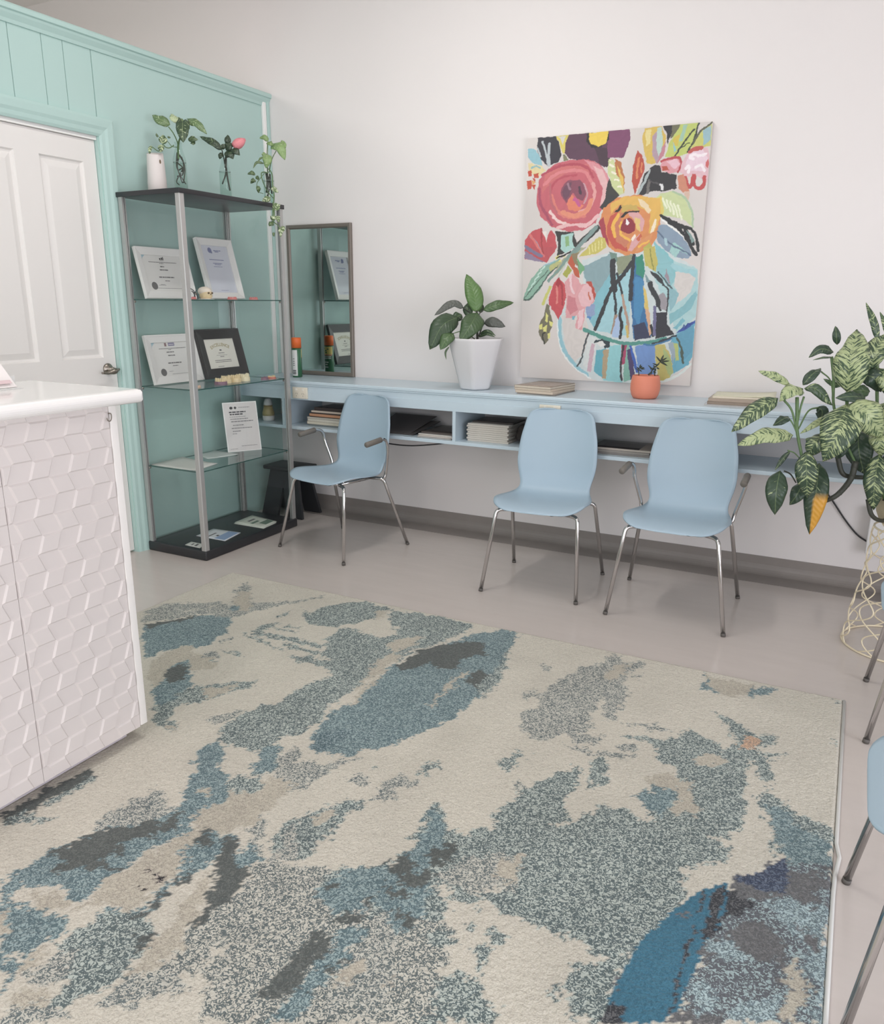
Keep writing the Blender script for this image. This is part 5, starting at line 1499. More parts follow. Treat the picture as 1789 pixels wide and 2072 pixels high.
POTHOS_LEAVES = [
    ([(-3.2144, 3.9463, 2.3123), (-3.23, 3.9332, 2.3344), (-3.2613, 3.9273, 2.3302)], 0.0345, (0.1, 0.8, 0), 0, 'o'),
    ([(-3.1811, 3.9573, 2.2913), (-3.1283, 3.9445, 2.2738), (-3.1077, 3.9581, 2.2063)], 0.0942, (0.25, 1.1, 0), 0, 'h'),
    ([(-3.139, 3.972, 2.2673), (-3.1201, 3.9647, 2.2878), (-3.1459, 3.9845, 2.3207)], 0.0377, (0.25, 1.1, 0), 0, 'o'),
    ([(-3.2168, 3.9441, 2.3092), (-3.1881, 3.9328, 2.2994), (-3.1811, 3.9573, 2.2913)], 0.0377, (0.1, 0.8, 0), 0, 'o'),
    ([(-3.2025, 3.907, 2.2389), (-3.172, 3.8771, 2.2035), (-3.1849, 3.8793, 2.1557)], 0.0597, (0.25, 1.1, 0), 0, 'o'),
    ([(-3.2253, 3.914, 2.2242), (-3.2202, 3.909, 2.2376), (-3.2316, 3.919, 2.2515)], 0.0283, (0.25, 1.1, 0), 0, 'o'),
    ([(-3.2205, 3.9055, 2.1878), (-3.2504, 3.8795, 2.1919), (-3.2726, 3.87, 2.1601)], 0.0163, (0.1, 0.3, 0), 0, 'o'),
    ([(-3.2276, 3.9119, 2.2211), (-3.2341, 3.8953, 2.2163), (-3.2527, 3.8923, 2.1997)], 0.0126, (0.1, 0.5, 0), 0, 'o'),
    ([(-3.2567, 3.8672, 2.1238), (-3.2635, 3.8431, 2.1326), (-3.2979, 3.847, 2.1277)], 0.0264, (0.15, 0.2, 0), 0, 'o'),
    ([(-3.2528, 3.8666, 2.1147), (-3.2362, 3.8604, 2.1042), (-3.2389, 3.8674, 2.0936)], 0.0251, (0.15, 0.2, 0), 0, 'o'),
    ([(-3.2496, 3.8609, 2.0904), (-3.2497, 3.8375, 2.0904), (-3.2755, 3.8428, 2.0751)], 0.0276, (0.15, 0.2, 0), 0, 'o'),
    ([(-3.229, 3.8625, 2.0602), (-3.2161, 3.8413, 2.0453), (-3.2266, 3.8518, 2.0208)], 0.0289, (0.3, 0.3, 0), 0, 'o'),
    ([(-3.136, 3.8748, 2.0566), (-3.1116, 3.8579, 2.0358), (-3.0968, 3.8723, 2.0193)], 0.0352, (0.6, 0.4, 0), 0, 'o'),
    ([(-3.1032, 3.8098, 1.978), (-3.1112, 3.7814, 1.9754), (-3.1404, 3.7728, 1.9586)], 0.0364, (0.6, 0.4, 0), 0, 'o'),
    ([(-3.0854, 3.7944, 1.9352), (-3.0508, 3.7902, 1.9389), (-3.0373, 3.8102, 1.9432)], 0.0352, (0.6, 0.4, 0), 0, 'o'),
    ([(-3.073, 3.7973, 1.9234), (-3.043, 3.7889, 1.9212), (-3.0378, 3.8073, 1.9343)], 0.0226, (0.6, 0.4, 0), 0, 'o'),
    ([(-3.0754, 3.7762, 1.8579), (-3.0609, 3.7643, 1.8707), (-3.0553, 3.7819, 1.8807)], 0.0352, (0.6, 0.4, 0), 0, 'o'),
    ([(-3.0621, 3.7904, 1.8818), (-3.0334, 3.7778, 1.868), (-3.0343, 3.7821, 1.8453)], 0.0327, (0.6, 0.4, 0), 0, 'o'),
    ([(-3.0657, 3.7777, 1.846), (-3.0675, 3.751, 1.8381), (-3.081, 3.7523, 1.8271)], 0.0327, (0.2, 0.2, 0), 0, 'o'),
    ([(-3.0326, 3.7878, 1.8225), (-3.0113, 3.7697, 1.803), (-3.013, 3.769, 1.7652)], 0.0289, (0.6, 0.4, 0), 0, 'o'),
    ([(-3.0224, 3.7949, 1.8285), (-2.9993, 3.7795, 1.8149), (-3.0056, 3.781, 1.792)], 0.0251, (0.6, 0.4, 0), 0, 'o'),
    ([(-3.056, 3.7666, 1.7925), (-3.0507, 3.7547, 1.7828), (-3.0529, 3.761, 1.7687)], 0.0163, (0.15, 0.2, 0), 0, 'o')]
POTHOS_STEMS = [
    ([(-3.1947, 3.9043, 2.1394), (-3.2101, 3.9256, 2.2364), (-3.2168, 3.9441, 2.3092)], 0.0035, 'g'),
    ([(-3.1884, 3.9058, 2.1334), (-3.1819, 3.933, 2.2124), (-3.166, 3.956, 2.261)], 0.0028, 'g'),
    ([(-3.1772, 3.8873, 2.1303), (-3.203, 3.8756, 2.1361), (-3.2125, 3.867, 2.124), (-3.1951, 3.8615, 2.0757), (-3.1597, 3.8533, 2.0262), (-3.093, 3.8169, 1.984)], 0.0035, 'g'),
    ([(-3.1966, 3.8771, 2.1301), (-3.2149, 3.8585, 2.0998), (-3.2276, 3.8427, 2.0694), (-3.2137, 3.8371, 2.0272), (-3.1872, 3.8473, 2.0153)], 0.0022, 'g'),
    ([(-3.1776, 3.8944, 2.1544), (-3.1501, 3.8875, 2.1228), (-3.1326, 3.8663, 2.0612), (-3.1097, 3.848, 1.9998), (-3.08, 3.7972, 1.9352), (-3.0699, 3.7791, 1.8579), (-3.0388, 3.7864, 1.8284), (-3.0155, 3.7824, 1.775)], 0.0035, 'g'),
    ([(-3.1995, 3.8999, 2.1333), (-3.1868, 3.89, 2.0788), (-3.1853, 3.8743, 2.0241)], 0.0082, 'd'),
    ([(-3.182, 3.9073, 2.1274), (-3.1721, 3.8959, 2.0728), (-3.1567, 3.8875, 2.0183)], 0.0057, 'd'),
    ([(-3.1774, 3.873, 2.006), (-3.1741, 3.893, 2.0667), (-3.1888, 3.9, 2.1152)], 0.0044, 'd'),
    ([(-3.0831, 3.8028, 1.959), (-3.0683, 3.7889, 1.8877), (-3.0723, 3.7707, 1.8341)], 0.0044, 'g')]
# ------------------------------------------------------------------ plants
def leaf_material(name, dark, mid, light, vein, speckle=True, under=(96, 104, 92)):
    """Leaf colours from the leaf's own coordinates: speckles run along the side veins."""
    m = bpy.data.materials.new(name)
    m.use_nodes = True
    nt = m.node_tree
    L = nt.links.new
    b = nt.nodes['Principled BSDF']
    b.inputs['Roughness'].default_value = 0.38
    uv = nt.nodes.new('ShaderNodeAttribute'); uv.attribute_name = 'leaf_uv'
    at = nt.nodes.new('ShaderNodeAttribute'); at.attribute_name = 'leaf_tone'
    sa = nt.nodes.new('ShaderNodeSeparateColor'); L(at.outputs['Color'], sa.inputs[0])
    su = nt.nodes.new('ShaderNodeSeparateXYZ'); L(uv.outputs['Vector'], su.inputs[0])
    # base green between dark and mid by tone
    mx = nt.nodes.new('ShaderNodeMix'); mx.data_type = 'RGBA'
    mx.inputs[6].default_value = rgb(*dark); mx.inputs[7].default_value = rgb(*mid)
    L(sa.outputs[1], mx.inputs[0])
    # speckle field
    ab = nt.nodes.new('ShaderNodeMath'); ab.operation = 'ABSOLUTE'; L(su.outputs[0], ab.inputs[0])
    sk = nt.nodes.new('ShaderNodeMath'); sk.operation = 'MULTIPLY_ADD'; L(ab.outputs[0], sk.inputs[0]); sk.inputs[1].default_value = -0.9; L(su.outputs[1], sk.inputs[2])
    cb = nt.nodes.new('ShaderNodeCombineXYZ'); 
    m1 = nt.nodes.new('ShaderNodeMath'); m1.operation = 'MULTIPLY'; L(su.outputs[0], m1.inputs[0]); m1.inputs[1].default_value = 42.0
    m2 = nt.nodes.new('ShaderNodeMath'); m2.operation = 'MULTIPLY'; L(sk.outputs[0], m2.inputs[0]); m2.inputs[1].default_value = 120.0
    L(m1.outputs[0], cb.inputs[0]); L(m2.outputs[0], cb.inputs[1]); L(su.outputs[2], cb.inputs[2])
    n = nt.nodes.new('ShaderNodeTexNoise'); n.inputs['Scale'].default_value = 1.0; n.inputs['Detail'].default_value = 3; n.inputs['Distortion'].default_value = 0.6
    L(cb.outputs[0], n.inputs['Vector'])
    th = nt.nodes.new('ShaderNodeMath'); th.operation = 'MULTIPLY_ADD'; L(sa.outputs[0], th.inputs[0]); th.inputs[1].default_value = 0.31; th.inputs[2].default_value = -0.222
    ad = nt.nodes.new('ShaderNodeMath'); ad.operation = 'ADD'; L(n.outputs['Fac'], ad.inputs[0]); L(th.outputs[0], ad.inputs[1])
    mr = nt.nodes.new('ShaderNodeMapRange'); mr.inputs['From Min'].default_value = 0.47; mr.inputs['From Max'].default_value = 0.53
    L(ad.outputs[0], mr.inputs['Value'])
    mx2 = nt.nodes.new('ShaderNodeMix'); mx2.data_type = 'RGBA'; L(mr.outputs[0], mx2.inputs[0]); L(mx.outputs[2], mx2.inputs[6]); mx2.inputs[7].default_value = rgb(*light)
    # midrib
    rb = nt.nodes.new('ShaderNodeMapRange'); rb.inputs['From Min'].default_value = 0.0; rb.inputs['From Max'].default_value = 0.0022; rb.inputs['To Min'].default_value = 0.55; rb.inputs['To Max'].default_value = 0.0
    L(ab.outputs[0], rb.inputs['Value'])
    mx3 = nt.nodes.new('ShaderNodeMix'); mx3.data_type = 'RGBA'; L(rb.outputs[0], mx3.inputs[0]); L(mx2.outputs[2], mx3.inputs[6]); mx3.inputs[7].default_value = rgb(*vein)
    # yellowing half
    mx4 = nt.nodes.new('ShaderNodeMix'); mx4.data_type = 'RGBA'; L(sa.outputs[2], mx4.inputs[0]); L(mx3.outputs[2], mx4.inputs[6]); mx4.inputs[7].default_value = rgb(*under)
    L(mx4.outputs[2], b.inputs['Base Color'])
    wv = nt.nodes.new('ShaderNodeTexWave'); wv.inputs['Scale'].default_value = 0.12; wv.inputs['Distortion'].default_value = 0.4
    cw = nt.nodes.new('ShaderNodeCombineXYZ'); L(m2.outputs[0], cw.inputs[0]); L(cw.outputs[0], wv.inputs['Vector'])
    bp = nt.nodes.new('ShaderNodeBump'); bp.inputs['Strength'].default_value = 0.35; bp.inputs['Distance'].default_value = 0.003
    L(wv.outputs['Fac'], bp.inputs['Height']); L(bp.outputs['Normal'], b.inputs['Normal'])
    return m

CAMP = Vector((0.0, 0.0, 1.42))
def leaf_shape(t, kind):
    if kind == 'h':
        return 0.62 * (max(0.0, 1 - t) ** 0.75) * (1 + 1.2 * t) * min(1, (t + 0.03) * 14)
    return max(0.0, math.sin(math.pi * min(1, t ** 0.80))) ** 0.72 * (1 - 0.12 * t)

def leaves_mesh(name, leaves, mats, root, facing, fold=0.22, thick=0.0006):
    """All the leaves of one plant in one mesh; each leaf is a curved, folded blade with its own coordinates."""
    V, F, UV, TN = [], [], [], []
    rr = random.Random(11)
    for li, (P, w, at, roll, kind) in enumerate(leaves):
        C = spline(P, 5)
        n = len(C)
        seg = 8
        ln = sum((C[i + 1] - C[i]).length for i in range(n - 1))
        o = len(V)
        acc = 0
        ph = rr.uniform(0, 6)
        for i in range(n):
            if i:
                acc += (C[i] - C[i - 1]).length
            t = acc / ln
            T_ = (C[min(n - 1, i + 1)] - C[max(0, i - 1)]).normalized()
            N0 = (facing + Vector((0.25 * math.sin(ph), 0, 0.35 + 0.2 * math.cos(ph * 2)))).normalized()
            Wd = T_.cross(N0)
            if Wd.length < 1e-4:
                Wd = T_.orthogonal()
            Wd.normalize()
            N_ = Wd.cross(T_).normalized()
            hw = max(0.0006, 0.5 * w * leaf_shape(t, kind))
            for k in range(seg + 1):
                u = -1 + 2 * k / seg
                lobe = Vector((0, 0, 0))
                if kind == 'h' and t < 0.25:
                    lobe = -T_ * (abs(u) * w * 0.28 * (1 - t / 0.25))
                ripple = 0.05 * w * math.sin(9 * t * math.pi * 0.6 + ph + (2 if u > 0 else 0)) * abs(u) ** 2
                p = C[i] + Wd * (u * hw) + N_ * (abs(u) * hw * fold - abs(u) ** 3 * hw * 0.35 + ripple) + lobe
                V.append(p)
                UV.append((u * hw, t * ln, li * 3.7))
                orange = at[2]
                if name == 'foliage' and at[2] == 1.0 and kind == 'o' and root.get('category') == 'plant' and root.get('half_yellow'):
                    e_ = 1 if (u < 0.12 and t > 0.50) else 0
                    orange = e_
                TN.append((min(1, at[0]), at[1], orange, 1))
        for i in range(n - 1):
            for k in range(seg):
                a = o + i * (seg + 1) + k
                F.append((a, a + 1, a + seg + 2, a + seg + 1))
    o0 = Vector(root.location)
    me = bpy.data.meshes.new(name)
    me.from_pydata([tuple(p - o0) for p in V], [], F)
    me.polygons.foreach_set('use_smooth', [True] * len(F))
    a = me.attributes.new('leaf_uv', 'FLOAT_VECTOR', 'POINT')
    a.data.foreach_set('vector', [c for q in UV for c in q])
    a = me.attributes.new('leaf_tone', 'FLOAT_COLOR', 'POINT')
    a.data.foreach_set('color', [c for q in TN for c in q])
    me.materials.append(mats)
    ob = bpy.data.objects.new(name, me)
    COL.objects.link(ob)
    ob.parent = root
    md = ob.modifiers.new('solid', 'SOLIDIFY')
    md.thickness = thick
    md.offset = 0
    return ob

M_STEMG = mat('stem_green', (96, 122, 80), 0.45, var=0.1, vscale=40)
M_STEMD = mat('stem_dark', (60, 62, 54), 0.5, var=0.15, vscale=60)
def stems_mesh(stems, root, scale=1.0):
    for kind, nm, m in (('g', 'stem', M_STEMG), ('d', 'trunk', M_STEMD)):
        mb = MB()
        for P, r, k in stems:
            if k == kind:
                if kind == 'd' and mb.v:
                    wchild(mb, nm, m, root)
                    mb = MB()
                S_ = spline(P, 6)
                rs = [max(0.0008, r * scale * (1.0 - 0.25 * i / len(S_))) for i in range(len(S_))]
                mb.tube(S_, rs, 9)
                if k == 'd' and r > 0.012:
                    # ring scars on old canes
                    for i in range(2, len(S_) - 1, 3):
                        d = (S_[i + 1] - S_[i - 1]).normalized()
                        mb.tube([S_[i] - d * 0.0015, S_[i] + d * 0.0015], rs[i] * 1.07, 9)
        if mb.v:
            wchild(mb, nm, m, root)

# dieffenbachia in a bowl on a gold wire stand
M_DIEF = leaf_material('speckled_leaf', (46, 64, 54), (74, 96, 66), (172, 184, 138), (140, 158, 110), under=(214, 158, 62))
SXc, SYc = 0.292, 3.668
M_GOLDW = mat('wire_pale_gold', (234, 222, 194), 0.3, metal=0.15)
ws = thing('plant_stand', 'pale gold open wire plant stand under the speckled dieffenbachia', 'plant stand', (SXc, SYc, 0))
w = MB()
ring = lambda r, z, n=40: [(SXc + r * math.cos(2 * math.pi * k / n), SYc + r * math.sin(2 * math.pi * k / n), z) for k in range(n)]
w.tube(ring(0.212, 0.0045), 0.0042, 8, closed=True)
wchild(w, 'base_ring', M_GOLDW, ws)
w = MB(); w.tube(ring(0.150, 0.520), 0.0042, 8, closed=True); wchild(w, 'top_ring', M_GOLDW, ws)
w = MB()
nw = 8
for fam in (0, 1):
    for k in range(nw):
        pts = []
        for i in range(49):
            t = i / 48
            z = 0.0045 + 0.5155 * t
            r = 0.212 - 0.085 * t + 0.023 * t * t + 0.012 * math.sin(t * 8) * 0.3
            sw = math.sin(t * math.pi * 4.5 + (0 if fam == 0 else math.pi)) * (math.pi / nw) * 0.98
            a = 2 * math.pi * (k + 0.5 * fam) / nw + sw + 0.5 * t
            pts.append((SXc + r * math.cos(a), SYc + r * math.sin(a), z))
        w.tube(pts, 0.0031, 6)
wchild(w, 'wire_lattice', M_GOLDW, ws)
dp = thing('dieffenbachia', 'large speckled green and cream dieffenbachia with one yellowing leaf', 'plant', (SXc, SYc, 0.5248))
dp['half_yellow'] = 1
w = MB()
w.lathe([(0, 0.0), (0.10, 0.0), (0.135, 0.02), (0.152, 0.06), (0.156, 0.115), (0.150, 0.118), (0.146, 0.10), (0.0, 0.098)], 40, 0, (SXc, SYc, 0.5248))
wchild(w, 'bowl', mat('bowl_stone_beige', (186, 174, 146), 0.6, var=0.08, vscale=30), dp)
w = MB().lathe([(0, 0.0985), (0.1455, 0.0985), (0.10, 0.108), (0, 0.112)], 32, 0, (SXc, SYc, 0.5248))
wchild(w, 'soil', mat('soil_dark', (58, 48, 40), 0.9, bump=0.6, bscale=90, bdist=0.004), dp)
fdir = (CAMP - Vector((0.15, 3.6, 0.9))).normalized()
# canes that run down into the bowl
extra = [([(0.20, 3.62, 0.80), (0.25, 3.65, 0.70), (0.28, 3.665, 0.62)], 0.014, 'd'), ([(0.33, 3.64, 0.92), (0.32, 3.66, 0.75), (0.31, 3.67, 0.62)], 0.013, 'd')]
stems_mesh(DIEFF_STEMS + extra, dp)
crown = []
rl = random.Random(4)
for (cx, cy, cz_, n_) in ((0.33, 3.64, 0.92, 7), (0.30, 3.66, 0.80, 4), (0.41, 3.60, 0.78, 4)):
    for k in range(n_):
        an = 2 * math.pi * (k + 0.3 * rl.random()) / n_ + 0.4
        ln_ = rl.uniform(0.16, 0.24)
        if cx + ln_ * math.cos(an) < 0.27:
            an = rl.uniform(-1.2, 1.2)
        b0 = (cx + 0.02 * math.cos(an), cy + 0.02 * math.sin(an), cz_ + 0.01)
        m0 = (cx + 0.55 * ln_ * math.cos(an), cy + 0.55 * ln_ * math.sin(an), cz_ + 0.09)
        t0 = (cx + ln_ * math.cos(an), cy + ln_ * math.sin(an), cz_ + rl.uniform(-0.06, 0.04))
        crown.append(([b0, m0, t0], rl.uniform(0.07, 0.10), (rl.choice((.2, .55, .75)), .4, 0), 0, 'o'))
lv = leaves_mesh('foliage', DIEFF_LEAVES + crown, M_DIEF, dp, fdir)
del dp['half_yellow']

# white planter with broad-leaved plant on the counter
M_BROAD = leaf_material('broad_leaf', (50, 66, 52), (92, 124, 72), (150, 172, 120), (132, 156, 106), under=(88, 92, 86))
pl = thing('potted_plant', 'broad leaved green plant in a tall white faceted planter on the counter', 'plant', (-1.95, 4.150, 0.9304))
def loft_polygon(levels, nsides, rot, round_, seg=8):
    """Rounded polygon sections (apothem, z)."""
    rows = []
    for r, z in levels:
        row = []
        for i in range(nsides):
            a0 = rot + 2 * math.pi * i / nsides
            for k in range(seg):
                t = (k + 0.5) / seg - 0.5
                a = a0 + t * 2 * math.pi / nsides
                poly = 1 / math.cos(t * 2 * math.pi / nsides)
                rr_ = r * (round_ + (1 - round_) * poly)
                row.append((rr_ * math.cos(a), rr_ * math.sin(a), z))
        row.append(row[0])
        rows.append(row)
    return rows
w = MB()
rows = loft_polygon([(0.0005, 0), (0.070, 0), (0.079, 0.004), (0.084, 0.012), (0.150, 0.272), (0.1525, 0.284), (0.150, 0.288), (0.144, 0.287), (0.136, 0.255), (0.0005, 0.255)], 6, 0.30, 0.12)
w.grid(rows)
w.build('planter', mat('planter_white', (221, 219, 220), 0.5, bump=0.08, bscale=300, bdist=0.0006), pl)
w = MB().lathe([(0, 0.2555), (0.132, 0.2555), (0.09, 0.264), (0, 0.268)], 30)
w.build('soil', mat('soil_dark', (58, 48, 40), 0.9), pl)
fdir = (CAMP - Vector((-1.95, 4.15, 1.2))).normalized()
stems_mesh(PLANTER_STEMS, pl)
leaves_mesh('foliage', PLANTER_LEAVES, M_BROAD, pl, fdir)

# coral pot with a small succulent
cp = thing('potted_succulent', 'small trailing succulent in a dimpled coral pot in front of the painting', 'plant', (-0.985, 4.203, 0.9304))
M_CORAL = mat('pot_coral', (226, 138, 112), 0.5)
w = MB()
w.lathe([(0, 0), (0.055, 0.0), (0.062, 0.004), (0.070, 0.018), (0.0765, 0.045), (0.0765, 0.070), (0.073, 0.100), (0.069, 0.118), (0.067, 0.120), (0.064, 0.118), (0.066, 0.100), (0.0, 0.099)], 48)
pot = w.build('pot', M_CORAL, cp)
w = MB()
for i in range(9):
    z = 0.022 + i * 0.0105
    rp = 0.0700 + 0.0065 * min(1, i / 2.2) if i < 3 else (0.0768 if i < 6 else 0.0768 - 0.0016 * (i - 5))
    for k in range(44):
        a = 2 * math.pi * (k + 0.5 * (i % 2)) / 44
        c = (rp * math.cos(a), rp * math.sin(a), z)
        # low pyramid stud
        t = Vector((-math.sin(a), math.cos(a), 0)) * 0.0036
        u = Vector((0, 0, 0.0040))
        nrm = Vector((math.cos(a), math.sin(a), 0)) * 0.0017
        cc = Vector(c)
        b0 = cc - nrm
        w.add([b0 - t, b0 - u, b0 + t, b0 + u, cc + nrm * 0.5], [(0, 1, 4), (1, 2, 4), (2, 3, 4), (3, 0, 4)], 0, True)
wst = w.build('stud_texture', M_CORAL, pot)
w = MB().lathe([(0, 0.0995), (0.064, 0.0995), (0.03, 0.105), (0, 0.106)], 24)
w.build('soil', mat('soil_dark', (58, 48, 40), 0.9), cp)
M_SUCC = leaf_material('succulent_leaf', (46, 54, 46), (70, 84, 66), (90, 100, 80), (60, 70, 56))
stems_mesh(CORAL_STEMS, cp)
fdir = (CAMP - Vector((-0.985, 4.2, 1.0))).normalized()
leaves_mesh('foliage', CORAL_LEAVES, M_SUCC, cp, fdir, thick=0.003)

# ------------------------------------------------------------------ on top of the cabinet
TZ = CTOP1 + 0.0004
vz = thing('vase', 'white tapered ceramic vase with a small round hole on top of the cabinet', 'vase', (-3.465, 3.312, TZ))
w = MB()
rows = []
for r, z in ((0.0005, 0), (0.046, 0.0), (0.050, 0.006), (0.0495, 0.06), (0.046, 0.14), (0.0425, 0.205), (0.041, 0.212), (0.038, 0.209), (0.040, 0.14), (0.0005, 0.02)):
    rows.append([(r * math.cos(a), r * math.sin(a), z + (0.010 * math.cos(a - 2.2) if z > 0.15 else 0)) for a in [2 * math.pi * k / 36 for k in range(37)]])
w.grid(rows)
vb = w.build('vase_body', mat('vase_white', (226, 218, 214), 0.5, bump=0.1, bscale=70, bdist=0.001), vz)
w = MB()
hd = (CAMP - Vector((-3.465, 3.312, 2.14))); hd.z = 0; hd.normalize()
hd = Matrix.Rotation(0.55, 3, 'Z') @ hd
hu = Vector((-hd.y, hd.x, 0))
c0 = hd * 0.0435 + Vector((0, 0, 0.166))
vs = [c0 + hu * (0.0055 * math.cos(2 * math.pi * k / 16)) + Vector((0, 0, 0.011 * math.sin(2 * math.pi * k / 16))) + hd * 0.0014 for k in range(16)]
w.add(vs, [tuple(range(16))])
w.build('hole', mat('hole_brown', (120, 104, 84), 0.8), vb)

M_BOTTLE = glass_mat('bottle_glass', (0.90, 0.93, 0.92))
M_WATER = glass_mat('water_clear', (0.93, 0.96, 0.94))
def bottle(name, label, x, y, r, h, wl, leaves, stems, lmat, tilt=None):
    root = thing(name, label, 'bottle', (x, y, TZ))
    w = MB()
    prof = [(0.0005, 0.0), (r * 0.86, 0.0), (r, 0.005), (r, h * 0.62), (r * 0.94, h * 0.70), (r * 0.62, h * 0.83), (r * 0.50, h * 0.90), (r * 0.48, h * 0.965), (r * 0.56, h * 0.97), (r * 0.56, h), (r * 0.44, h)]
    w.lathe(prof, 32, close=True)
    w.build('glass_body', M_BOTTLE, root)
    w = MB()
    w.lathe([(r * 0.5, 0.0035), (r * 0.93, 0.005), (r * 0.93, h * wl), (0.0005, h * wl)], 28)
    w.build('water', M_WATER, root)
    w = MB()
    w.tube([(r * 0.955 * math.cos(a), r * 0.955 * math.sin(a), h * wl) for a in [2 * math.pi * k / 28 for k in range(28)]], 0.0012, 6, closed=True)
    w.build('water_line', mat('water_rim', (150, 164, 160), 0.2), root)
    # cuttings and their roots, drawn inside the glass
    stems_mesh(stems, root)
    fd = (CAMP - Vector((x, y, 2.1))).normalized()
    leaves_mesh('foliage', leaves, lmat, root, fd)
    return root
M_SYNG = leaf_material('pale_veined_leaf', (56, 74, 54), (112, 138, 92), (196, 208, 168), (170, 186, 140))
bottle('bottle_vase', 'clear bottle with white veined green cuttings, tallest plant on the cabinet', -3.33, 3.350, 0.0345, 0.262, 0.62, SYNGO_LEAVES, SYNGO_STEMS, M_SYNG)
rb = bottle('bottle_vase', 'clear bottle holding a pink rosebud with dark leaves on the cabinet', -3.30, 3.660, 0.0325, 0.236, 0.66, ROSE_LEAVES, ROSE_STEMS, leaf_material('rose_leaf', (44, 58, 46), (84, 104, 76), (120, 138, 104), (90, 108, 80)))
a, b = Vector(ROSE_BUD[0]), Vector(ROSE_BUD[1])
ax = (b - a)
ln = ax.length
q = Vector((0, 0, 1)).rotation_difference(ax.normalized())
w = MB()
for layer in range(3):
    for k in range(4):
        a0 = k * math.pi / 2 + layer * 0.8
        rows = []
        for i in range(8):
            t = i / 7
            rr_ = ln * (0.34 - 0.055 * layer) * (math.sin(math.pi * min(1, 0.18 + t * 0.74)) ** 0.8)
            rows.append([a + q @ Vector((rr_ * math.cos(a0 + u), rr_ * math.sin(a0 + u), ln * (t * (0.94 + 0.03 * layer)))) for u in [-0.95 + 1.9 * j / 6 for j in range(7)]])
        w.grid(rows)
wchild(w, 'rosebud', mat('rose_pink', (224, 140, 146), 0.45, var=0.1, vscale=60), rb, solid=0.0008)
bottle('bottle_vase', 'clear bottle of trailing variegated ivy spilling over the cabinet edge', -3.17, 3.880, 0.031, 0.215, 0.60, POTHOS_LEAVES, POTHOS_STEMS, leaf_material('trailing_leaf', (66, 84, 62), (138, 166, 108), (206, 214, 184), (164, 184, 130)))
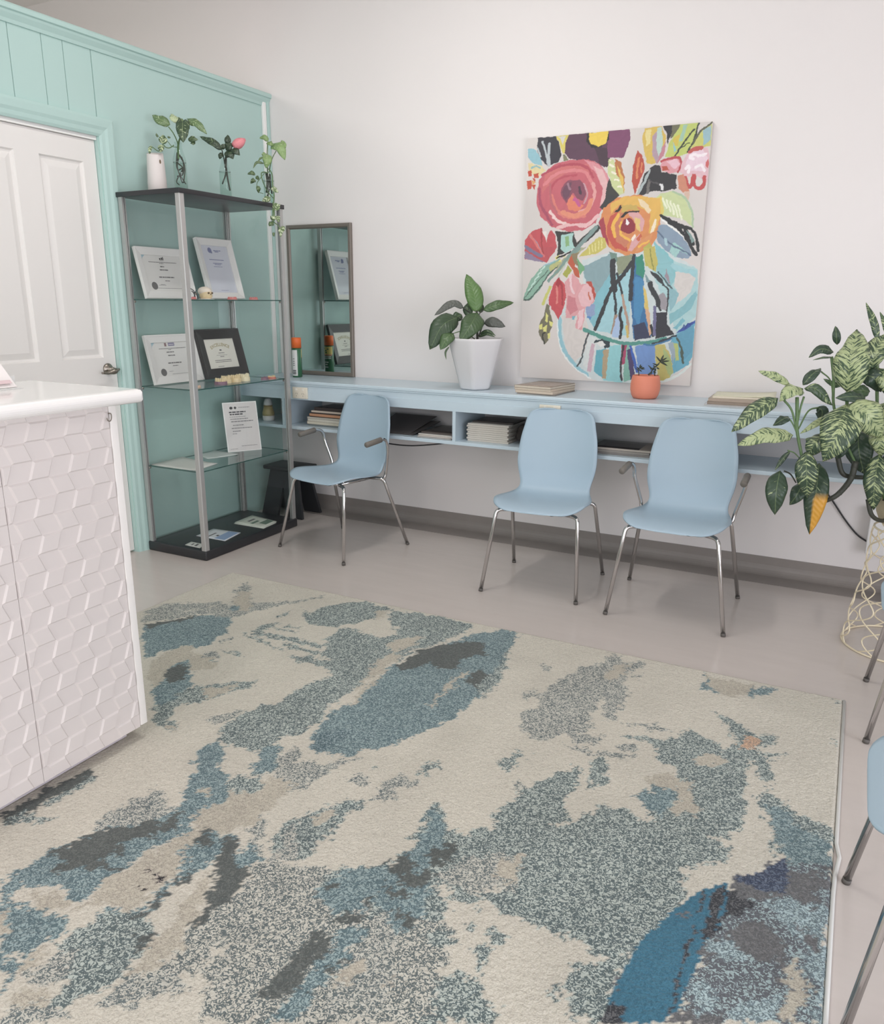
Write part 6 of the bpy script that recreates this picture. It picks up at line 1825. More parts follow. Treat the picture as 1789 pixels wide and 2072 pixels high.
# motifs woven into the rug: kind and outline (x, y, x, y, ...) on the floor, in metres
RUG_SHAPES = [
    ('b', [-2.684,2.265,-2.63,2.358,-2.535,2.487,-2.408,2.545,-2.335,2.475,-2.305,2.348,-2.282,2.244,-2.344,2.174,-2.416,2.135,-2.409,2.032]),
    ('g', [-2.686,2.285,-2.619,2.397,-2.539,2.491,-2.572,2.4,-2.62,2.31,-2.636,2.249]),
    ('s', [-2.722,2.308,-2.771,2.348,-2.731,2.414,-2.632,2.491,-2.587,2.562,-2.549,2.655,-2.496,2.631,-2.566,2.72,-2.655,2.856,-2.657,2.933,-2.545,2.835,-2.434,2.718,-2.323,2.798,-2.24,2.885,-2.188,2.991,-2.205,2.904,-2.292,2.759,-2.368,2.635,-2.394,2.53,-2.549,2.502,-2.645,2.372]),
    ('k', [-2.558,2.712,-2.599,2.805,-2.564,2.838,-2.448,2.722,-2.388,2.635,-2.422,2.583]),
    ('b', [-2.505,2.607,-2.471,2.661,-2.429,2.613,-2.469,2.58]),
    ('s', [-2.799,2.378,-2.804,2.492,-2.709,2.568,-2.578,2.664,-2.581,2.578,-2.652,2.48,-2.734,2.368]),
    ('k', [-2.385,2.028,-2.38,2.119,-2.362,2.22,-2.319,2.225,-2.261,2.147,-2.237,2.008,-2.189,1.863,-2.262,1.915]),
    ('b', [-2.189,1.863,-2.248,2.018,-2.273,2.141,-2.189,2.213,-2.126,2.117,-2.169,2.045,-2.103,1.97,-2.074,1.94,-2.029,1.863,-2.049,1.811,-2.087,1.777]),
    ('g', [-2.223,1.952,-2.248,2.018,-2.24,2.089,-2.159,2.017,-2.146,1.962,-2.18,1.928]),
    ('k', [-2.279,2.137,-2.212,2.209,-2.12,2.12,-2.169,2.045]),
    ('T', [-2.084,1.942,-2.017,1.993,-1.942,2.064,-1.872,2.125,-1.882,2.051,-1.918,1.966,-1.968,1.882,-2.019,1.813,-1.982,1.754,-1.881,1.708,-1.917,1.676,-2.008,1.689,-2.078,1.768,-2.061,1.846]),
    ('k', [-2.021,1.954,-1.958,2.01,-1.924,2.044,-1.927,1.975,-1.965,1.905]),
    ('k', [-1.963,1.713,-1.908,1.712,-1.877,1.704,-1.935,1.679]),
    ('s', [-2.26,2.183,-2.2,2.216,-2.166,2.198,-2.214,2.155]),
    ('s', [-2.263,2.312,-2.255,2.375,-2.236,2.365,-2.233,2.29]),
    ('T', [-2.215,2.457,-2.211,2.542,-2.16,2.549,-2.169,2.492,-2.153,2.45,-2.191,2.429]),
    ('T', [-2.204,2.423,-2.152,2.471,-1.982,2.484,-1.846,2.5,-1.832,2.469,-1.973,2.45,-2.141,2.436]),
    ('T', [-2.253,2.426,-2.204,2.423,-1.981,2.371,-2.005,2.358,-2.18,2.396]),
    ('T', [-2.133,2.585,-2.044,2.601,-2.033,2.586,-2.121,2.57]),
    ('T', [-2.155,2.531,-2.036,2.554,-2.027,2.542,-2.143,2.516]),
    ('T', [-2.234,2.639,-2.218,2.716,-2.202,2.702,-2.215,2.627]),
    ('T', [-2.224,2.535,-2.177,2.593,-2.165,2.578,-2.2,2.517]),
    ('T', [-2.199,2.253,-2.151,2.26,-2.088,2.249,-2.09,2.231,-2.175,2.247]),
    ('T', [-2.022,2.423,-1.888,2.43,-1.771,2.43,-1.759,2.401,-1.87,2.394,-1.995,2.4]),
    ('T', [-1.917,2.333,-1.833,2.378,-1.747,2.373,-1.692,2.318,-1.787,2.317,-1.885,2.315]),
    ('T', [-2.137,2.692,-2.182,2.782,-2.119,2.724,-2.114,2.808,-2.067,2.917,-1.974,2.993,-1.812,2.972,-1.819,2.865,-1.863,2.753,-1.947,2.654,-2.048,2.631,-2.108,2.685]),
    ('k', [-1.871,2.905,-1.82,2.956,-1.805,2.872,-1.831,2.814]),
    ('T', [-1.757,1.774,-1.768,1.869,-1.753,1.956,-1.714,2.019,-1.708,2.108,-1.693,2.222,-1.656,2.257,-1.747,2.373,-1.854,2.476,-1.886,2.555,-1.89,2.674,-1.78,2.693,-1.642,2.747,-1.775,2.866,-1.807,2.963,-1.69,2.98,-1.527,3.001,-1.394,2.986,-1.386,2.886,-1.423,2.767,-1.487,2.62,-1.519,2.412,-1.527,2.191,-1.522,2.028,-1.507,1.959,-1.504,1.863,-1.559,1.81,-1.517,1.775,-1.437,1.66,-1.5,1.626,-1.577,1.732,-1.65,1.704,-1.714,1.727]),
    ('c', [-1.828,2.687,-1.787,2.772,-1.775,2.866,-1.715,2.811,-1.642,2.747,-1.687,2.682,-1.773,2.656]),
    ('k', [-1.574,2.449,-1.563,2.56,-1.511,2.553,-1.504,2.387,-1.521,2.33,-1.493,2.195,-1.518,2.21,-1.538,2.321]),
    ('k', [-1.626,2.637,-1.59,2.715,-1.523,2.771,-1.519,2.677,-1.563,2.56]),
    ('b', [-1.576,1.738,-1.522,1.773,-1.477,1.71,-1.456,1.659,-1.494,1.634,-1.53,1.661]),
    ('b', [-1.705,1.598,-1.752,1.683,-1.712,1.71,-1.642,1.664,-1.597,1.594,-1.483,1.519,-1.473,1.479,-1.531,1.387,-1.555,1.374,-1.635,1.485,-1.653,1.524]),
    ('b', [-1.432,1.821,-1.468,1.906,-1.501,1.999,-1.49,2.084,-1.465,2.153,-1.501,2.264,-1.5,2.405,-1.463,2.578,-1.403,2.758,-1.335,2.913,-1.234,3.009,-1.175,3.0,-1.147,2.822,-1.11,2.7,-1.081,2.552,-1.082,2.402,-1.098,2.229,-1.133,2.11,-1.19,1.985,-1.263,1.878,-1.337,1.817,-1.395,1.807]),
    ('t', [-1.432,1.821,-1.459,1.922,-1.381,1.976,-1.359,1.905,-1.372,1.82]),
    ('k', [-1.479,2.131,-1.491,2.225,-1.506,2.354,-1.486,2.333,-1.473,2.22,-1.457,2.13]),
    ('g', [-1.482,2.465,-1.479,2.606,-1.426,2.727,-1.348,2.807,-1.271,2.811,-1.206,2.718,-1.272,2.682,-1.267,2.581,-1.289,2.536,-1.367,2.544,-1.411,2.486,-1.45,2.449]),
    ('g', [-1.194,2.491,-1.185,2.592,-1.098,2.558,-1.054,2.475,-1.114,2.442]),
    ('k', [-1.219,2.244,-1.225,2.413,-1.23,2.551,-1.207,2.548,-1.202,2.395,-1.203,2.239]),
    ('T', [-1.077,2.38,-1.061,2.495,-1.084,2.618,-1.145,2.837,-1.155,2.914,-1.144,2.784,-1.126,2.596,-1.133,2.478]),
    ('s', [-1.474,1.722,-1.482,1.783,-1.482,1.817,-1.436,1.775,-1.406,1.727,-1.361,1.761,-1.297,1.806,-1.253,1.862,-1.269,1.811,-1.296,1.715,-1.309,1.65,-1.342,1.604,-1.42,1.639]),
    ('k', [-1.478,1.485,-1.477,1.541,-1.464,1.615,-1.396,1.641,-1.343,1.622,-1.342,1.558,-1.336,1.492,-1.369,1.392,-1.429,1.328,-1.49,1.359,-1.492,1.425]),
    ('T', [-1.537,1.557,-1.506,1.603,-1.476,1.629,-1.423,1.589,-1.414,1.556,-1.443,1.531,-1.489,1.525]),
    ('k', [-1.589,1.472,-1.585,1.502,-1.551,1.501,-1.532,1.475,-1.552,1.455]),
    ('s', [-1.704,1.347,-1.703,1.401,-1.667,1.412,-1.603,1.383,-1.593,1.354,-1.667,1.314]),
    ('s', [-1.851,1.786,-1.825,1.864,-1.779,1.916,-1.781,1.849,-1.792,1.78]),
    ('s', [-1.228,1.732,-1.193,1.77,-1.147,1.746,-1.16,1.72]),
    ('T', [-1.04,1.862,-1.034,1.916,-1.025,1.942,-1.013,1.887,-1.027,1.859]),
    ('T', [-1.189,1.812,-1.172,1.852,-1.162,1.827]),
    ('s', [-1.224,1.56,-1.175,1.63,-1.137,1.677,-1.103,1.668,-1.112,1.755,-1.099,1.801,-1.112,1.843,-1.076,1.823,-1.006,1.822,-1.022,1.799,-1.055,1.757,-1.064,1.725,-1.056,1.693,-1.028,1.674,-1.053,1.66,-1.086,1.66,-1.128,1.603,-1.144,1.544,-1.205,1.511]),
    ('T', [-1.237,1.397,-1.246,1.479,-1.229,1.547,-1.193,1.601,-1.143,1.672,-1.104,1.666,-1.113,1.643,-1.116,1.59,-1.12,1.538,-1.116,1.47,-1.108,1.4,-1.157,1.366,-1.216,1.371]),
    ('k', [-1.203,1.535,-1.192,1.584,-1.167,1.606,-1.153,1.553,-1.169,1.52]),
    ('s', [-0.904,2.317,-0.903,2.394,-0.864,2.434,-0.904,2.515,-0.881,2.635,-0.841,2.773,-0.758,2.891,-0.766,2.988,-0.716,2.99,-0.69,2.928,-0.606,2.985,-0.619,2.917,-0.653,2.827,-0.604,2.676,-0.611,2.57,-0.599,2.462,-0.64,2.459,-0.688,2.59,-0.66,2.411,-0.67,2.334,-0.732,2.267,-0.805,2.211,-0.87,2.244]),
    ('c', [-0.695,2.566,-0.69,2.609,-0.646,2.493,-0.638,2.423,-0.664,2.409]),
    ('k', [-0.742,2.803,-0.709,2.892,-0.661,2.931,-0.661,2.823,-0.692,2.76,-0.716,2.747]),
    ('s', [-0.948,2.47,-0.932,2.564,-0.897,2.498,-0.923,2.443]),
    ('s', [-0.973,2.75,-0.935,2.758,-0.926,2.703,-0.954,2.712]),
    ('s', [-0.631,2.816,-0.597,2.869,-0.592,2.848,-0.618,2.8]),
    ('k', [-0.387,2.971,-0.297,2.973,-0.193,2.974,-0.2,2.894,-0.277,2.832,-0.342,2.861]),
    ('b', [-0.206,2.944,-0.109,2.986,-0.151,2.9,-0.206,2.87]),
    ('b', [-0.378,2.841,-0.38,2.986,-0.356,2.896,-0.319,2.83]),
    ('s', [-0.699,2.319,-0.651,2.327,-0.604,2.335,-0.605,2.284,-0.673,2.265]),
    ('s', [-0.703,2.232,-0.624,2.241,-0.579,2.25,-0.475,2.274,-0.477,2.25,-0.571,2.222,-0.682,2.219]),
    ('s', [-0.556,2.311,-0.5,2.341,-0.482,2.302,-0.539,2.279]),
    ('T', [-0.555,2.396,-0.462,2.412,-0.387,2.435,-0.386,2.505,-0.342,2.528,-0.288,2.488,-0.229,2.453,-0.201,2.518,-0.241,2.583,-0.273,2.638,-0.306,2.695,-0.235,2.658,-0.173,2.601,-0.076,2.619,-0.127,2.525,-0.135,2.472,-0.054,2.524,-0.097,2.446,-0.063,2.318,-0.105,2.323,-0.153,2.431,-0.15,2.328,-0.125,2.153,-0.126,2.055,-0.14,1.936,-0.163,1.882,-0.209,1.837,-0.294,1.752,-0.38,1.797,-0.459,1.714,-0.552,1.717,-0.602,1.744,-0.557,1.849,-0.499,1.978,-0.446,1.993,-0.355,1.957,-0.408,2.065,-0.395,2.127,-0.328,2.148,-0.341,2.284,-0.401,2.283,-0.427,2.331,-0.42,2.367,-0.487,2.381,-0.542,2.377]),
    ('s', [-0.606,2.458,-0.495,2.482,-0.484,2.543,-0.456,2.493,-0.368,2.497,-0.427,2.473,-0.52,2.45]),
    ('k', [-0.302,2.351,-0.282,2.409,-0.239,2.416,-0.225,2.377,-0.261,2.327,-0.297,2.323]),
    ('o', [-0.192,2.506,-0.178,2.581,-0.139,2.568,-0.139,2.502,-0.172,2.468]),
    ('k', [-0.416,2.171,-0.389,2.229,-0.337,2.227,-0.326,2.136,-0.382,2.133]),
    ('k', [-0.339,2.198,-0.296,2.236,-0.288,2.157,-0.264,2.142,-0.256,2.058,-0.307,2.043,-0.308,2.119]),
    ('T', [-0.591,2.135,-0.594,2.195,-0.557,2.23,-0.541,2.147,-0.516,2.089,-0.541,2.021,-0.56,2.024,-0.569,2.089]),
    ('T', [-0.836,2.004,-0.844,2.06,-0.806,2.128,-0.789,2.106,-0.797,2.025,-0.819,1.991]),
    ('T', [-1.039,1.859,-1.047,1.921,-1.023,1.964,-1.008,1.927,-1.026,1.866]),
    ('T', [-0.748,1.819,-0.738,1.902,-0.709,1.986,-0.675,2.061,-0.617,2.144,-0.598,2.06,-0.596,1.965,-0.594,1.896,-0.64,1.804,-0.728,1.757,-0.759,1.777]),
    ('s', [-0.782,1.933,-0.766,1.97,-0.731,1.96,-0.73,1.92,-0.755,1.907]),
    ('b', [-0.421,2.059,-0.393,2.12,-0.322,2.152,-0.311,2.066,-0.336,1.991,-0.385,2.026]),
    ('T', [-0.106,2.214,-0.094,2.287,-0.057,2.253,-0.016,2.224,0.001,2.171,-0.046,2.133,-0.095,2.169]),
    ('g', [-1.977,1.121,-1.986,1.257,-1.947,1.394,-1.92,1.408,-1.895,1.363,-1.92,1.302,-1.929,1.216,-1.939,1.125,-1.943,1.099]),
    ('T', [-1.943,1.099,-1.949,1.162,-1.888,1.186,-1.822,1.188,-1.86,1.16,-1.923,1.134,-1.937,1.094]),
    ('T', [-1.923,1.227,-1.916,1.304,-1.919,1.389,-1.895,1.363,-1.895,1.288,-1.895,1.217]),
    ('s', [-1.7,1.221,-1.718,1.269,-1.724,1.325,-1.683,1.356,-1.693,1.414,-1.644,1.413,-1.603,1.373,-1.558,1.379,-1.573,1.321,-1.627,1.276,-1.659,1.219]),
    ('b', [-1.727,0.953,-1.736,1.009,-1.731,1.075,-1.715,1.143,-1.679,1.208,-1.633,1.281,-1.579,1.326,-1.559,1.362,-1.576,1.404,-1.635,1.502,-1.651,1.553,-1.559,1.562,-1.469,1.506,-1.471,1.46,-1.483,1.419,-1.496,1.362,-1.474,1.309,-1.494,1.246,-1.499,1.184,-1.51,1.129,-1.496,1.077,-1.499,1.031,-1.525,1.004,-1.578,1.027,-1.648,0.996,-1.689,0.98,-1.679,0.947,-1.635,0.933,-1.568,0.951,-1.475,0.948,-1.451,0.921,-1.473,0.861,-1.506,0.832,-1.433,0.782,-1.431,0.754]),
    ('k', [-1.629,0.974,-1.591,1.0,-1.533,1.006,-1.515,0.979,-1.548,0.95,-1.597,0.959]),
    ('k', [-1.66,0.908,-1.617,0.913,-1.563,0.867,-1.569,0.847]),
    ('g', [-1.715,1.083,-1.715,1.143,-1.681,1.199,-1.642,1.26,-1.598,1.308,-1.554,1.315,-1.547,1.368,-1.5,1.335,-1.533,1.294,-1.515,1.249,-1.571,1.242,-1.601,1.219,-1.563,1.186,-1.583,1.161,-1.57,1.139,-1.506,1.131,-1.559,1.11,-1.625,1.103,-1.644,1.044,-1.672,1.07,-1.664,1.103]),
    ('k', [-1.585,1.472,-1.581,1.502,-1.546,1.493,-1.542,1.467]),
    ('k', [-1.51,1.089,-1.5,1.142,-1.486,1.205,-1.477,1.3,-1.467,1.345,-1.415,1.31,-1.428,1.258,-1.381,1.24,-1.37,1.184,-1.369,1.118,-1.376,1.053,-1.451,1.044,-1.497,0.965,-1.494,1.008,-1.487,1.05]),
    ('k', [-1.518,1.384,-1.488,1.451,-1.452,1.516,-1.372,1.531,-1.322,1.472,-1.347,1.417,-1.365,1.384,-1.44,1.368,-1.477,1.356]),
    ('b', [-1.424,1.26,-1.425,1.32,-1.405,1.362,-1.334,1.376,-1.294,1.337,-1.331,1.303,-1.331,1.225,-1.351,1.187,-1.338,1.142,-1.324,1.087,-1.328,1.02,-1.342,0.93,-1.413,0.908,-1.417,0.956,-1.445,1.034,-1.379,1.046,-1.354,1.083,-1.361,1.142,-1.368,1.205,-1.381,1.24]),
    ('T', [-1.424,0.866,-1.445,0.946,-1.429,0.983,-1.428,1.025,-1.34,1.06,-1.253,1.015,-1.252,0.957,-1.229,0.914,-1.245,0.867,-1.27,0.821,-1.304,0.777,-1.332,0.85,-1.4,0.828,-1.413,0.802]),
    ('k', [-1.47,0.811,-1.468,0.858,-1.45,0.894,-1.432,0.851,-1.421,0.812,-1.446,0.799]),
    ('k', [-1.404,0.773,-1.373,0.804,-1.319,0.796,-1.327,0.756,-1.377,0.747]),
    ('s', [-1.393,0.729,-1.354,0.768,-1.274,0.793,-1.238,0.777,-1.361,0.707]),
    ('s', [-1.416,0.805,-1.425,0.875,-1.381,0.909,-1.346,0.857,-1.358,0.817]),
    ('k', [-1.227,0.93,-1.251,0.989,-1.272,1.067,-1.277,1.13,-1.297,1.189,-1.301,1.241,-1.26,1.196,-1.233,1.135,-1.209,1.083,-1.192,1.02,-1.2,0.97,-1.214,0.927]),
    ('g', [-1.321,1.244,-1.322,1.293,-1.347,1.339,-1.383,1.358,-1.32,1.361,-1.289,1.332,-1.291,1.302,-1.231,1.285,-1.211,1.262,-1.185,1.185,-1.198,1.142,-1.195,1.074,-1.213,1.087,-1.222,1.135,-1.246,1.165,-1.256,1.204,-1.289,1.233]),
    ('g', [-1.351,1.031,-1.354,1.083,-1.352,1.134,-1.333,1.131,-1.325,1.056,-1.332,1.024]),
    ('g', [-1.29,1.001,-1.283,1.033,-1.257,1.013,-1.26,0.987]),
    ('g', [-1.364,1.167,-1.351,1.228,-1.329,1.199,-1.343,1.158]),
    ('g', [-1.435,1.307,-1.421,1.354,-1.383,1.327,-1.394,1.284]),
    ('b', [-1.291,1.302,-1.274,1.348,-1.264,1.375,-1.222,1.325,-1.231,1.285]),
    ('d', [-1.426,1.108,-1.385,1.117,-1.375,1.103,-1.413,1.101]),
    ('d', [-1.417,1.152,-1.396,1.176,-1.381,1.145,-1.4,1.141]),
    ('d', [-1.453,1.163,-1.442,1.172,-1.437,1.165,-1.446,1.16]),
    ('s', [-1.334,1.416,-1.328,1.485,-1.267,1.42,-1.269,1.381,-1.206,1.333,-1.201,1.38,-1.231,1.504,-1.138,1.384,-1.184,1.345,-1.198,1.323,-1.283,1.358]),
    ('u', [-1.198,1.072,-1.198,1.142,-1.179,1.201,-1.215,1.28,-1.206,1.333,-1.16,1.343,-1.078,1.374,-0.945,1.403,-0.806,1.464,-0.766,1.459,-0.743,1.349,-0.715,1.253,-0.61,1.107,-1.01,0.895,-1.075,0.972,-1.135,0.989,-1.103,0.947,-1.146,0.91,-1.179,0.87,-1.215,0.842,-1.22,0.914,-1.196,0.966,-1.185,1.014]),
    ('c', [-1.135,0.989,-1.085,0.981,-1.043,0.933,-1.012,0.894,-1.233,0.777,-1.233,0.823,-1.176,0.876,-1.128,0.92,-1.103,0.942]),
    ('c', [-1.127,1.055,-1.097,1.077,-1.078,1.05,-1.11,1.043]),
    ('c', [-1.12,1.022,-1.094,1.021,-1.091,1.007]),
    ('s', [-1.222,0.908,-1.183,0.953,-1.125,0.969,-1.1,0.939,-1.143,0.907,-1.197,0.851,-1.229,0.821]),
    ('c', [-1.104,1.395,-1.12,1.538,-1.117,1.598,-1.108,1.654,-1.061,1.724,-1.008,1.809,-0.916,1.848,-0.785,1.919,-0.774,1.869,-0.804,1.774,-0.813,1.695,-0.852,1.681,-0.91,1.761,-0.935,1.738,-0.912,1.674,-0.908,1.612,-0.92,1.559,-0.962,1.478,-0.988,1.408,-1.037,1.368,-1.074,1.39,-1.136,1.367]),
    ('T', [-0.909,1.651,-0.926,1.7,-0.933,1.753,-0.906,1.754,-0.866,1.699,-0.839,1.665,-0.825,1.688,-0.786,1.693,-0.743,1.764,-0.716,1.882,-0.7,1.974,-0.636,2.076,-0.563,1.861,-0.592,1.821,-0.506,1.85,-0.431,1.882,-0.326,1.861,-0.223,1.775,-0.222,1.686,-0.248,1.523,-0.299,1.433,-0.427,1.46,-0.536,1.459,-0.585,1.456,-0.634,1.467,-0.715,1.363,-0.725,1.301,-0.772,1.276,-0.853,1.29,-0.879,1.361,-0.928,1.262,-1.014,1.314,-1.03,1.358,-0.965,1.434,-0.919,1.472,-0.884,1.534,-0.892,1.582,-0.926,1.571]),
    ('c', [-0.813,1.695,-0.804,1.774,-0.744,1.755,-0.738,1.718,-0.769,1.71,-0.774,1.668,-0.815,1.678]),
    ('b', [-0.875,1.553,-0.908,1.668,-0.919,1.738,-0.871,1.696,-0.822,1.642,-0.809,1.596,-0.821,1.546,-0.808,1.503,-0.815,1.446,-0.874,1.415,-0.93,1.411,-0.911,1.476,-0.884,1.534]),
    ('b', [-1.021,1.298,-1.004,1.372,-0.961,1.429,-0.906,1.451,-0.78,1.451,-0.75,1.345,-0.764,1.292,-0.765,1.264,-0.829,1.326,-0.885,1.37,-0.898,1.302,-0.94,1.267]),
    ('g', [-0.923,1.463,-0.881,1.528,-0.862,1.503,-0.876,1.467,-0.833,1.477,-0.832,1.511,-0.794,1.511,-0.781,1.471,-0.795,1.444,-0.831,1.431,-0.878,1.439]),
    ('g', [-0.836,1.545,-0.835,1.59,-0.802,1.622,-0.786,1.572,-0.795,1.524,-0.82,1.525]),
    ('g', [-0.946,1.241,-0.923,1.276,-0.881,1.305,-0.876,1.283,-0.906,1.245]),
    ('g', [-1.009,1.336,-0.983,1.356,-0.97,1.337,-0.997,1.326]),
    ('g', [-0.882,1.322,-0.885,1.37,-0.874,1.376,-0.869,1.323]),
    ('g', [-0.808,1.337,-0.787,1.348,-0.744,1.319,-0.743,1.303,-0.786,1.314]),
    ('g', [-0.885,1.409,-0.822,1.416,-0.825,1.389,-0.863,1.382]),
    ('g', [-0.956,1.055,-0.941,1.128,-0.949,1.15,-0.941,1.209,-0.9,1.203,-0.891,1.165,-0.888,1.135,-0.906,1.1,-0.895,1.063,-0.895,1.03,-0.915,1.005,-0.953,1.008]),
    ('b', [-0.89,1.023,-0.895,1.091,-0.886,1.152,-0.895,1.228,-0.861,1.274,-0.826,1.248,-0.85,1.203,-0.837,1.183,-0.84,1.136,-0.848,1.087,-0.846,1.038,-0.853,0.981,-0.887,0.972]),
    ('g', [-0.873,1.128,-0.836,1.143,-0.841,1.125]),
    ('g', [-0.861,1.16,-0.846,1.183,-0.832,1.175,-0.852,1.154]),
    ('g', [-0.863,1.066,-0.847,1.079,-0.846,1.061]),
    ('s', [-0.835,1.148,-0.839,1.241,-0.85,1.315,-0.817,1.321,-0.767,1.268,-0.745,1.216,-0.722,1.15,-0.708,1.102,-0.749,1.053,-0.803,1.042,-0.824,1.077]),
    ('k', [-0.832,1.125,-0.823,1.175,-0.796,1.174,-0.802,1.107,-0.821,1.079]),
    ('k', [-0.735,1.172,-0.701,1.185,-0.661,1.136,-0.686,1.105,-0.723,1.126]),
    ('s', [-0.788,1.501,-0.754,1.575,-0.688,1.639,-0.625,1.658,-0.588,1.567,-0.611,1.516,-0.665,1.487,-0.729,1.479,-0.771,1.469]),
    ('k', [-0.669,1.606,-0.622,1.674,-0.598,1.602,-0.617,1.551,-0.649,1.561]),
    ('c', [-0.759,1.437,-0.751,1.467,-0.711,1.45,-0.711,1.425,-0.739,1.417]),
    ('c', [-0.682,1.504,-0.648,1.529,-0.624,1.515,-0.657,1.479]),
    ('c', [-0.725,1.382,-0.697,1.433,-0.631,1.462,-0.592,1.452,-0.545,1.42,-0.518,1.395,-0.463,1.398,-0.417,1.401,-0.412,1.363,-0.419,1.33,-0.403,1.237,-0.421,1.208,-0.464,1.192,-0.53,1.238,-0.562,1.249,-0.567,1.321,-0.614,1.333,-0.621,1.313,-0.588,1.295,-0.586,1.266,-0.623,1.251,-0.631,1.212,-0.648,1.237,-0.652,1.308,-0.638,1.331,-0.681,1.347,-0.707,1.356]),
    ('T', [-0.62,1.319,-0.603,1.345,-0.569,1.341,-0.556,1.296,-0.566,1.266,-0.594,1.291]),
    ('T', [-0.596,1.393,-0.576,1.414,-0.543,1.387,-0.575,1.365]),
    ('T', [-0.659,1.382,-0.624,1.389,-0.627,1.37]),
    ('T', [-0.411,1.268,-0.413,1.314,-0.396,1.371,-0.378,1.318,-0.395,1.295,-0.398,1.262]),
    ('c', [-0.391,1.261,-0.374,1.306,-0.353,1.244,-0.385,1.227]),
    ('u', [-0.772,1.276,-0.75,1.345,-0.707,1.356,-0.681,1.347,-0.638,1.331,-0.652,1.308,-0.645,1.239,-0.628,1.214,-0.598,1.114,-0.689,1.065,-0.722,1.15]),
    ('T', [-0.63,1.203,-0.621,1.247,-0.562,1.249,-0.528,1.234,-0.459,1.187,-0.601,1.112]),
    ('T', [-0.745,1.42,-0.708,1.427,-0.721,1.384,-0.737,1.387]),
    ('T', [-0.714,1.329,-0.676,1.339,-0.643,1.323,-0.661,1.293,-0.689,1.299]),
    ('T', [-0.385,1.404,-0.293,1.459,-0.295,1.356,-0.298,1.294,-0.299,1.272,-0.351,1.245,-0.376,1.318,-0.406,1.327,-0.405,1.357]),
    ('c', [-0.462,1.395,-0.444,1.411,-0.385,1.404,-0.385,1.378,-0.405,1.357,-0.406,1.327,-0.427,1.301]),
    ('c', [-0.392,1.267,-0.373,1.32,-0.358,1.266,-0.379,1.23]),
    ('c', [-0.197,1.965,-0.147,2.016,-0.113,2.101,-0.082,2.109,-0.046,2.015,-0.05,1.967,-0.108,1.989,-0.183,1.957]),
    ('T', [-0.102,2.224,-0.102,2.291,-0.04,2.238,0.014,2.195,0.103,2.166,0.104,2.005,0.054,1.95,-0.002,1.941,-0.013,1.979,-0.042,1.978,-0.058,2.089,-0.085,2.178]),
    ('b', [-0.081,2.18,-0.032,2.206,0.018,2.137,0.096,2.106,0.104,2.005,0.029,1.965,0.002,1.95,-0.018,1.984,-0.036,2.004,-0.054,2.099]),
    ('e', [-0.135,1.787,-0.078,1.817,-0.0,1.921,0.004,1.966,0.103,2.026,0.111,1.911,0.102,1.842,0.105,1.67,0.106,1.487,-0.177,1.337,-0.16,1.39,-0.155,1.516,-0.143,1.615,-0.129,1.67]),
    ('q', [-0.051,1.786,-0.027,1.818,0.009,1.811,0.054,1.823,0.102,1.842,0.103,1.723,0.098,1.677,0.049,1.667,0.008,1.731,-0.031,1.746]),
    ('m', [-0.002,1.941,0.054,1.95,0.109,1.951,0.11,1.924,0.072,1.904,0.059,1.87,0.101,1.854,0.061,1.826,0.007,1.83,0.003,1.881]),
    ('m', [0.076,2.004,0.103,2.026,0.104,1.99,0.08,1.985]),
    ('m', [0.036,1.752,0.067,1.727,0.089,1.711,0.083,1.685,0.055,1.681]),
    ('q', [0.009,1.811,0.054,1.823,0.102,1.842,0.102,1.746,0.067,1.727,0.035,1.763,0.022,1.738]),
    ('k', [0.026,1.649,0.043,1.658,0.06,1.604,0.077,1.553,0.063,1.464,0.038,1.451,0.036,1.556]),
    ('q', [0.056,1.666,0.103,1.712,0.106,1.487,0.081,1.474,0.086,1.559,0.067,1.608]),
    ('m', [-0.127,1.612,-0.05,1.712,-0.017,1.718,0.017,1.623,0.03,1.553,-0.002,1.465,-0.068,1.453,-0.143,1.486,-0.143,1.549]),
    ('e', [-0.147,1.51,-0.116,1.542,-0.052,1.597,-0.003,1.612,0.021,1.573,0.023,1.515,-0.032,1.44,-0.113,1.438,-0.145,1.46]),
    ('q', [-0.126,1.602,-0.1,1.627,-0.052,1.597,-0.083,1.564,-0.123,1.56]),
    ('q', [-0.151,1.452,-0.119,1.474,-0.1,1.441,-0.133,1.395]),
    ('q', [-0.082,1.432,0.026,1.513,0.026,1.445,-0.06,1.399]),
    ('m', [-0.174,1.339,-0.171,1.375,-0.142,1.404,-0.095,1.407,-0.079,1.389]),
    ('n', [-0.13,1.783,-0.096,1.801,-0.065,1.772,-0.085,1.712,-0.117,1.694,-0.118,1.652,-0.136,1.619,-0.154,1.61,-0.152,1.67,-0.155,1.757]),
    ('m', [-0.13,1.81,-0.099,1.854,-0.049,1.916,-0.005,1.976,0.01,1.898,0.006,1.842,-0.041,1.804,-0.075,1.786,-0.109,1.801]),
    ('v', [-0.117,1.831,-0.071,1.89,-0.038,1.929,-0.013,1.979,0.003,1.929,0.006,1.849,-0.036,1.827,-0.081,1.836]),
    ('L', [-0.3,1.298,-0.295,1.356,-0.291,1.438,-0.268,1.543,-0.246,1.62,-0.202,1.725,-0.167,1.783,-0.136,1.82,-0.124,1.793,-0.122,1.704,-0.127,1.659,-0.142,1.61,-0.143,1.571,-0.155,1.511,-0.155,1.455,-0.164,1.393,-0.177,1.337,-0.299,1.272]),
    ('n', [-0.159,1.781,-0.138,1.806,-0.131,1.789,-0.132,1.687,-0.133,1.621,-0.154,1.592,-0.154,1.681]),
    ('L', [-0.132,1.769,-0.124,1.78,-0.123,1.709,-0.124,1.661,-0.127,1.659,-0.13,1.718]),
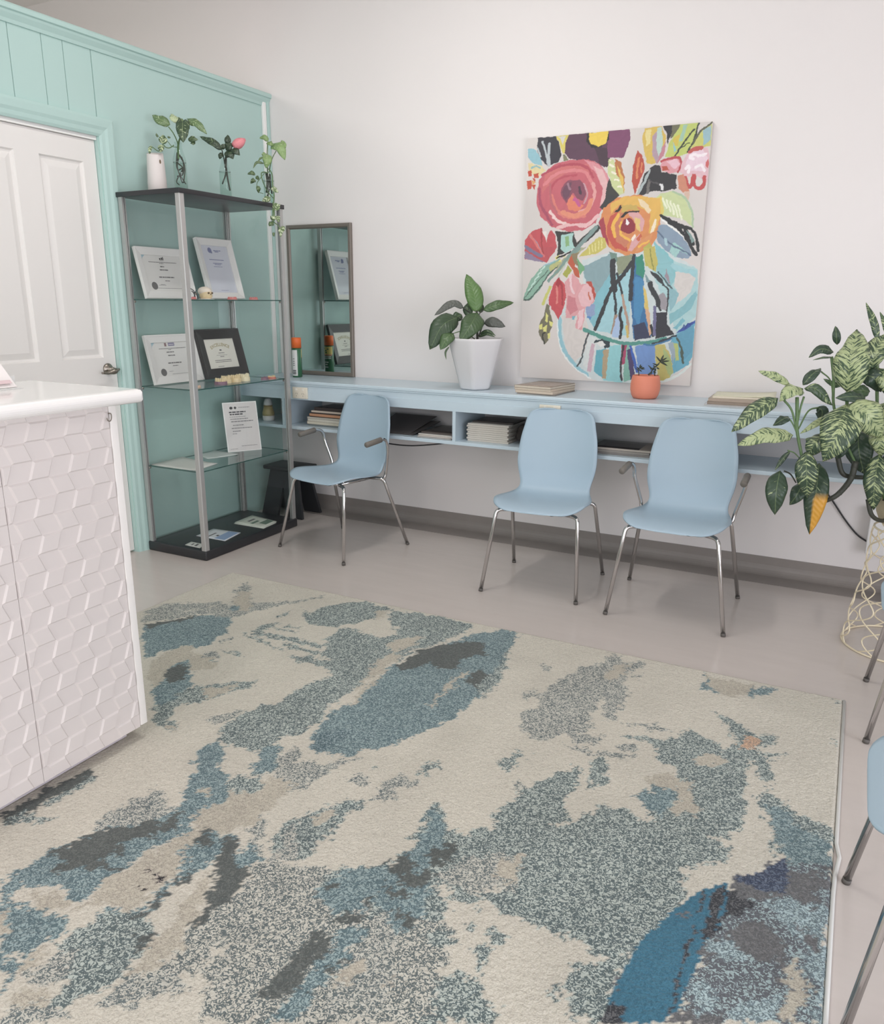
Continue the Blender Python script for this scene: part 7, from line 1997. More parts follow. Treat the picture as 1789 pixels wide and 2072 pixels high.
    ('n', [-0.179,1.757,-0.172,1.761,-0.174,1.658,-0.17,1.556,-0.174,1.48,-0.174,1.406,-0.177,1.354,-0.181,1.351,-0.181,1.422,-0.179,1.487,-0.177,1.569,-0.178,1.662]),
    ('m', [-0.293,1.362,-0.29,1.408,-0.278,1.404,-0.282,1.363]),
    ('n', [-0.302,1.306,-0.287,1.341,-0.258,1.329,-0.259,1.294,-0.299,1.272]),
    ('m', [-0.217,1.654,-0.201,1.675,-0.189,1.656,-0.21,1.639]),
    ('T', [0.067,2.996,0.103,2.995,0.088,2.977]),
    ('T', [0.086,2.672,0.096,2.702,0.094,2.643])]
# ------------------------------------------------------------------ rug
RUG_KINDS = {   # light tuft, dark tuft, share of dark
    'c': ((200, 195, 182), (182, 177, 165), 0.25),
    'k': ((186, 180, 165), (162, 156, 144), 0.38),
    's': ((188, 187, 177), (102, 111, 111), 0.46),
    'T': ((176, 184, 177), (92, 104, 105), 0.55),
    'u': ((192, 190, 179), (98, 107, 107), 0.5),
    't': ((138, 154, 156), (78, 98, 104), 0.6),
    'b': ((146, 163, 163), (91, 110, 115), 0.54),
    'g': ((102, 106, 103), (84, 89, 87), 0.6),
    'd': ((160, 152, 144), (40, 40, 44), 0.8),
    'o': ((204, 170, 142), (150, 132, 118), 0.4),
    'e': ((156, 173, 174), (96, 99, 104), 0.68),
    'q': ((168, 186, 188), (108, 122, 127), 0.5),
    'm': ((116, 116, 117), (97, 98, 99), 0.6),
    'n': ((98, 99, 101), (58, 60, 64), 0.62),
    'v': ((98, 108, 124), (60, 68, 86), 0.6),
    'L': ((70, 115, 135), (60, 102, 122), 0.35)}
RX0, RX1, RY0, RY1, RTH = -2.832, 0.104, 0.56, 3.012, 0.012
STEP = 0.0060
nx_, ny_ = int((RX1 - RX0) / STEP) + 1, int((RY1 - RY0) / STEP) + 1
xs_ = np.linspace(RX0, RX1, nx_)
ys_ = np.linspace(RY0, RY1, ny_)
GX, GY = np.meshgrid(xs_, ys_)
nrng = np.random.RandomState(5)

def vnoise(shape, cells, seed):
    """Smooth value noise on a grid (bicubic-like via cosine interpolation)."""
    r = np.random.RandomState(seed)
    h, w = shape
    cy_, cx_2 = max(2, int(cells * h / w)) + 2, cells + 2
    g_ = r.rand(cy_, cx_2)
    yy = np.linspace(0, cy_ - 1.001, h)
    xx = np.linspace(0, cx_2 - 1.001, w)
    y0, x0 = yy.astype(int), xx.astype(int)
    fy, fx = yy - y0, xx - x0
    fy = (fy * fy * (3 - 2 * fy))[:, None]
    fx = (fx * fx * (3 - 2 * fx))[None, :]
    a = g_[y0][:, x0]; b = g_[y0][:, x0 + 1]; c = g_[y0 + 1][:, x0]; d = g_[y0 + 1][:, x0 + 1]
    return (a * (1 - fx) + b * fx) * (1 - fy) + (c * (1 - fx) + d * fx) * fy

def inside(poly, X, Y):
    res = np.zeros(X.shape, bool)
    n = len(poly) // 2
    for i in range(n):
        x0, y0 = poly[2 * i], poly[2 * i + 1]
        j = (i + 1) % n
        x1, y1 = poly[2 * j], poly[2 * j + 1]
        if y0 == y1:
            continue
        c = (y0 > Y) != (y1 > Y)
        res ^= c & (X < (x1 - x0) * (Y - y0) / (y1 - y0) + x0)
    return res

sh_ = GX.shape
WXn = GX + 0.028 * (vnoise(sh_, 70, 1) - .5) + 0.026 * (vnoise(sh_, 190, 2) - .5) + 0.016 * (nrng.rand(*sh_) - .5)
WYn = GY + 0.028 * (vnoise(sh_, 70, 3) - .5) + 0.026 * (vnoise(sh_, 190, 4) - .5) + 0.016 * (nrng.rand(*sh_) - .5)
A_ = np.zeros(sh_ + (4,)); B_ = np.zeros(sh_ + (4,))
def kset(mask, k):
    a, b, r = RUG_KINDS[k]
    A_[mask, :3] = [lin(c) for c in a]; A_[mask, 3] = r
    B_[mask, :3] = [lin(c) for c in b]; B_[mask, 3] = 1
kset(np.ones(sh_, bool), 'c')
for k, poly in RUG_SHAPES:
    px_, py_ = poly[0::2], poly[1::2]
    i0, i1 = np.searchsorted(xs_, [min(px_) - .06, max(px_) + .06])
    j0, j1 = np.searchsorted(ys_, [min(py_) - .06, max(py_) + .06])
    if i1 <= i0 or j1 <= j0:
        continue
    m = np.zeros(sh_, bool)
    s_ = 0.4 if k in 'Lnv' else 1.0
    wx = GX[j0:j1, i0:i1] + (WXn - GX)[j0:j1, i0:i1] * s_
    wy = GY[j0:j1, i0:i1] + (WYn - GY)[j0:j1, i0:i1] * s_
    m[j0:j1, i0:i1] = inside(poly, wx, wy)
    kset(m, k)
# faint tone drift across the pile
dr = 0.94 + 0.12 * vnoise(sh_, 22, 9)
A_[..., :3] *= dr[..., None]; B_[..., :3] *= dr[..., None]

def rug_material():
    m = bpy.data.materials.new('tufted_pile')
    m.use_nodes = True
    nt = m.node_tree
    L = nt.links.new
    b = nt.nodes['Principled BSDF']
    b.inputs['Roughness'].default_value = 0.95
    b.inputs['Specular IOR Level'].default_value = 0.08
    b.inputs['Sheen Weight'].default_value = 0.15
    ca = nt.nodes.new('ShaderNodeAttribute'); ca.attribute_name = 'tuft_light'
    cb = nt.nodes.new('ShaderNodeAttribute'); cb.attribute_name = 'tuft_dark'
    tc = nt.nodes.new('ShaderNodeTexCoord')
    n1 = nt.nodes.new('ShaderNodeTexNoise'); n1.inputs['Scale'].default_value = 112; n1.inputs['Detail'].default_value = 1.5; n1.inputs['Distortion'].default_value = 0.8
    L(tc.outputs['Object'], n1.inputs['Vector'])
    s1 = nt.nodes.new('ShaderNodeMath'); s1.operation = 'SUBTRACT'; L(n1.outputs['Fac'], s1.inputs[0]); s1.inputs[1].default_value = 0.5
    a1 = nt.nodes.new('ShaderNodeMath'); a1.operation = 'ABSOLUTE'; L(s1.outputs[0], a1.inputs[0])
    th = nt.nodes.new('ShaderNodeMath'); th.operation = 'MULTIPLY_ADD'; L(ca.outputs['Alpha'], th.inputs[0]); th.inputs[1].default_value = 0.145; th.inputs[2].default_value = -0.004
    df = nt.nodes.new('ShaderNodeMath'); df.operation = 'SUBTRACT'; L(th.outputs[0], df.inputs[0]); L(a1.outputs[0], df.inputs[1])
    mr = nt.nodes.new('ShaderNodeMapRange'); mr.inputs['From Min'].default_value = -0.018; mr.inputs['From Max'].default_value = 0.018
    L(df.outputs[0], mr.inputs['Value'])
    mx = nt.nodes.new('ShaderNodeMix'); mx.data_type = 'RGBA'
    L(mr.outputs[0], mx.inputs[0]); L(ca.outputs['Color'], mx.inputs[6]); L(cb.outputs['Color'], mx.inputs[7])
    L(mx.outputs[2], b.inputs['Base Color'])
    n2 = nt.nodes.new('ShaderNodeTexNoise'); n2.inputs['Scale'].default_value = 120; n2.inputs['Detail'].default_value = 3
    L(tc.outputs['Object'], n2.inputs['Vector'])
    bp = nt.nodes.new('ShaderNodeBump'); bp.inputs['Strength'].default_value = 0.7; bp.inputs['Distance'].default_value = 0.008
    L(n2.outputs['Fac'], bp.inputs['Height']); L(bp.outputs['Normal'], b.inputs['Normal'])
    return m
rug = thing('rug', 'large cream and teal abstract patterned pile rug on the grey floor', 'rug', ((RX0 + RX1) / 2, (RY0 + RY1) / 2, 0))
ZZ = RTH + 0.0016 * (vnoise(sh_, 240, 21) - .5)
ZZ[0, :] = ZZ[-1, :] = 0.002
ZZ[:, 0] = ZZ[:, -1] = 0.002
ox_, oy_ = rug.location.x, rug.location.y
co_ = np.stack([GX - ox_, GY - oy_, ZZ], -1).reshape(-1, 3)
idx = np.arange(nx_ * ny_).reshape(ny_, nx_)
qf = np.stack([idx[:-1, :-1], idx[:-1, 1:], idx[1:, 1:], idx[1:, :-1]], -1).reshape(-1, 4)
me = bpy.data.meshes.new('pile')
me.vertices.add(len(co_)); me.vertices.foreach_set('co', co_.ravel())
me.loops.add(qf.size); me.loops.foreach_set('vertex_index', qf.ravel())
me.polygons.add(len(qf)); me.polygons.foreach_set('loop_start', np.arange(0, qf.size, 4)); me.polygons.foreach_set('loop_total', np.full(len(qf), 4))
me.polygons.foreach_set('use_smooth', np.ones(len(qf), bool))
me.update()
me.attributes.new('tuft_light', 'FLOAT_COLOR', 'POINT').data.foreach_set('color', A_.astype(np.float32).ravel())
me.attributes.new('tuft_dark', 'FLOAT_COLOR', 'POINT').data.foreach_set('color', B_.astype(np.float32).ravel())
me.materials.append(rug_material())
o = bpy.data.objects.new('pile', me)
COL.objects.link(o)
o.parent = rug
w = MB()
e1, z_ = 0.004, 0.0055
w.tube([(RX1 + e1, RY0, z_), (RX1 + e1, 1.90, z_), (RX1 + e1 + 0.002, 1.98, z_), (RX1 + e1 + 0.010, 2.06, z_), (RX1 + e1 + 0.001, 2.12, z_), (RX1 + e1, RY1, z_)], 0.0052, 8)
w.tube([(RX0, RY1 + 0.003, 0.0035), (RX1, RY1 + 0.003, 0.0035)], 0.0033, 8)
w.tube([(RX0 - 0.003, RY0, 0.0035), (RX0 - 0.003, RY1, 0.0035)], 0.0033, 8)
w.tube([(RX0, RY0 - 0.003, 0.0035), (RX1, RY0 - 0.003, 0.0035)], 0.0033, 8)
o = wchild(w, 'edge_binding', mat('binding_pale', (208, 208, 204), 0.8), rug)
# brush shapes of the painting in canvas coordinates (0..1): colour, stroke width (0 = filled), points
PAINT_SHAPES = [
    ('c8d2d2', 0, [0.353,0.505,0.519,0.536,0.755,0.564,0.989,0.463,1.014,0.278,0.983,0.085,0.886,0.026,0.752,-0.003,0.532,-0.009,0.4,0.019,0.295,0.099,0.235,0.197,0.218,0.279,0.374,0.383]),
    ('d3cbc6', 0, [0.247,0.273,0.38,0.298,0.419,0.201,0.393,0.119,0.33,0.07,0.276,0.14]),
    ('8fc0cc', 0.022, [0.237,0.261,0.24,0.204,0.263,0.141,0.311,0.09,0.366,0.049,0.419,0.024]),
    ('dfe4e2', 0.008, [0.222,0.256,0.23,0.193,0.25,0.136,0.296,0.084,0.351,0.046,0.442,0.009]),
    ('86a2a8', 0, [0.355,0.477,0.429,0.499,0.519,0.53,0.549,0.449,0.515,0.388,0.457,0.332,0.388,0.405]),
    ('7cb8c4', 0, [0.447,0.366,0.518,0.449,0.562,0.383,0.509,0.271,0.45,0.213,0.406,0.27]),
    ('8a9cc0', 0, [0.382,0.326,0.442,0.327,0.445,0.282,0.399,0.264]),
    ('4f86c0', 0, [0.394,0.271,0.429,0.274,0.416,0.256]),
    ('9ccad2', 0, [0.534,0.449,0.631,0.465,0.648,0.194,0.458,0.213,0.516,0.383]),
    ('a8ccce', 0, [0.735,0.544,0.849,0.5,0.989,0.463,1.013,0.288,0.91,0.211,0.866,0.276,0.752,0.448]),
    ('7fbcc2', 0, [0.747,0.572,0.805,0.537,0.856,0.498,0.889,0.439,0.853,0.4,0.792,0.464]),
    ('86bcc2', 0, [0.761,0.539,0.816,0.515,0.86,0.467,0.875,0.415,0.855,0.396,0.812,0.429,0.776,0.458]),
    ('d2cbc6', 0, [0.875,0.453,0.939,0.45,0.98,0.429,0.967,0.377,0.925,0.348,0.889,0.324,0.897,0.367,0.874,0.396]),
    ('9ac8ce', 0, [0.858,0.486,0.924,0.467,0.989,0.457,0.98,0.429,0.939,0.448,0.874,0.455,0.846,0.477]),
    ('7fb6be', 0, [0.86,0.285,0.928,0.319,0.986,0.377,1.0,0.363,0.969,0.305,0.908,0.27,0.865,0.245]),
    ('9a8a94', 0, [0.821,0.434,0.824,0.467,0.857,0.405,0.84,0.41]),
    ('88b4bc', 0, [0.848,0.396,0.903,0.367,0.889,0.324,0.865,0.299,0.848,0.338]),
    ('5fa8c0', 0, [0.883,0.196,0.939,0.227,0.999,0.262,1.003,0.12,0.981,0.085,0.906,0.047,0.882,0.142]),
    ('5a9cb8', 0, [0.902,0.202,0.995,0.247,0.994,0.14,0.948,0.089,0.942,0.138]),
    ('74b4c2', 0, [0.886,0.231,0.933,0.276,0.948,0.261,0.906,0.226]),
    ('8cc8cc', 0, [0.535,0.152,0.605,0.159,0.627,-0.005,0.515,0.006]),
    ('5aa8b8', 0, [0.465,0.133,0.52,0.14,0.506,0.017,0.456,0.039]),
    ('b09a78', 0, [0.505,0.134,0.536,0.135,0.53,0.012,0.506,0.014]),
    ('d2d6d4', 0, [0.412,0.189,0.469,0.185,0.447,0.05,0.389,0.06]),
    ('c8a8b4', 0, [0.434,0.161,0.455,0.156,0.439,0.038,0.414,0.043]),
    ('7eb4a4', 0, [0.62,0.165,0.652,0.16,0.673,0.012,0.634,0.004]),
    ('a83c64', 0, [0.609,0.159,0.636,0.16,0.635,0.08,0.605,0.073]),
    ('3a3238', 0.012, [0.621,0.16,0.613,0.108,0.609,0.073,0.622,0.01]),
    ('4a3c68', 0, [0.638,0.137,0.669,0.144,0.694,0.036,0.673,0.012]),
    ('2f5cb4', 0.014, [0.66,0.155,0.679,0.11,0.705,0.048]),
    ('6c92cc', 0, [0.683,0.155,0.796,0.169,0.811,0.023,0.719,0.019]),
    ('c0b464', 0, [0.793,0.164,0.846,0.166,0.885,0.117,0.905,0.057,0.882,0.02,0.829,0.013,0.808,0.084]),
    ('a8b878', 0, [0.841,0.156,0.886,0.107,0.902,0.052,0.888,0.031,0.851,0.09]),
    ('b4c070', 0, [0.892,0.172,0.919,0.167,0.933,0.103,0.914,0.097]),
    ('98a8b4', 0, [0.866,0.171,0.892,0.177,0.91,0.127,0.902,0.087]),
    ('4a5a50', 0.012, [0.91,0.192,0.937,0.153,0.954,0.094]),
    ('d6e0dc', 0.012, [0.994,0.09,0.952,0.053,0.895,0.026,0.843,0.011]),
    ('2f6ea0', 0, [0.635,0.513,0.694,0.518,0.721,0.318,0.778,0.197,0.673,0.183,0.635,0.383]),
    ('3f86b4', 0, [0.657,0.438,0.703,0.427,0.72,0.329,0.698,0.24,0.664,0.273]),
    ('343a58', 0, [0.667,0.24,0.727,0.252,0.771,0.191,0.681,0.178]),
    ('2f8a74', 0, [0.657,0.513,0.693,0.523,0.711,0.459,0.703,0.427,0.663,0.448]),
    ('33343c', 0.022, [0.645,0.518,0.64,0.41,0.642,0.345]),
    ('8c9478', 0, [0.544,0.514,0.641,0.524,0.616,0.47,0.565,0.438]),
    ('6f8c80', 0, [0.507,0.536,0.55,0.53,0.553,0.498,0.53,0.487]),
    ('34363a', 0.03, [0.528,0.498,0.537,0.427,0.548,0.383]),
    ('34363a', 0.022, [0.636,0.492,0.581,0.432,0.531,0.388,0.491,0.305,0.45,0.219]),
    ('34363a', 0.014, [0.543,0.388,0.559,0.328,0.563,0.283]),
    ('34363a', 0.013, [0.557,0.449,0.585,0.389,0.595,0.361]),
    ('b0907c', 0.015, [0.595,0.361,0.615,0.306,0.636,0.25,0.64,0.205]),
    ('a08878', 0.02, [0.568,0.277,0.559,0.238,0.55,0.209]),
    ('a4bcdc', 0, [0.565,0.26,0.586,0.283,0.599,0.188,0.547,0.192]),
    ('2c2c30', 0.016, [0.593,0.311,0.589,0.272,0.602,0.239,0.596,0.188]),
    ('d0b45c', 0.014, [0.629,0.233,0.641,0.194]),
    ('d8bc60', 0, [0.705,0.4,0.725,0.383,0.744,0.307,0.725,0.307]),
    ('d8a884', 0, [0.725,0.307,0.748,0.307,0.773,0.208,0.763,0.197]),
    ('2c2e34', 0.012, [0.766,0.241,0.779,0.197]),
    ('6c6a90', 0, [0.772,0.318,0.788,0.318,0.797,0.197,0.778,0.197]),
    ('2f2f38', 0, [0.791,0.291,0.849,0.297,0.851,0.248,0.896,0.205,0.794,0.186]),
    ('9a949a', 0, [0.791,0.362,0.819,0.373,0.844,0.346,0.841,0.303,0.804,0.308]),
    ('34363a', 0.026, [0.741,0.41,0.758,0.381,0.788,0.347,0.797,0.323]),
    ('34363a', 0.012, [0.79,0.328,0.809,0.304]),
    ('34363a', 0, [0.737,0.458,0.771,0.449,0.806,0.425,0.818,0.405,0.787,0.415,0.752,0.439]),
    ('34363a', 0.008, [0.815,0.405,0.84,0.386,0.846,0.352,0.846,0.299]),
    ('4a5a60', 0.008, [0.783,0.453,0.827,0.415,0.862,0.386]),
    ('78949a', 0, [0.711,0.449,0.747,0.415,0.721,0.41]),
    ('4f9488', 0.02, [0.386,0.218,0.5,0.185,0.628,0.165,0.773,0.174,0.846,0.187]),
    ('3a78a4', 0.01, [0.736,0.162,0.796,0.164,0.883,0.188]),
    ('34404a', 0.01, [0.781,0.169,0.846,0.184,0.904,0.202]),
    ('2c3a40', 0, [0.453,0.173,0.493,0.18,0.541,0.169,0.543,0.146,0.512,0.14,0.494,0.162,0.446,0.161]),
    ('dcdcd8', 0, [0.462,0.162,0.493,0.174,0.519,0.157,0.488,0.145]),
    ('2f4fa4', 0, [0.899,0.21,0.943,0.239,0.998,0.264,0.996,0.25,0.945,0.222]),
    ('2a448c', 0.006, [0.933,0.233,0.943,0.244,0.951,0.233,0.964,0.25,0.975,0.245,0.988,0.258]),
    ('4a5054', 0.01, [0.413,0.202,0.389,0.139,0.377,0.092,0.356,0.062]),
    ('8cbcc8', 0, [0.003,0.957,0.038,0.96,0.089,0.921,0.091,0.889,0.034,0.901,0.005,0.929]),
    ('dccc98', 0, [0.006,0.902,0.091,0.889,0.113,0.869,0.065,0.844,0.014,0.869]),
    ('8ab4b8', 0.008, [0.028,0.882,0.056,0.89,0.084,0.878]),
    ('34323c', 0, [0.061,0.999,0.168,0.998,0.19,0.966,0.203,0.92,0.187,0.898,0.126,0.883,0.082,0.917,0.06,0.95]),
    ('b4bcc0', 0.012, [0.09,0.982,0.112,0.942,0.129,0.887]),
    ('b4bcc0', 0.014, [0.132,0.971,0.13,0.933,0.134,0.887]),
    ('b4bcc0', 0.01, [0.063,0.959,0.082,0.926]),
    ('d8c858', 0, [0.167,1.0,0.242,1.001,0.223,0.928,0.209,0.929,0.19,0.97]),
    ('d0ccc8', 0, [0.185,0.997,0.225,0.997,0.21,0.964]),
    ('7c7c5c', 0, [0.209,0.924,0.226,0.923,0.248,0.904,0.221,0.901]),
    ('5c3a50', 0, [0.242,1.003,0.348,0.999,0.509,0.999,0.518,0.9,0.466,0.903,0.456,0.864,0.402,0.888,0.248,0.909,0.222,0.932,0.227,0.973]),
    ('46303e', 0, [0.384,0.951,0.489,0.932,0.469,0.863,0.422,0.883]),
    ('7c4066', 0, [0.469,1.002,0.578,1.001,0.585,0.961,0.554,0.895,0.464,0.902,0.462,0.963]),
    ('2c2628', 0, [0.342,0.997,0.468,1.001,0.47,0.968,0.424,0.942,0.372,0.943,0.344,0.966]),
    ('e8c83c', 0, [0.358,0.998,0.465,1.0,0.455,0.956,0.417,0.945,0.371,0.956,0.356,0.979]),
    ('c45c68', 0, [0.068,0.788,0.08,0.834,0.12,0.869,0.18,0.894,0.255,0.904,0.362,0.899,0.429,0.878,0.472,0.836,0.488,0.782,0.48,0.728,0.444,0.693,0.42,0.652,0.355,0.626,0.273,0.62,0.196,0.634,0.16,0.644,0.094,0.688,0.067,0.741]),
    ('d88c94', 0, [0.335,0.9,0.423,0.878,0.468,0.841,0.486,0.782,0.477,0.728,0.436,0.707,0.45,0.783,0.406,0.844]),
    ('e0b0b0', 0, [0.39,0.875,0.444,0.855,0.478,0.8,0.473,0.738,0.441,0.72,0.45,0.783]),
    ('cc6a6a', 0, [0.113,0.856,0.242,0.891,0.363,0.881,0.392,0.844,0.264,0.863,0.15,0.822,0.097,0.778]),
    ('b44456', 0.014, [0.093,0.852,0.181,0.88,0.283,0.885,0.357,0.868,0.393,0.831]),
    ('d87c80', 0.018, [0.109,0.814,0.183,0.853,0.284,0.862,0.352,0.846,0.389,0.804]),
    ('b84858', 0.012, [0.146,0.776,0.164,0.812,0.218,0.838,0.299,0.843]),
    ('e09c98', 0.018, [0.395,0.803,0.405,0.758,0.375,0.713,0.323,0.696]),
    ('d8786c', 0.022, [0.153,0.766,0.191,0.709,0.262,0.679,0.351,0.682]),
    ('e08a6c', 0.026, [0.226,0.699,0.289,0.683,0.363,0.7,0.387,0.74]),
    ('e4b4b4', 0.02, [0.202,0.638,0.285,0.651,0.367,0.644,0.431,0.679]),
    ('c85860', 0.01, [0.171,0.691,0.243,0.661,0.325,0.654]),
    ('e8c8c4', 0.016, [0.15,0.706,0.194,0.667,0.243,0.656]),
    ('a84860', 0.016, [0.081,0.797,0.091,0.74,0.129,0.692,0.166,0.653]),
    ('b86068', 0.012, [0.144,0.813,0.154,0.748,0.192,0.7]),
    ('88485c', 0, [0.214,0.797,0.246,0.823,0.314,0.825,0.349,0.801,0.358,0.764,0.34,0.742,0.306,0.747,0.283,0.776,0.245,0.736,0.208,0.774]),
    ('6c4458', 0, [0.227,0.801,0.267,0.817,0.269,0.781,0.244,0.745,0.215,0.778]),
    ('e07c5c', 0, [0.245,0.731,0.277,0.771,0.306,0.734,0.348,0.723,0.322,0.701,0.26,0.707]),
    ('c4508c', 0.016, [0.292,0.748,0.321,0.724]),
    ('4c3444', 0.012, [0.316,0.797,0.324,0.77]),
    ('9c7484', 0.012, [0.247,0.809,0.262,0.79]),
    ('c4949c', 0.01, [0.342,0.806,0.365,0.768,0.347,0.732]),
    ('c44830', 0, [0.007,0.874,0.028,0.873,0.033,0.85,0.012,0.851]),
    ('c44830', 0, [0.043,0.859,0.071,0.862,0.076,0.843,0.051,0.842]),
    ('c44830', 0, [0.005,0.832,0.03,0.836,0.035,0.803,0.011,0.797]),
    ('c44830', 0, [0.037,0.845,0.058,0.835,0.052,0.823]),
    ('c44830', 0, [0.031,0.813,0.059,0.816,0.053,0.798]),
    ('dca060', 0, [0.03,0.836,0.059,0.826,0.038,0.812]),
    ('3a3a38', 0, [0.48,0.821,0.553,0.757,0.502,0.733,0.46,0.697,0.468,0.781]),
    ('36383a', 0, [0.436,0.711,0.491,0.764,0.531,0.745,0.482,0.71,0.456,0.702]),
    ('c8d094', 0, [0.471,0.897,0.499,0.891,0.554,0.818,0.573,0.76,0.545,0.754,0.501,0.791,0.472,0.845]),
    ('b8703c', 0, [0.506,0.895,0.541,0.88,0.567,0.822,0.569,0.76,0.548,0.808,0.517,0.843]),
    ('e0b84c', 0, [0.521,0.871,0.561,0.817,0.569,0.765,0.548,0.799]),
    ('ece6d0', 0.01, [0.48,0.873,0.503,0.865]),
    ('ece6d0', 0.01, [0.497,0.845,0.519,0.838]),
    ('ece6d0', 0.01, [0.515,0.816,0.535,0.811]),
    ('ece6d0', 0.01, [0.533,0.788,0.551,0.784]),
    ('e8dcc8', 0, [0.475,0.894,0.492,0.889,0.486,0.882]),
    ('b84430', 0, [0.626,0.92,0.662,0.888,0.674,0.846,0.656,0.818,0.639,0.776,0.624,0.753,0.609,0.806,0.608,0.858]),
    ('d88050', 0.012, [0.639,0.889,0.632,0.852,0.632,0.815]),
    ('d88050', 0.008, [0.654,0.87,0.654,0.837]),
    ('d4b44c', 0, [0.658,0.998,0.743,1.002,0.774,0.951,0.754,0.893,0.724,0.867,0.685,0.864,0.659,0.92,0.648,0.967]),
    ('b094a0', 0, [0.701,0.969,0.725,0.985,0.758,0.92,0.761,0.892,0.731,0.866,0.708,0.895]),
    ('b4ccc0', 0, [0.721,0.995,0.743,0.998,0.756,0.938,0.742,0.889,0.726,0.917]),
    ('e0d088', 0, [0.662,0.989,0.692,0.992,0.69,0.942,0.672,0.929]),
    ('c07c88', 0, [0.758,0.925,0.776,0.946,0.768,0.892,0.731,0.864]),
    ('2f2c30', 0, [0.749,1.004,0.801,1.003,0.798,0.968,0.783,0.932,0.772,0.974]),
    ('6c6a50', 0, [0.801,1.003,0.852,1.005,0.83,0.97,0.794,0.95]),
    ('bcc864', 0, [0.846,1.003,0.934,1.004,0.927,0.952,0.896,0.895,0.853,0.884,0.775,0.887,0.789,0.937]),
    ('9cc0a8', 0, [0.853,0.996,0.878,0.999,0.859,0.942,0.84,0.938]),
    ('d0b840', 0, [0.807,0.949,0.843,0.97,0.835,0.925,0.81,0.922]),
    ('8cc0c4', 0, [0.808,0.94,0.831,0.907,0.818,0.903]),
    ('3c4438', 0.01, [0.931,1.0,0.916,0.943,0.889,0.9]),
    ('3c4438', 0.009, [0.826,0.889,0.86,0.928,0.912,0.979]),
    ('3c4438', 0.006, [0.849,0.915,0.892,0.931]),
    ('c8c868', 0, [0.997,0.996,1.007,0.916,0.951,0.91,0.9,0.913,0.945,0.964]),
    ('94b8c0', 0, [0.956,0.972,0.995,0.988,0.998,0.934,0.963,0.919]),
    ('5c5c48', 0.01, [0.998,0.997,0.944,0.968,0.911,0.93]),
    ('d8949c', 0, [0.757,0.87,0.807,0.886,0.847,0.879,0.856,0.851,0.846,0.829,0.794,0.827,0.749,0.847]),
    ('e4b8c4', 0, [0.783,0.869,0.834,0.88,0.853,0.856,0.832,0.839]),
    ('b84c34', 0, [0.758,0.854,0.785,0.852,0.8,0.836,0.767,0.837]),
    ('b84048', 0.012, [0.757,0.872,0.801,0.881,0.847,0.879,0.859,0.856,0.846,0.829]),
    ('dcb4bc', 0, [0.896,0.9,0.926,0.912,0.989,0.908,1.008,0.827,0.998,0.782,0.951,0.806,0.931,0.816,0.887,0.809,0.852,0.829,0.862,0.86]),
    ('e4c8d4', 0, [0.902,0.899,0.964,0.905,0.994,0.868,0.974,0.828,0.904,0.831,0.882,0.85]),
    ('f0e4e8', 0.014, [0.918,0.871,0.904,0.881,0.922,0.889,0.942,0.879]),
    ('f0e4e8', 0.014, [0.934,0.839,0.959,0.847,0.98,0.828]),
    ('f0e4e8', 0.014, [0.883,0.841,0.901,0.849,0.898,0.827]),
    ('f0e4e8', 0.014, [0.948,0.883,0.979,0.886]),
    ('c04444', 0.016, [0.887,0.809,0.903,0.776,0.92,0.776,0.925,0.812]),
    ('c04444', 0.018, [0.931,0.812,0.936,0.775,0.963,0.763,0.983,0.778,0.983,0.805]),
    ('c05048', 0.018, [0.899,0.899,0.92,0.907,0.957,0.91]),
    ('cc5c5c', 0, [0.982,0.859,0.997,0.868,0.998,0.836,0.988,0.841]),
    ('cc8468', 0, [0.847,0.815,0.879,0.818,0.897,0.776,0.912,0.757,0.881,0.749,0.856,0.769]),
    ('d4b4a0', 0, [0.88,0.754,0.912,0.757,0.915,0.73,0.91,0.72]),
    ('2e2d31', 0, [0.642,0.753,0.674,0.832,0.725,0.862,0.752,0.856,0.761,0.833,0.84,0.82,0.845,0.769,0.788,0.762,0.702,0.76,0.669,0.749]),
    ('a8b4b4', 0.014, [0.7,0.84,0.671,0.794,0.645,0.757]),
    ('6c6864', 0.016, [0.701,0.802,0.695,0.76]),
    ('4c4a4c', 0.008, [0.704,0.802,0.759,0.786]),
    ('dcdcdc', 0, [0.758,0.791,0.772,0.79,0.777,0.767,0.761,0.767]),
    ('c4d098', 0, [0.762,0.753,0.827,0.76,0.889,0.735,0.928,0.678,0.941,0.621,0.891,0.655,0.838,0.661,0.777,0.672,0.738,0.735]),
    ('dcc45c', 0, [0.738,0.735,0.77,0.744,0.79,0.677,0.771,0.673]),
    ('e4e8c8', 0.01, [0.778,0.734,0.802,0.696]),
    ('e4e8c8', 0.01, [0.798,0.727,0.823,0.685]),
    ('e4e8c8', 0.01, [0.819,0.72,0.844,0.674]),
    ('e4e8c8', 0.01, [0.839,0.712,0.864,0.663]),
    ('e4e8c8', 0.01, [0.86,0.705,0.885,0.652]),
    ('a8c09c', 0.01, [0.828,0.758,0.896,0.73,0.935,0.673,0.944,0.621]),
    ('d8884c', 0, [0.44,0.655,0.459,0.708,0.531,0.747,0.649,0.754,0.739,0.725,0.774,0.668,0.773,0.606,0.735,0.549,0.67,0.529,0.596,0.519,0.502,0.552,0.46,0.601]),
    ('e0b04c', 0, [0.499,0.724,0.566,0.75,0.656,0.747,0.764,0.734,0.778,0.668,0.75,0.611,0.717,0.602,0.716,0.679,0.646,0.71,0.549,0.717,0.502,0.685]),
    ('c8a850', 0, [0.562,0.717,0.638,0.715,0.661,0.69,0.599,0.697,0.559,0.683]),
    ('e8d0a8', 0, [0.643,0.738,0.685,0.727,0.722,0.693,0.71,0.679,0.666,0.709]),
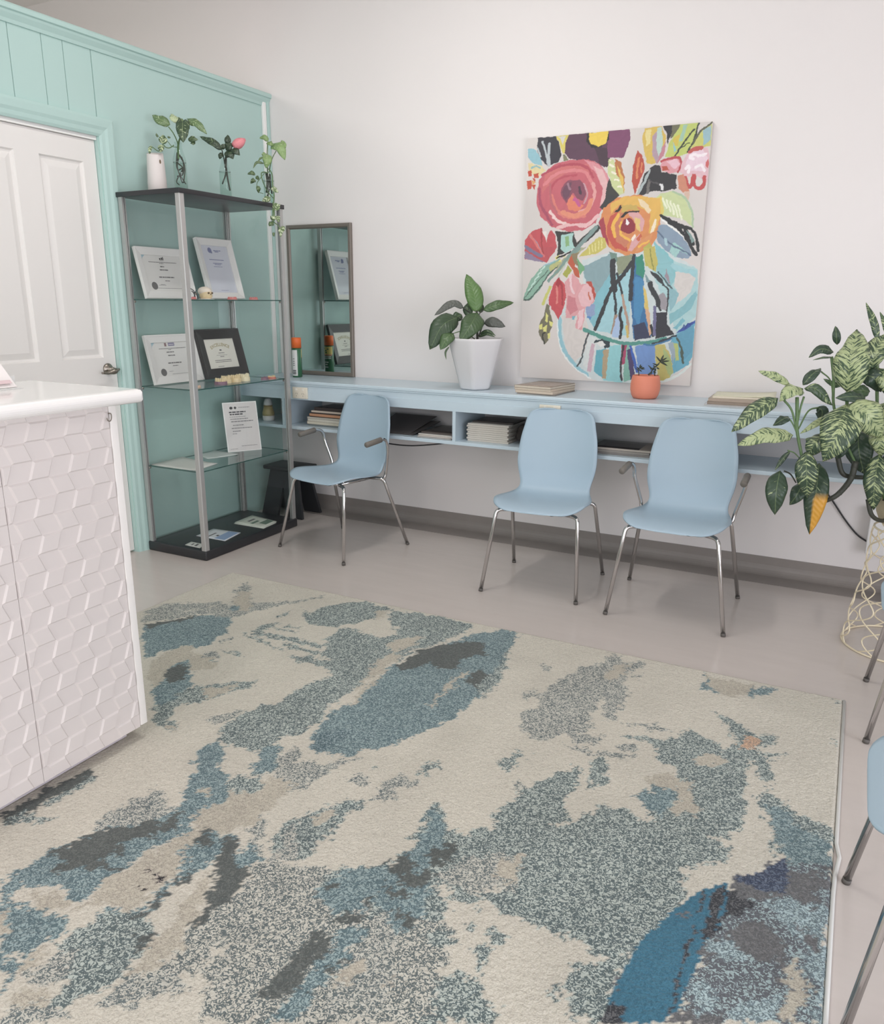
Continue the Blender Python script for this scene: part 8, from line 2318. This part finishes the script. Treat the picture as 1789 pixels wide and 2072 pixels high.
    ('c45040', 0, [0.485,0.636,0.503,0.675,0.544,0.693,0.528,0.635,0.539,0.585,0.597,0.56,0.614,0.535,0.535,0.551,0.493,0.586]),
    ('a83848', 0, [0.436,0.655,0.461,0.676,0.502,0.558,0.46,0.601]),
    ('c87858', 0, [0.552,0.683,0.572,0.692,0.555,0.644,0.565,0.605,0.61,0.574,0.598,0.55,0.54,0.576,0.521,0.635]),
    ('ecb440', 0.018, [0.545,0.679,0.52,0.64,0.531,0.596]),
    ('ecb440', 0.014, [0.561,0.649,0.565,0.605,0.616,0.579]),
    ('d8a0a0', 0, [0.593,0.687,0.647,0.69,0.692,0.651,0.682,0.612,0.654,0.618,0.637,0.652]),
    ('e0c070', 0, [0.636,0.667,0.664,0.661,0.669,0.612,0.647,0.623]),
    ('902838', 0, [0.557,0.62,0.575,0.658,0.608,0.667,0.638,0.647,0.641,0.618,0.607,0.601]),
    ('f0e8e8', 0, [0.592,0.663,0.61,0.648,0.597,0.636,0.586,0.643]),
    ('2c2828', 0, [0.523,0.689,0.556,0.717,0.563,0.707,0.544,0.691]),
    ('2c2828', 0, [0.556,0.669,0.579,0.692,0.661,0.692,0.655,0.685,0.6,0.687,0.574,0.668]),
    ('ecdcc0', 0, [0.745,0.659,0.756,0.654,0.744,0.611,0.724,0.602,0.729,0.626]),
    ('d8a0a0', 0, [0.624,0.574,0.669,0.603,0.678,0.583,0.634,0.535,0.613,0.54]),
    ('f0e0d0', 0, [0.623,0.584,0.642,0.603,0.65,0.593,0.631,0.574]),
    ('c86040', 0, [0.651,0.584,0.676,0.603,0.684,0.593,0.665,0.573]),
    ('d89058', 0, [0.672,0.573,0.744,0.611,0.727,0.572,0.649,0.529]),
    ('ecb440', 0.01, [0.667,0.554,0.72,0.573]),
    ('8498ac', 0, [0.768,0.634,0.828,0.633,0.885,0.594,0.929,0.555,0.951,0.521,0.935,0.502,0.882,0.507,0.805,0.537,0.76,0.582]),
    ('9cc8c4', 0.012, [0.839,0.532,0.856,0.561,0.878,0.541]),
    ('9cc8c4', 0.012, [0.848,0.526,0.866,0.553,0.895,0.535]),
    ('9cc8c4', 0.012, [0.856,0.52,0.876,0.545,0.911,0.529]),
    ('9cc8c4', 0.012, [0.865,0.514,0.886,0.537,0.927,0.523]),
    ('5c7088', 0.008, [0.764,0.611,0.836,0.561,0.947,0.516]),
    ('a4c4cc', 0.014, [0.807,0.581,0.816,0.557]),
    ('e8e8e4', 0.012, [0.779,0.658,0.842,0.623,0.899,0.589,0.929,0.56]),
    ('26272b', 0.018, [0.778,0.67,0.827,0.643,0.869,0.623,0.898,0.598,0.927,0.569,0.972,0.518]),
    ('26272b', 0.014, [0.799,0.658,0.881,0.632,0.949,0.607,0.973,0.568,0.983,0.53]),
    ('26272b', 0.02, [0.909,0.612,0.939,0.579,0.955,0.559]),
    ('7c9894', 0, [0.913,0.612,0.937,0.598,0.96,0.569,0.948,0.564]),
    ('26272b', 0.012, [0.868,0.627,0.922,0.617]),
    ('b4b050', 0, [0.695,0.549,0.728,0.568,0.766,0.523,0.778,0.476,0.709,0.476]),
    ('c0b458', 0, [0.698,0.545,0.753,0.553,0.776,0.496,0.77,0.453,0.728,0.473,0.705,0.511]),
    ('8c8c44', 0.006, [0.728,0.544,0.756,0.463]),
    ('c8bc5c', 0, [0.362,0.522,0.386,0.564,0.444,0.596,0.478,0.591,0.488,0.558,0.443,0.531]),
    ('c8bc5c', 0, [0.333,0.518,0.374,0.549,0.429,0.558,0.499,0.557,0.431,0.534]),
    ('dcd488', 0.006, [0.387,0.56,0.395,0.531]),
    ('dcd488', 0.006, [0.405,0.566,0.413,0.537]),
    ('dcd488', 0.006, [0.424,0.572,0.43,0.542]),
    ('dcd488', 0.006, [0.442,0.578,0.447,0.547]),
    ('dcd488', 0.006, [0.46,0.585,0.464,0.553]),
    ('3a3836', 0, [0.182,0.625,0.294,0.618,0.317,0.575,0.356,0.602,0.434,0.647,0.449,0.628,0.385,0.583,0.318,0.556,0.202,0.521,0.206,0.581]),
    ('a4ccc4', 0, [0.225,0.609,0.294,0.613,0.29,0.575,0.312,0.556,0.251,0.533,0.221,0.552]),
    ('88b078', 0, [0.246,0.604,0.267,0.604,0.276,0.566,0.256,0.557]),
    ('7c9490', 0.022, [0.422,0.634,0.371,0.593,0.319,0.551,0.279,0.523]),
    ('c44c54', 0, [0.005,0.594,0.047,0.627,0.104,0.638,0.134,0.606,0.135,0.578,0.141,0.606,0.161,0.63,0.19,0.605,0.199,0.557,0.167,0.521,0.005,0.523]),
    ('bc4c54', 0, [0.004,0.564,0.201,0.561,0.142,0.497,0.078,0.508,0.006,0.513]),
    ('8c7c98', 0, [0.005,0.549,0.078,0.518,0.138,0.497,0.04,0.51,0.006,0.516]),
    ('9c98a8', 0.012, [0.041,0.603,0.071,0.579,0.109,0.539]),
    ('a4383c', 0.008, [0.104,0.636,0.107,0.578,0.124,0.525]),
    ('e4dcd4', 0, [0.108,0.626,0.136,0.623,0.133,0.587]),
    ('d8706c', 0.012, [0.033,0.613,0.086,0.559,0.124,0.525]),
    ('7c7490', 0.018, [0.01,0.565,0.051,0.545,0.109,0.525]),
    ('88b09c', 0, [0.006,0.338,0.012,0.369,0.052,0.431,0.117,0.482,0.197,0.506,0.225,0.516,0.212,0.491,0.149,0.441,0.107,0.385,0.056,0.343]),
    ('4c6058', 0.008, [0.008,0.34,0.048,0.346,0.106,0.395,0.156,0.446,0.213,0.486]),
    ('bcd8cc', 0.008, [0.035,0.379,0.057,0.395]),
    ('bcd8cc', 0.008, [0.054,0.401,0.076,0.417]),
    ('bcd8cc', 0.008, [0.072,0.423,0.094,0.438]),
    ('bcd8cc', 0.008, [0.091,0.444,0.113,0.46]),
    ('bcd8cc', 0.008, [0.109,0.466,0.131,0.481]),
    ('5c7468', 0.006, [0.01,0.343,0.076,0.405,0.148,0.461]),
    ('b8b878', 0, [0.154,0.477,0.211,0.506,0.234,0.496,0.17,0.461]),
    ('8cb8c8', 0, [0.117,0.482,0.197,0.509,0.161,0.487]),
    ('a8a888', 0, [0.171,0.436,0.233,0.506,0.317,0.55,0.373,0.559,0.333,0.53,0.263,0.491,0.193,0.436]),
    ('7c9890', 0.016, [0.157,0.421,0.214,0.466,0.276,0.521,0.331,0.55]),
    ('bcc8bc', 0.01, [0.216,0.436,0.263,0.496]),
    ('c05838', 0, [0.27,0.496,0.29,0.53,0.32,0.51,0.314,0.481,0.337,0.46,0.347,0.43,0.317,0.441,0.293,0.476]),
    ('70a878', 0, [0.319,0.515,0.364,0.48,0.369,0.465,0.345,0.445,0.329,0.47]),
    ('a8a844', 0, [0.244,0.446,0.271,0.486,0.294,0.466,0.267,0.431]),
    ('8c7c5c', 0, [0.29,0.53,0.332,0.54,0.32,0.505,0.337,0.47,0.306,0.495]),
    ('e0d870', 0, [0.192,0.519,0.214,0.526,0.218,0.516,0.2,0.509]),
    ('e0d870', 0, [0.236,0.521,0.257,0.531,0.251,0.516]),
    ('e0d870', 0, [0.208,0.501,0.226,0.511,0.227,0.496]),
    ('2c2c2c', 0.008, [0.203,0.516,0.247,0.526,0.282,0.54]),
    ('dc9ca0', 0, [0.257,0.415,0.302,0.451,0.332,0.43,0.355,0.405,0.412,0.415,0.444,0.37,0.432,0.33,0.384,0.309,0.384,0.258,0.369,0.212,0.331,0.227,0.343,0.278,0.307,0.262,0.27,0.267,0.273,0.339]),
    ('e4b4b8', 0, [0.337,0.36,0.37,0.405,0.419,0.41,0.441,0.36,0.412,0.315,0.362,0.314]),
    ('cc7c84', 0, [0.279,0.36,0.323,0.35,0.341,0.299,0.299,0.278,0.275,0.308]),
    ('e8c0c4', 0, [0.349,0.294,0.377,0.304,0.374,0.238,0.347,0.216]),
    ('b84838', 0, [0.38,0.415,0.412,0.418,0.444,0.365,0.435,0.34,0.413,0.395]),
    ('c86848', 0.01, [0.401,0.37,0.41,0.345]),
    ('e8c4c8', 0.014, [0.288,0.441,0.298,0.395,0.315,0.37]),
    ('6cb0c0', 0, [0.307,0.27,0.328,0.273,0.326,0.255,0.311,0.257]),
    ('c84850', 0, [0.219,0.436,0.258,0.405,0.268,0.349,0.253,0.298,0.23,0.256,0.202,0.287,0.166,0.323,0.165,0.349,0.188,0.405]),
    ('dc8078', 0.012, [0.211,0.395,0.214,0.329]),
    ('a83840', 0.01, [0.223,0.431,0.24,0.395,0.248,0.319]),
    ('a83038', 0, [0.219,0.436,0.239,0.416,0.218,0.39,0.203,0.405]),
    ('c8c868', 0.018, [0.17,0.395,0.149,0.359,0.129,0.323]),
    ('75705a', 0, [0.151,0.328,0.17,0.318,0.18,0.276,0.197,0.245,0.177,0.203,0.171,0.166,0.145,0.149,0.108,0.202,0.114,0.244,0.139,0.276]),
    ('dcd87c', 0, [0.149,0.286,0.165,0.276,0.159,0.245,0.145,0.25]),
    ('dcd87c', 0, [0.111,0.233,0.133,0.239,0.131,0.213,0.112,0.212]),
    ('dcd87c', 0, [0.134,0.223,0.16,0.234,0.158,0.203,0.139,0.205]),
    ('dcd87c', 0, [0.17,0.255,0.197,0.245,0.19,0.229,0.175,0.234]),
    ('dcd87c', 0, [0.162,0.197,0.18,0.203,0.18,0.176,0.167,0.174]),
    ('34322e', 0.008, [0.145,0.154,0.136,0.191,0.15,0.202])]
# ------------------------------------------------------------------ painting
PW0, PW1, PZ0, PZ1 = -1.762, -0.787, 0.990, 2.282
PYF, PYB = WY - 0.034, WY - 0.0003
art = thing('painting', 'large unframed canvas painting of bright flowers in a glass bowl vase', 'painting', ((PW0 + PW1) / 2, WY, PZ0))
nu, nv = 440, 584
uu = np.linspace(0, 1, nu); vv = np.linspace(0, 1, nv)
U, V_ = np.meshgrid(uu, vv)
asp = (PZ1 - PZ0) / (PW1 - PW0)
shp = U.shape
jit_u = U + 0.006 * (vnoise(shp, 60, 31) - .5) + 0.003 * (vnoise(shp, 150, 32) - .5)
jit_v = V_ + 0.005 * (vnoise(shp, 60, 33) - .5) + 0.0025 * (vnoise(shp, 150, 34) - .5)
def hexlin(h):
    return np.array([lin(int(h[i:i + 2], 16)) for i in (0, 2, 4)])
CAN = np.zeros(shp + (4,)); CAN[..., 3] = 1
g0, g1 = hexlin('d8d0cb'), hexlin('cdc6c2')
tt = vnoise(shp, 5, 40)[..., None]
CAN[..., :3] = g0 * tt + g1 * (1 - tt)
streak = np.random.RandomState(8)
for k, (c, wd, pts) in enumerate(PAINT_SHAPES):
    col = hexlin(c)
    px_, py_ = np.array(pts[0::2]), np.array(pts[1::2])
    pad = 0.03 + wd
    i0, i1 = np.searchsorted(uu, [px_.min() - pad, px_.max() + pad])
    j0, j1 = np.searchsorted(vv, [py_.min() - pad, py_.max() + pad])
    if i1 <= i0 or j1 <= j0:
        continue
    su, sv = jit_u[j0:j1, i0:i1], jit_v[j0:j1, i0:i1]
    if wd == 0:
        m = inside(pts, su, sv)
    else:
        # smooth the stroke and measure the distance to it
        C_ = spline([(x, y, 0) for x, y in zip(px_, py_)], 5)
        m = np.zeros(su.shape, bool)
        for a, b in zip(C_[:-1], C_[1:]):
            ax_, ay_, bx_, by_ = a.x, a.y * asp, b.x, b.y * asp
            dx, dy = bx_ - ax_, by_ - ay_
            L2 = dx * dx + dy * dy + 1e-12
            t = np.clip(((su - ax_) * dx + (sv * asp - ay_) * dy) / L2, 0, 1)
            d = np.hypot(su - ax_ - t * dx, sv * asp - ay_ - t * dy)
            m |= d < wd * 0.5
    # streaky paint: a little lighter and darker along a random brush direction
    an = streak.rand() * 3.14
    w1 = np.sin((su * math.cos(an) + sv * asp * math.sin(an)) * 110 + 9 * vnoise(su.shape, 7, 100 + k)) if min(su.shape) > 3 else np.zeros(su.shape)
    sh = (1 + 0.025 * w1)[..., None]
    sub = CAN[j0:j1, i0:i1, :3]
    sub[m] = np.clip((col * sh)[m], 0, 1)
    CAN[j0:j1, i0:i1, :3] = sub
CAN[..., :3] = CAN[..., :3] * 0.90 + 0.10 * CAN[..., :3].mean(-1, keepdims=True) + 0.012  # haze mixed into the paint colours: greyed and lifted a little
XX = PW0 + (PW1 - PW0) * U
ZZp = PZ0 + (PZ1 - PZ0) * V_
oloc = art.location
co_ = np.stack([XX - oloc.x, np.full(shp, PYF - 0.0004 - oloc.y), ZZp - oloc.z], -1).reshape(-1, 3)
idx = np.arange(nu * nv).reshape(nv, nu)
qf = np.stack([idx[:-1, :-1], idx[:-1, 1:], idx[1:, 1:], idx[1:, :-1]], -1).reshape(-1, 4)
me = bpy.data.meshes.new('painted_front')
me.vertices.add(len(co_)); me.vertices.foreach_set('co', co_.ravel())
me.loops.add(qf.size); me.loops.foreach_set('vertex_index', qf.ravel())
me.polygons.add(len(qf)); me.polygons.foreach_set('loop_start', np.arange(0, qf.size, 4)); me.polygons.foreach_set('loop_total', np.full(len(qf), 4))
me.update()
me.attributes.new('paint', 'FLOAT_COLOR', 'POINT').data.foreach_set('color', CAN.astype(np.float32).ravel())
m = bpy.data.materials.new('acrylic_paint')
m.use_nodes = True
nt = m.node_tree
b = nt.nodes['Principled BSDF']
b.inputs['Roughness'].default_value = 0.5
at = nt.nodes.new('ShaderNodeAttribute'); at.attribute_name = 'paint'
nt.links.new(at.outputs['Color'], b.inputs['Base Color'])
n2 = nt.nodes.new('ShaderNodeTexNoise'); n2.inputs['Scale'].default_value = 60
tc = nt.nodes.new('ShaderNodeTexCoord'); nt.links.new(tc.outputs['Object'], n2.inputs['Vector'])
bp = nt.nodes.new('ShaderNodeBump'); bp.inputs['Strength'].default_value = 0.15; bp.inputs['Distance'].default_value = 0.002
nt.links.new(n2.outputs['Fac'], bp.inputs['Height']); nt.links.new(bp.outputs['Normal'], b.inputs['Normal'])
me.materials.append(m)
o = bpy.data.objects.new('painted_front', me)
COL.objects.link(o)
o.parent = art
wchild(MB().box(PW0, PW1, PYF, PYB, PZ0, PZ1, c=0.002), 'canvas', mat('canvas_edge', (214, 208, 203), 0.7), art)
# ------------------------------------------------------------------ daylight, lamps, camera
def area(name, loc, rot, sx, sy, power, col):
    l = bpy.data.lights.new(name, 'AREA')
    l.shape = 'RECTANGLE'
    l.size, l.size_y = sx, sy
    l.energy = power
    l.color = col
    o = bpy.data.objects.new(name, l)
    COL.objects.link(o)
    o.location = loc
    o.rotation_euler = rot
    return o
area('daylight_shopfront', (-1.3, FY + 0.03, 1.65), (math.radians(-90), 0, math.pi), 3.8, 2.8, 150, (1.0, 0.975, 0.985))
area('daylight_side_window', (RX - 0.03, -0.15, 0.92), (0, math.radians(90), 0), 1.6, 4.8, 215, (0.92, 0.92, 1.0))
area('back_room_lamp', (-5.0, 1.5, 3.3), (0, 0, 0), 1.2, 1.2, 110, (1, 0.96, 0.93))
M_TUBE = bpy.data.materials.new('fluorescent_tube')
M_TUBE.use_nodes = True
nt = M_TUBE.node_tree
bs = nt.nodes['Principled BSDF']
bs.inputs['Emission Color'].default_value = (1, 0.97, 0.93, 1)
bs.inputs['Emission Strength'].default_value = 9.0
M_BATTEN = mat('batten_white', (235, 235, 232), 0.4)
for x, y in ((-1.9, 2.7), (0.6, 1.9), (-1.6, -1.2), (0.6, -1.2)):
    w = MB().box(x - 0.09, x + 0.09, y - 0.65, y + 0.65, CZ - 0.045, CZ + 0.001, c=0.006)
    t = structure('ceiling_light', w, M_BATTEN)
    MB().tube([(x, y - 0.60, CZ - 0.065), (x, y + 0.60, CZ - 0.065)], 0.016, 12).build('tube', M_TUBE, t)
    area('batten_lamp', (x, y, CZ - 0.09), (0, 0, 0), 0.14, 1.2, 36 if x < 0 else 6, (1, 0.97, 0.95))

wd = bpy.data.worlds.new('sky')
S.world = wd
wd.use_nodes = True
bg = wd.node_tree.nodes['Background']
bg.inputs['Color'].default_value = (0.86, 0.93, 1.0, 1)
bg.inputs['Strength'].default_value = 1.0

cam = bpy.data.cameras.new('camera')
co = bpy.data.objects.new('camera', cam)
COL.objects.link(co)
yaw, pit, rol = 0.480303941, -0.262058983, 0.00666446853
r_ = Vector((math.cos(yaw), math.sin(yaw), 0))
f_ = Vector((-math.sin(yaw), math.cos(yaw), 0))
u_ = Vector((0, 0, 1))
f_, u_ = f_ * math.cos(pit) + u_ * math.sin(pit), -f_ * math.sin(pit) + u_ * math.cos(pit)
r_, u_ = r_ * math.cos(rol) + u_ * math.sin(rol), -r_ * math.sin(rol) + u_ * math.cos(rol)
M3 = Matrix((r_, u_, -f_)).transposed()
co.matrix_world = Matrix.Translation((0, 0, 1.42)) @ M3.to_4x4()
cam.sensor_fit = 'VERTICAL'
cam.sensor_height = 24.0
cam.lens = 24.0 * 1591.24 / 2072.0
cam.clip_start = 0.02
S.camera = co
S.view_settings.view_transform = 'Standard'
S.view_settings.look = 'None'
S.view_settings.gamma = 1.0
S.view_settings.use_curve_mapping = False
S.view_settings.exposure = -0.8
S.cycles.max_bounces = 10
S.cycles.diffuse_bounces = 5
S.cycles.glossy_bounces = 5
S.cycles.transmission_bounces = 6
S.cycles.transparent_max_bounces = 24
S.cycles.caustics_reflective = False
S.cycles.caustics_refractive = False
S.cycles.sample_clamp_indirect = 6.0
S.cycles.use_denoising = True
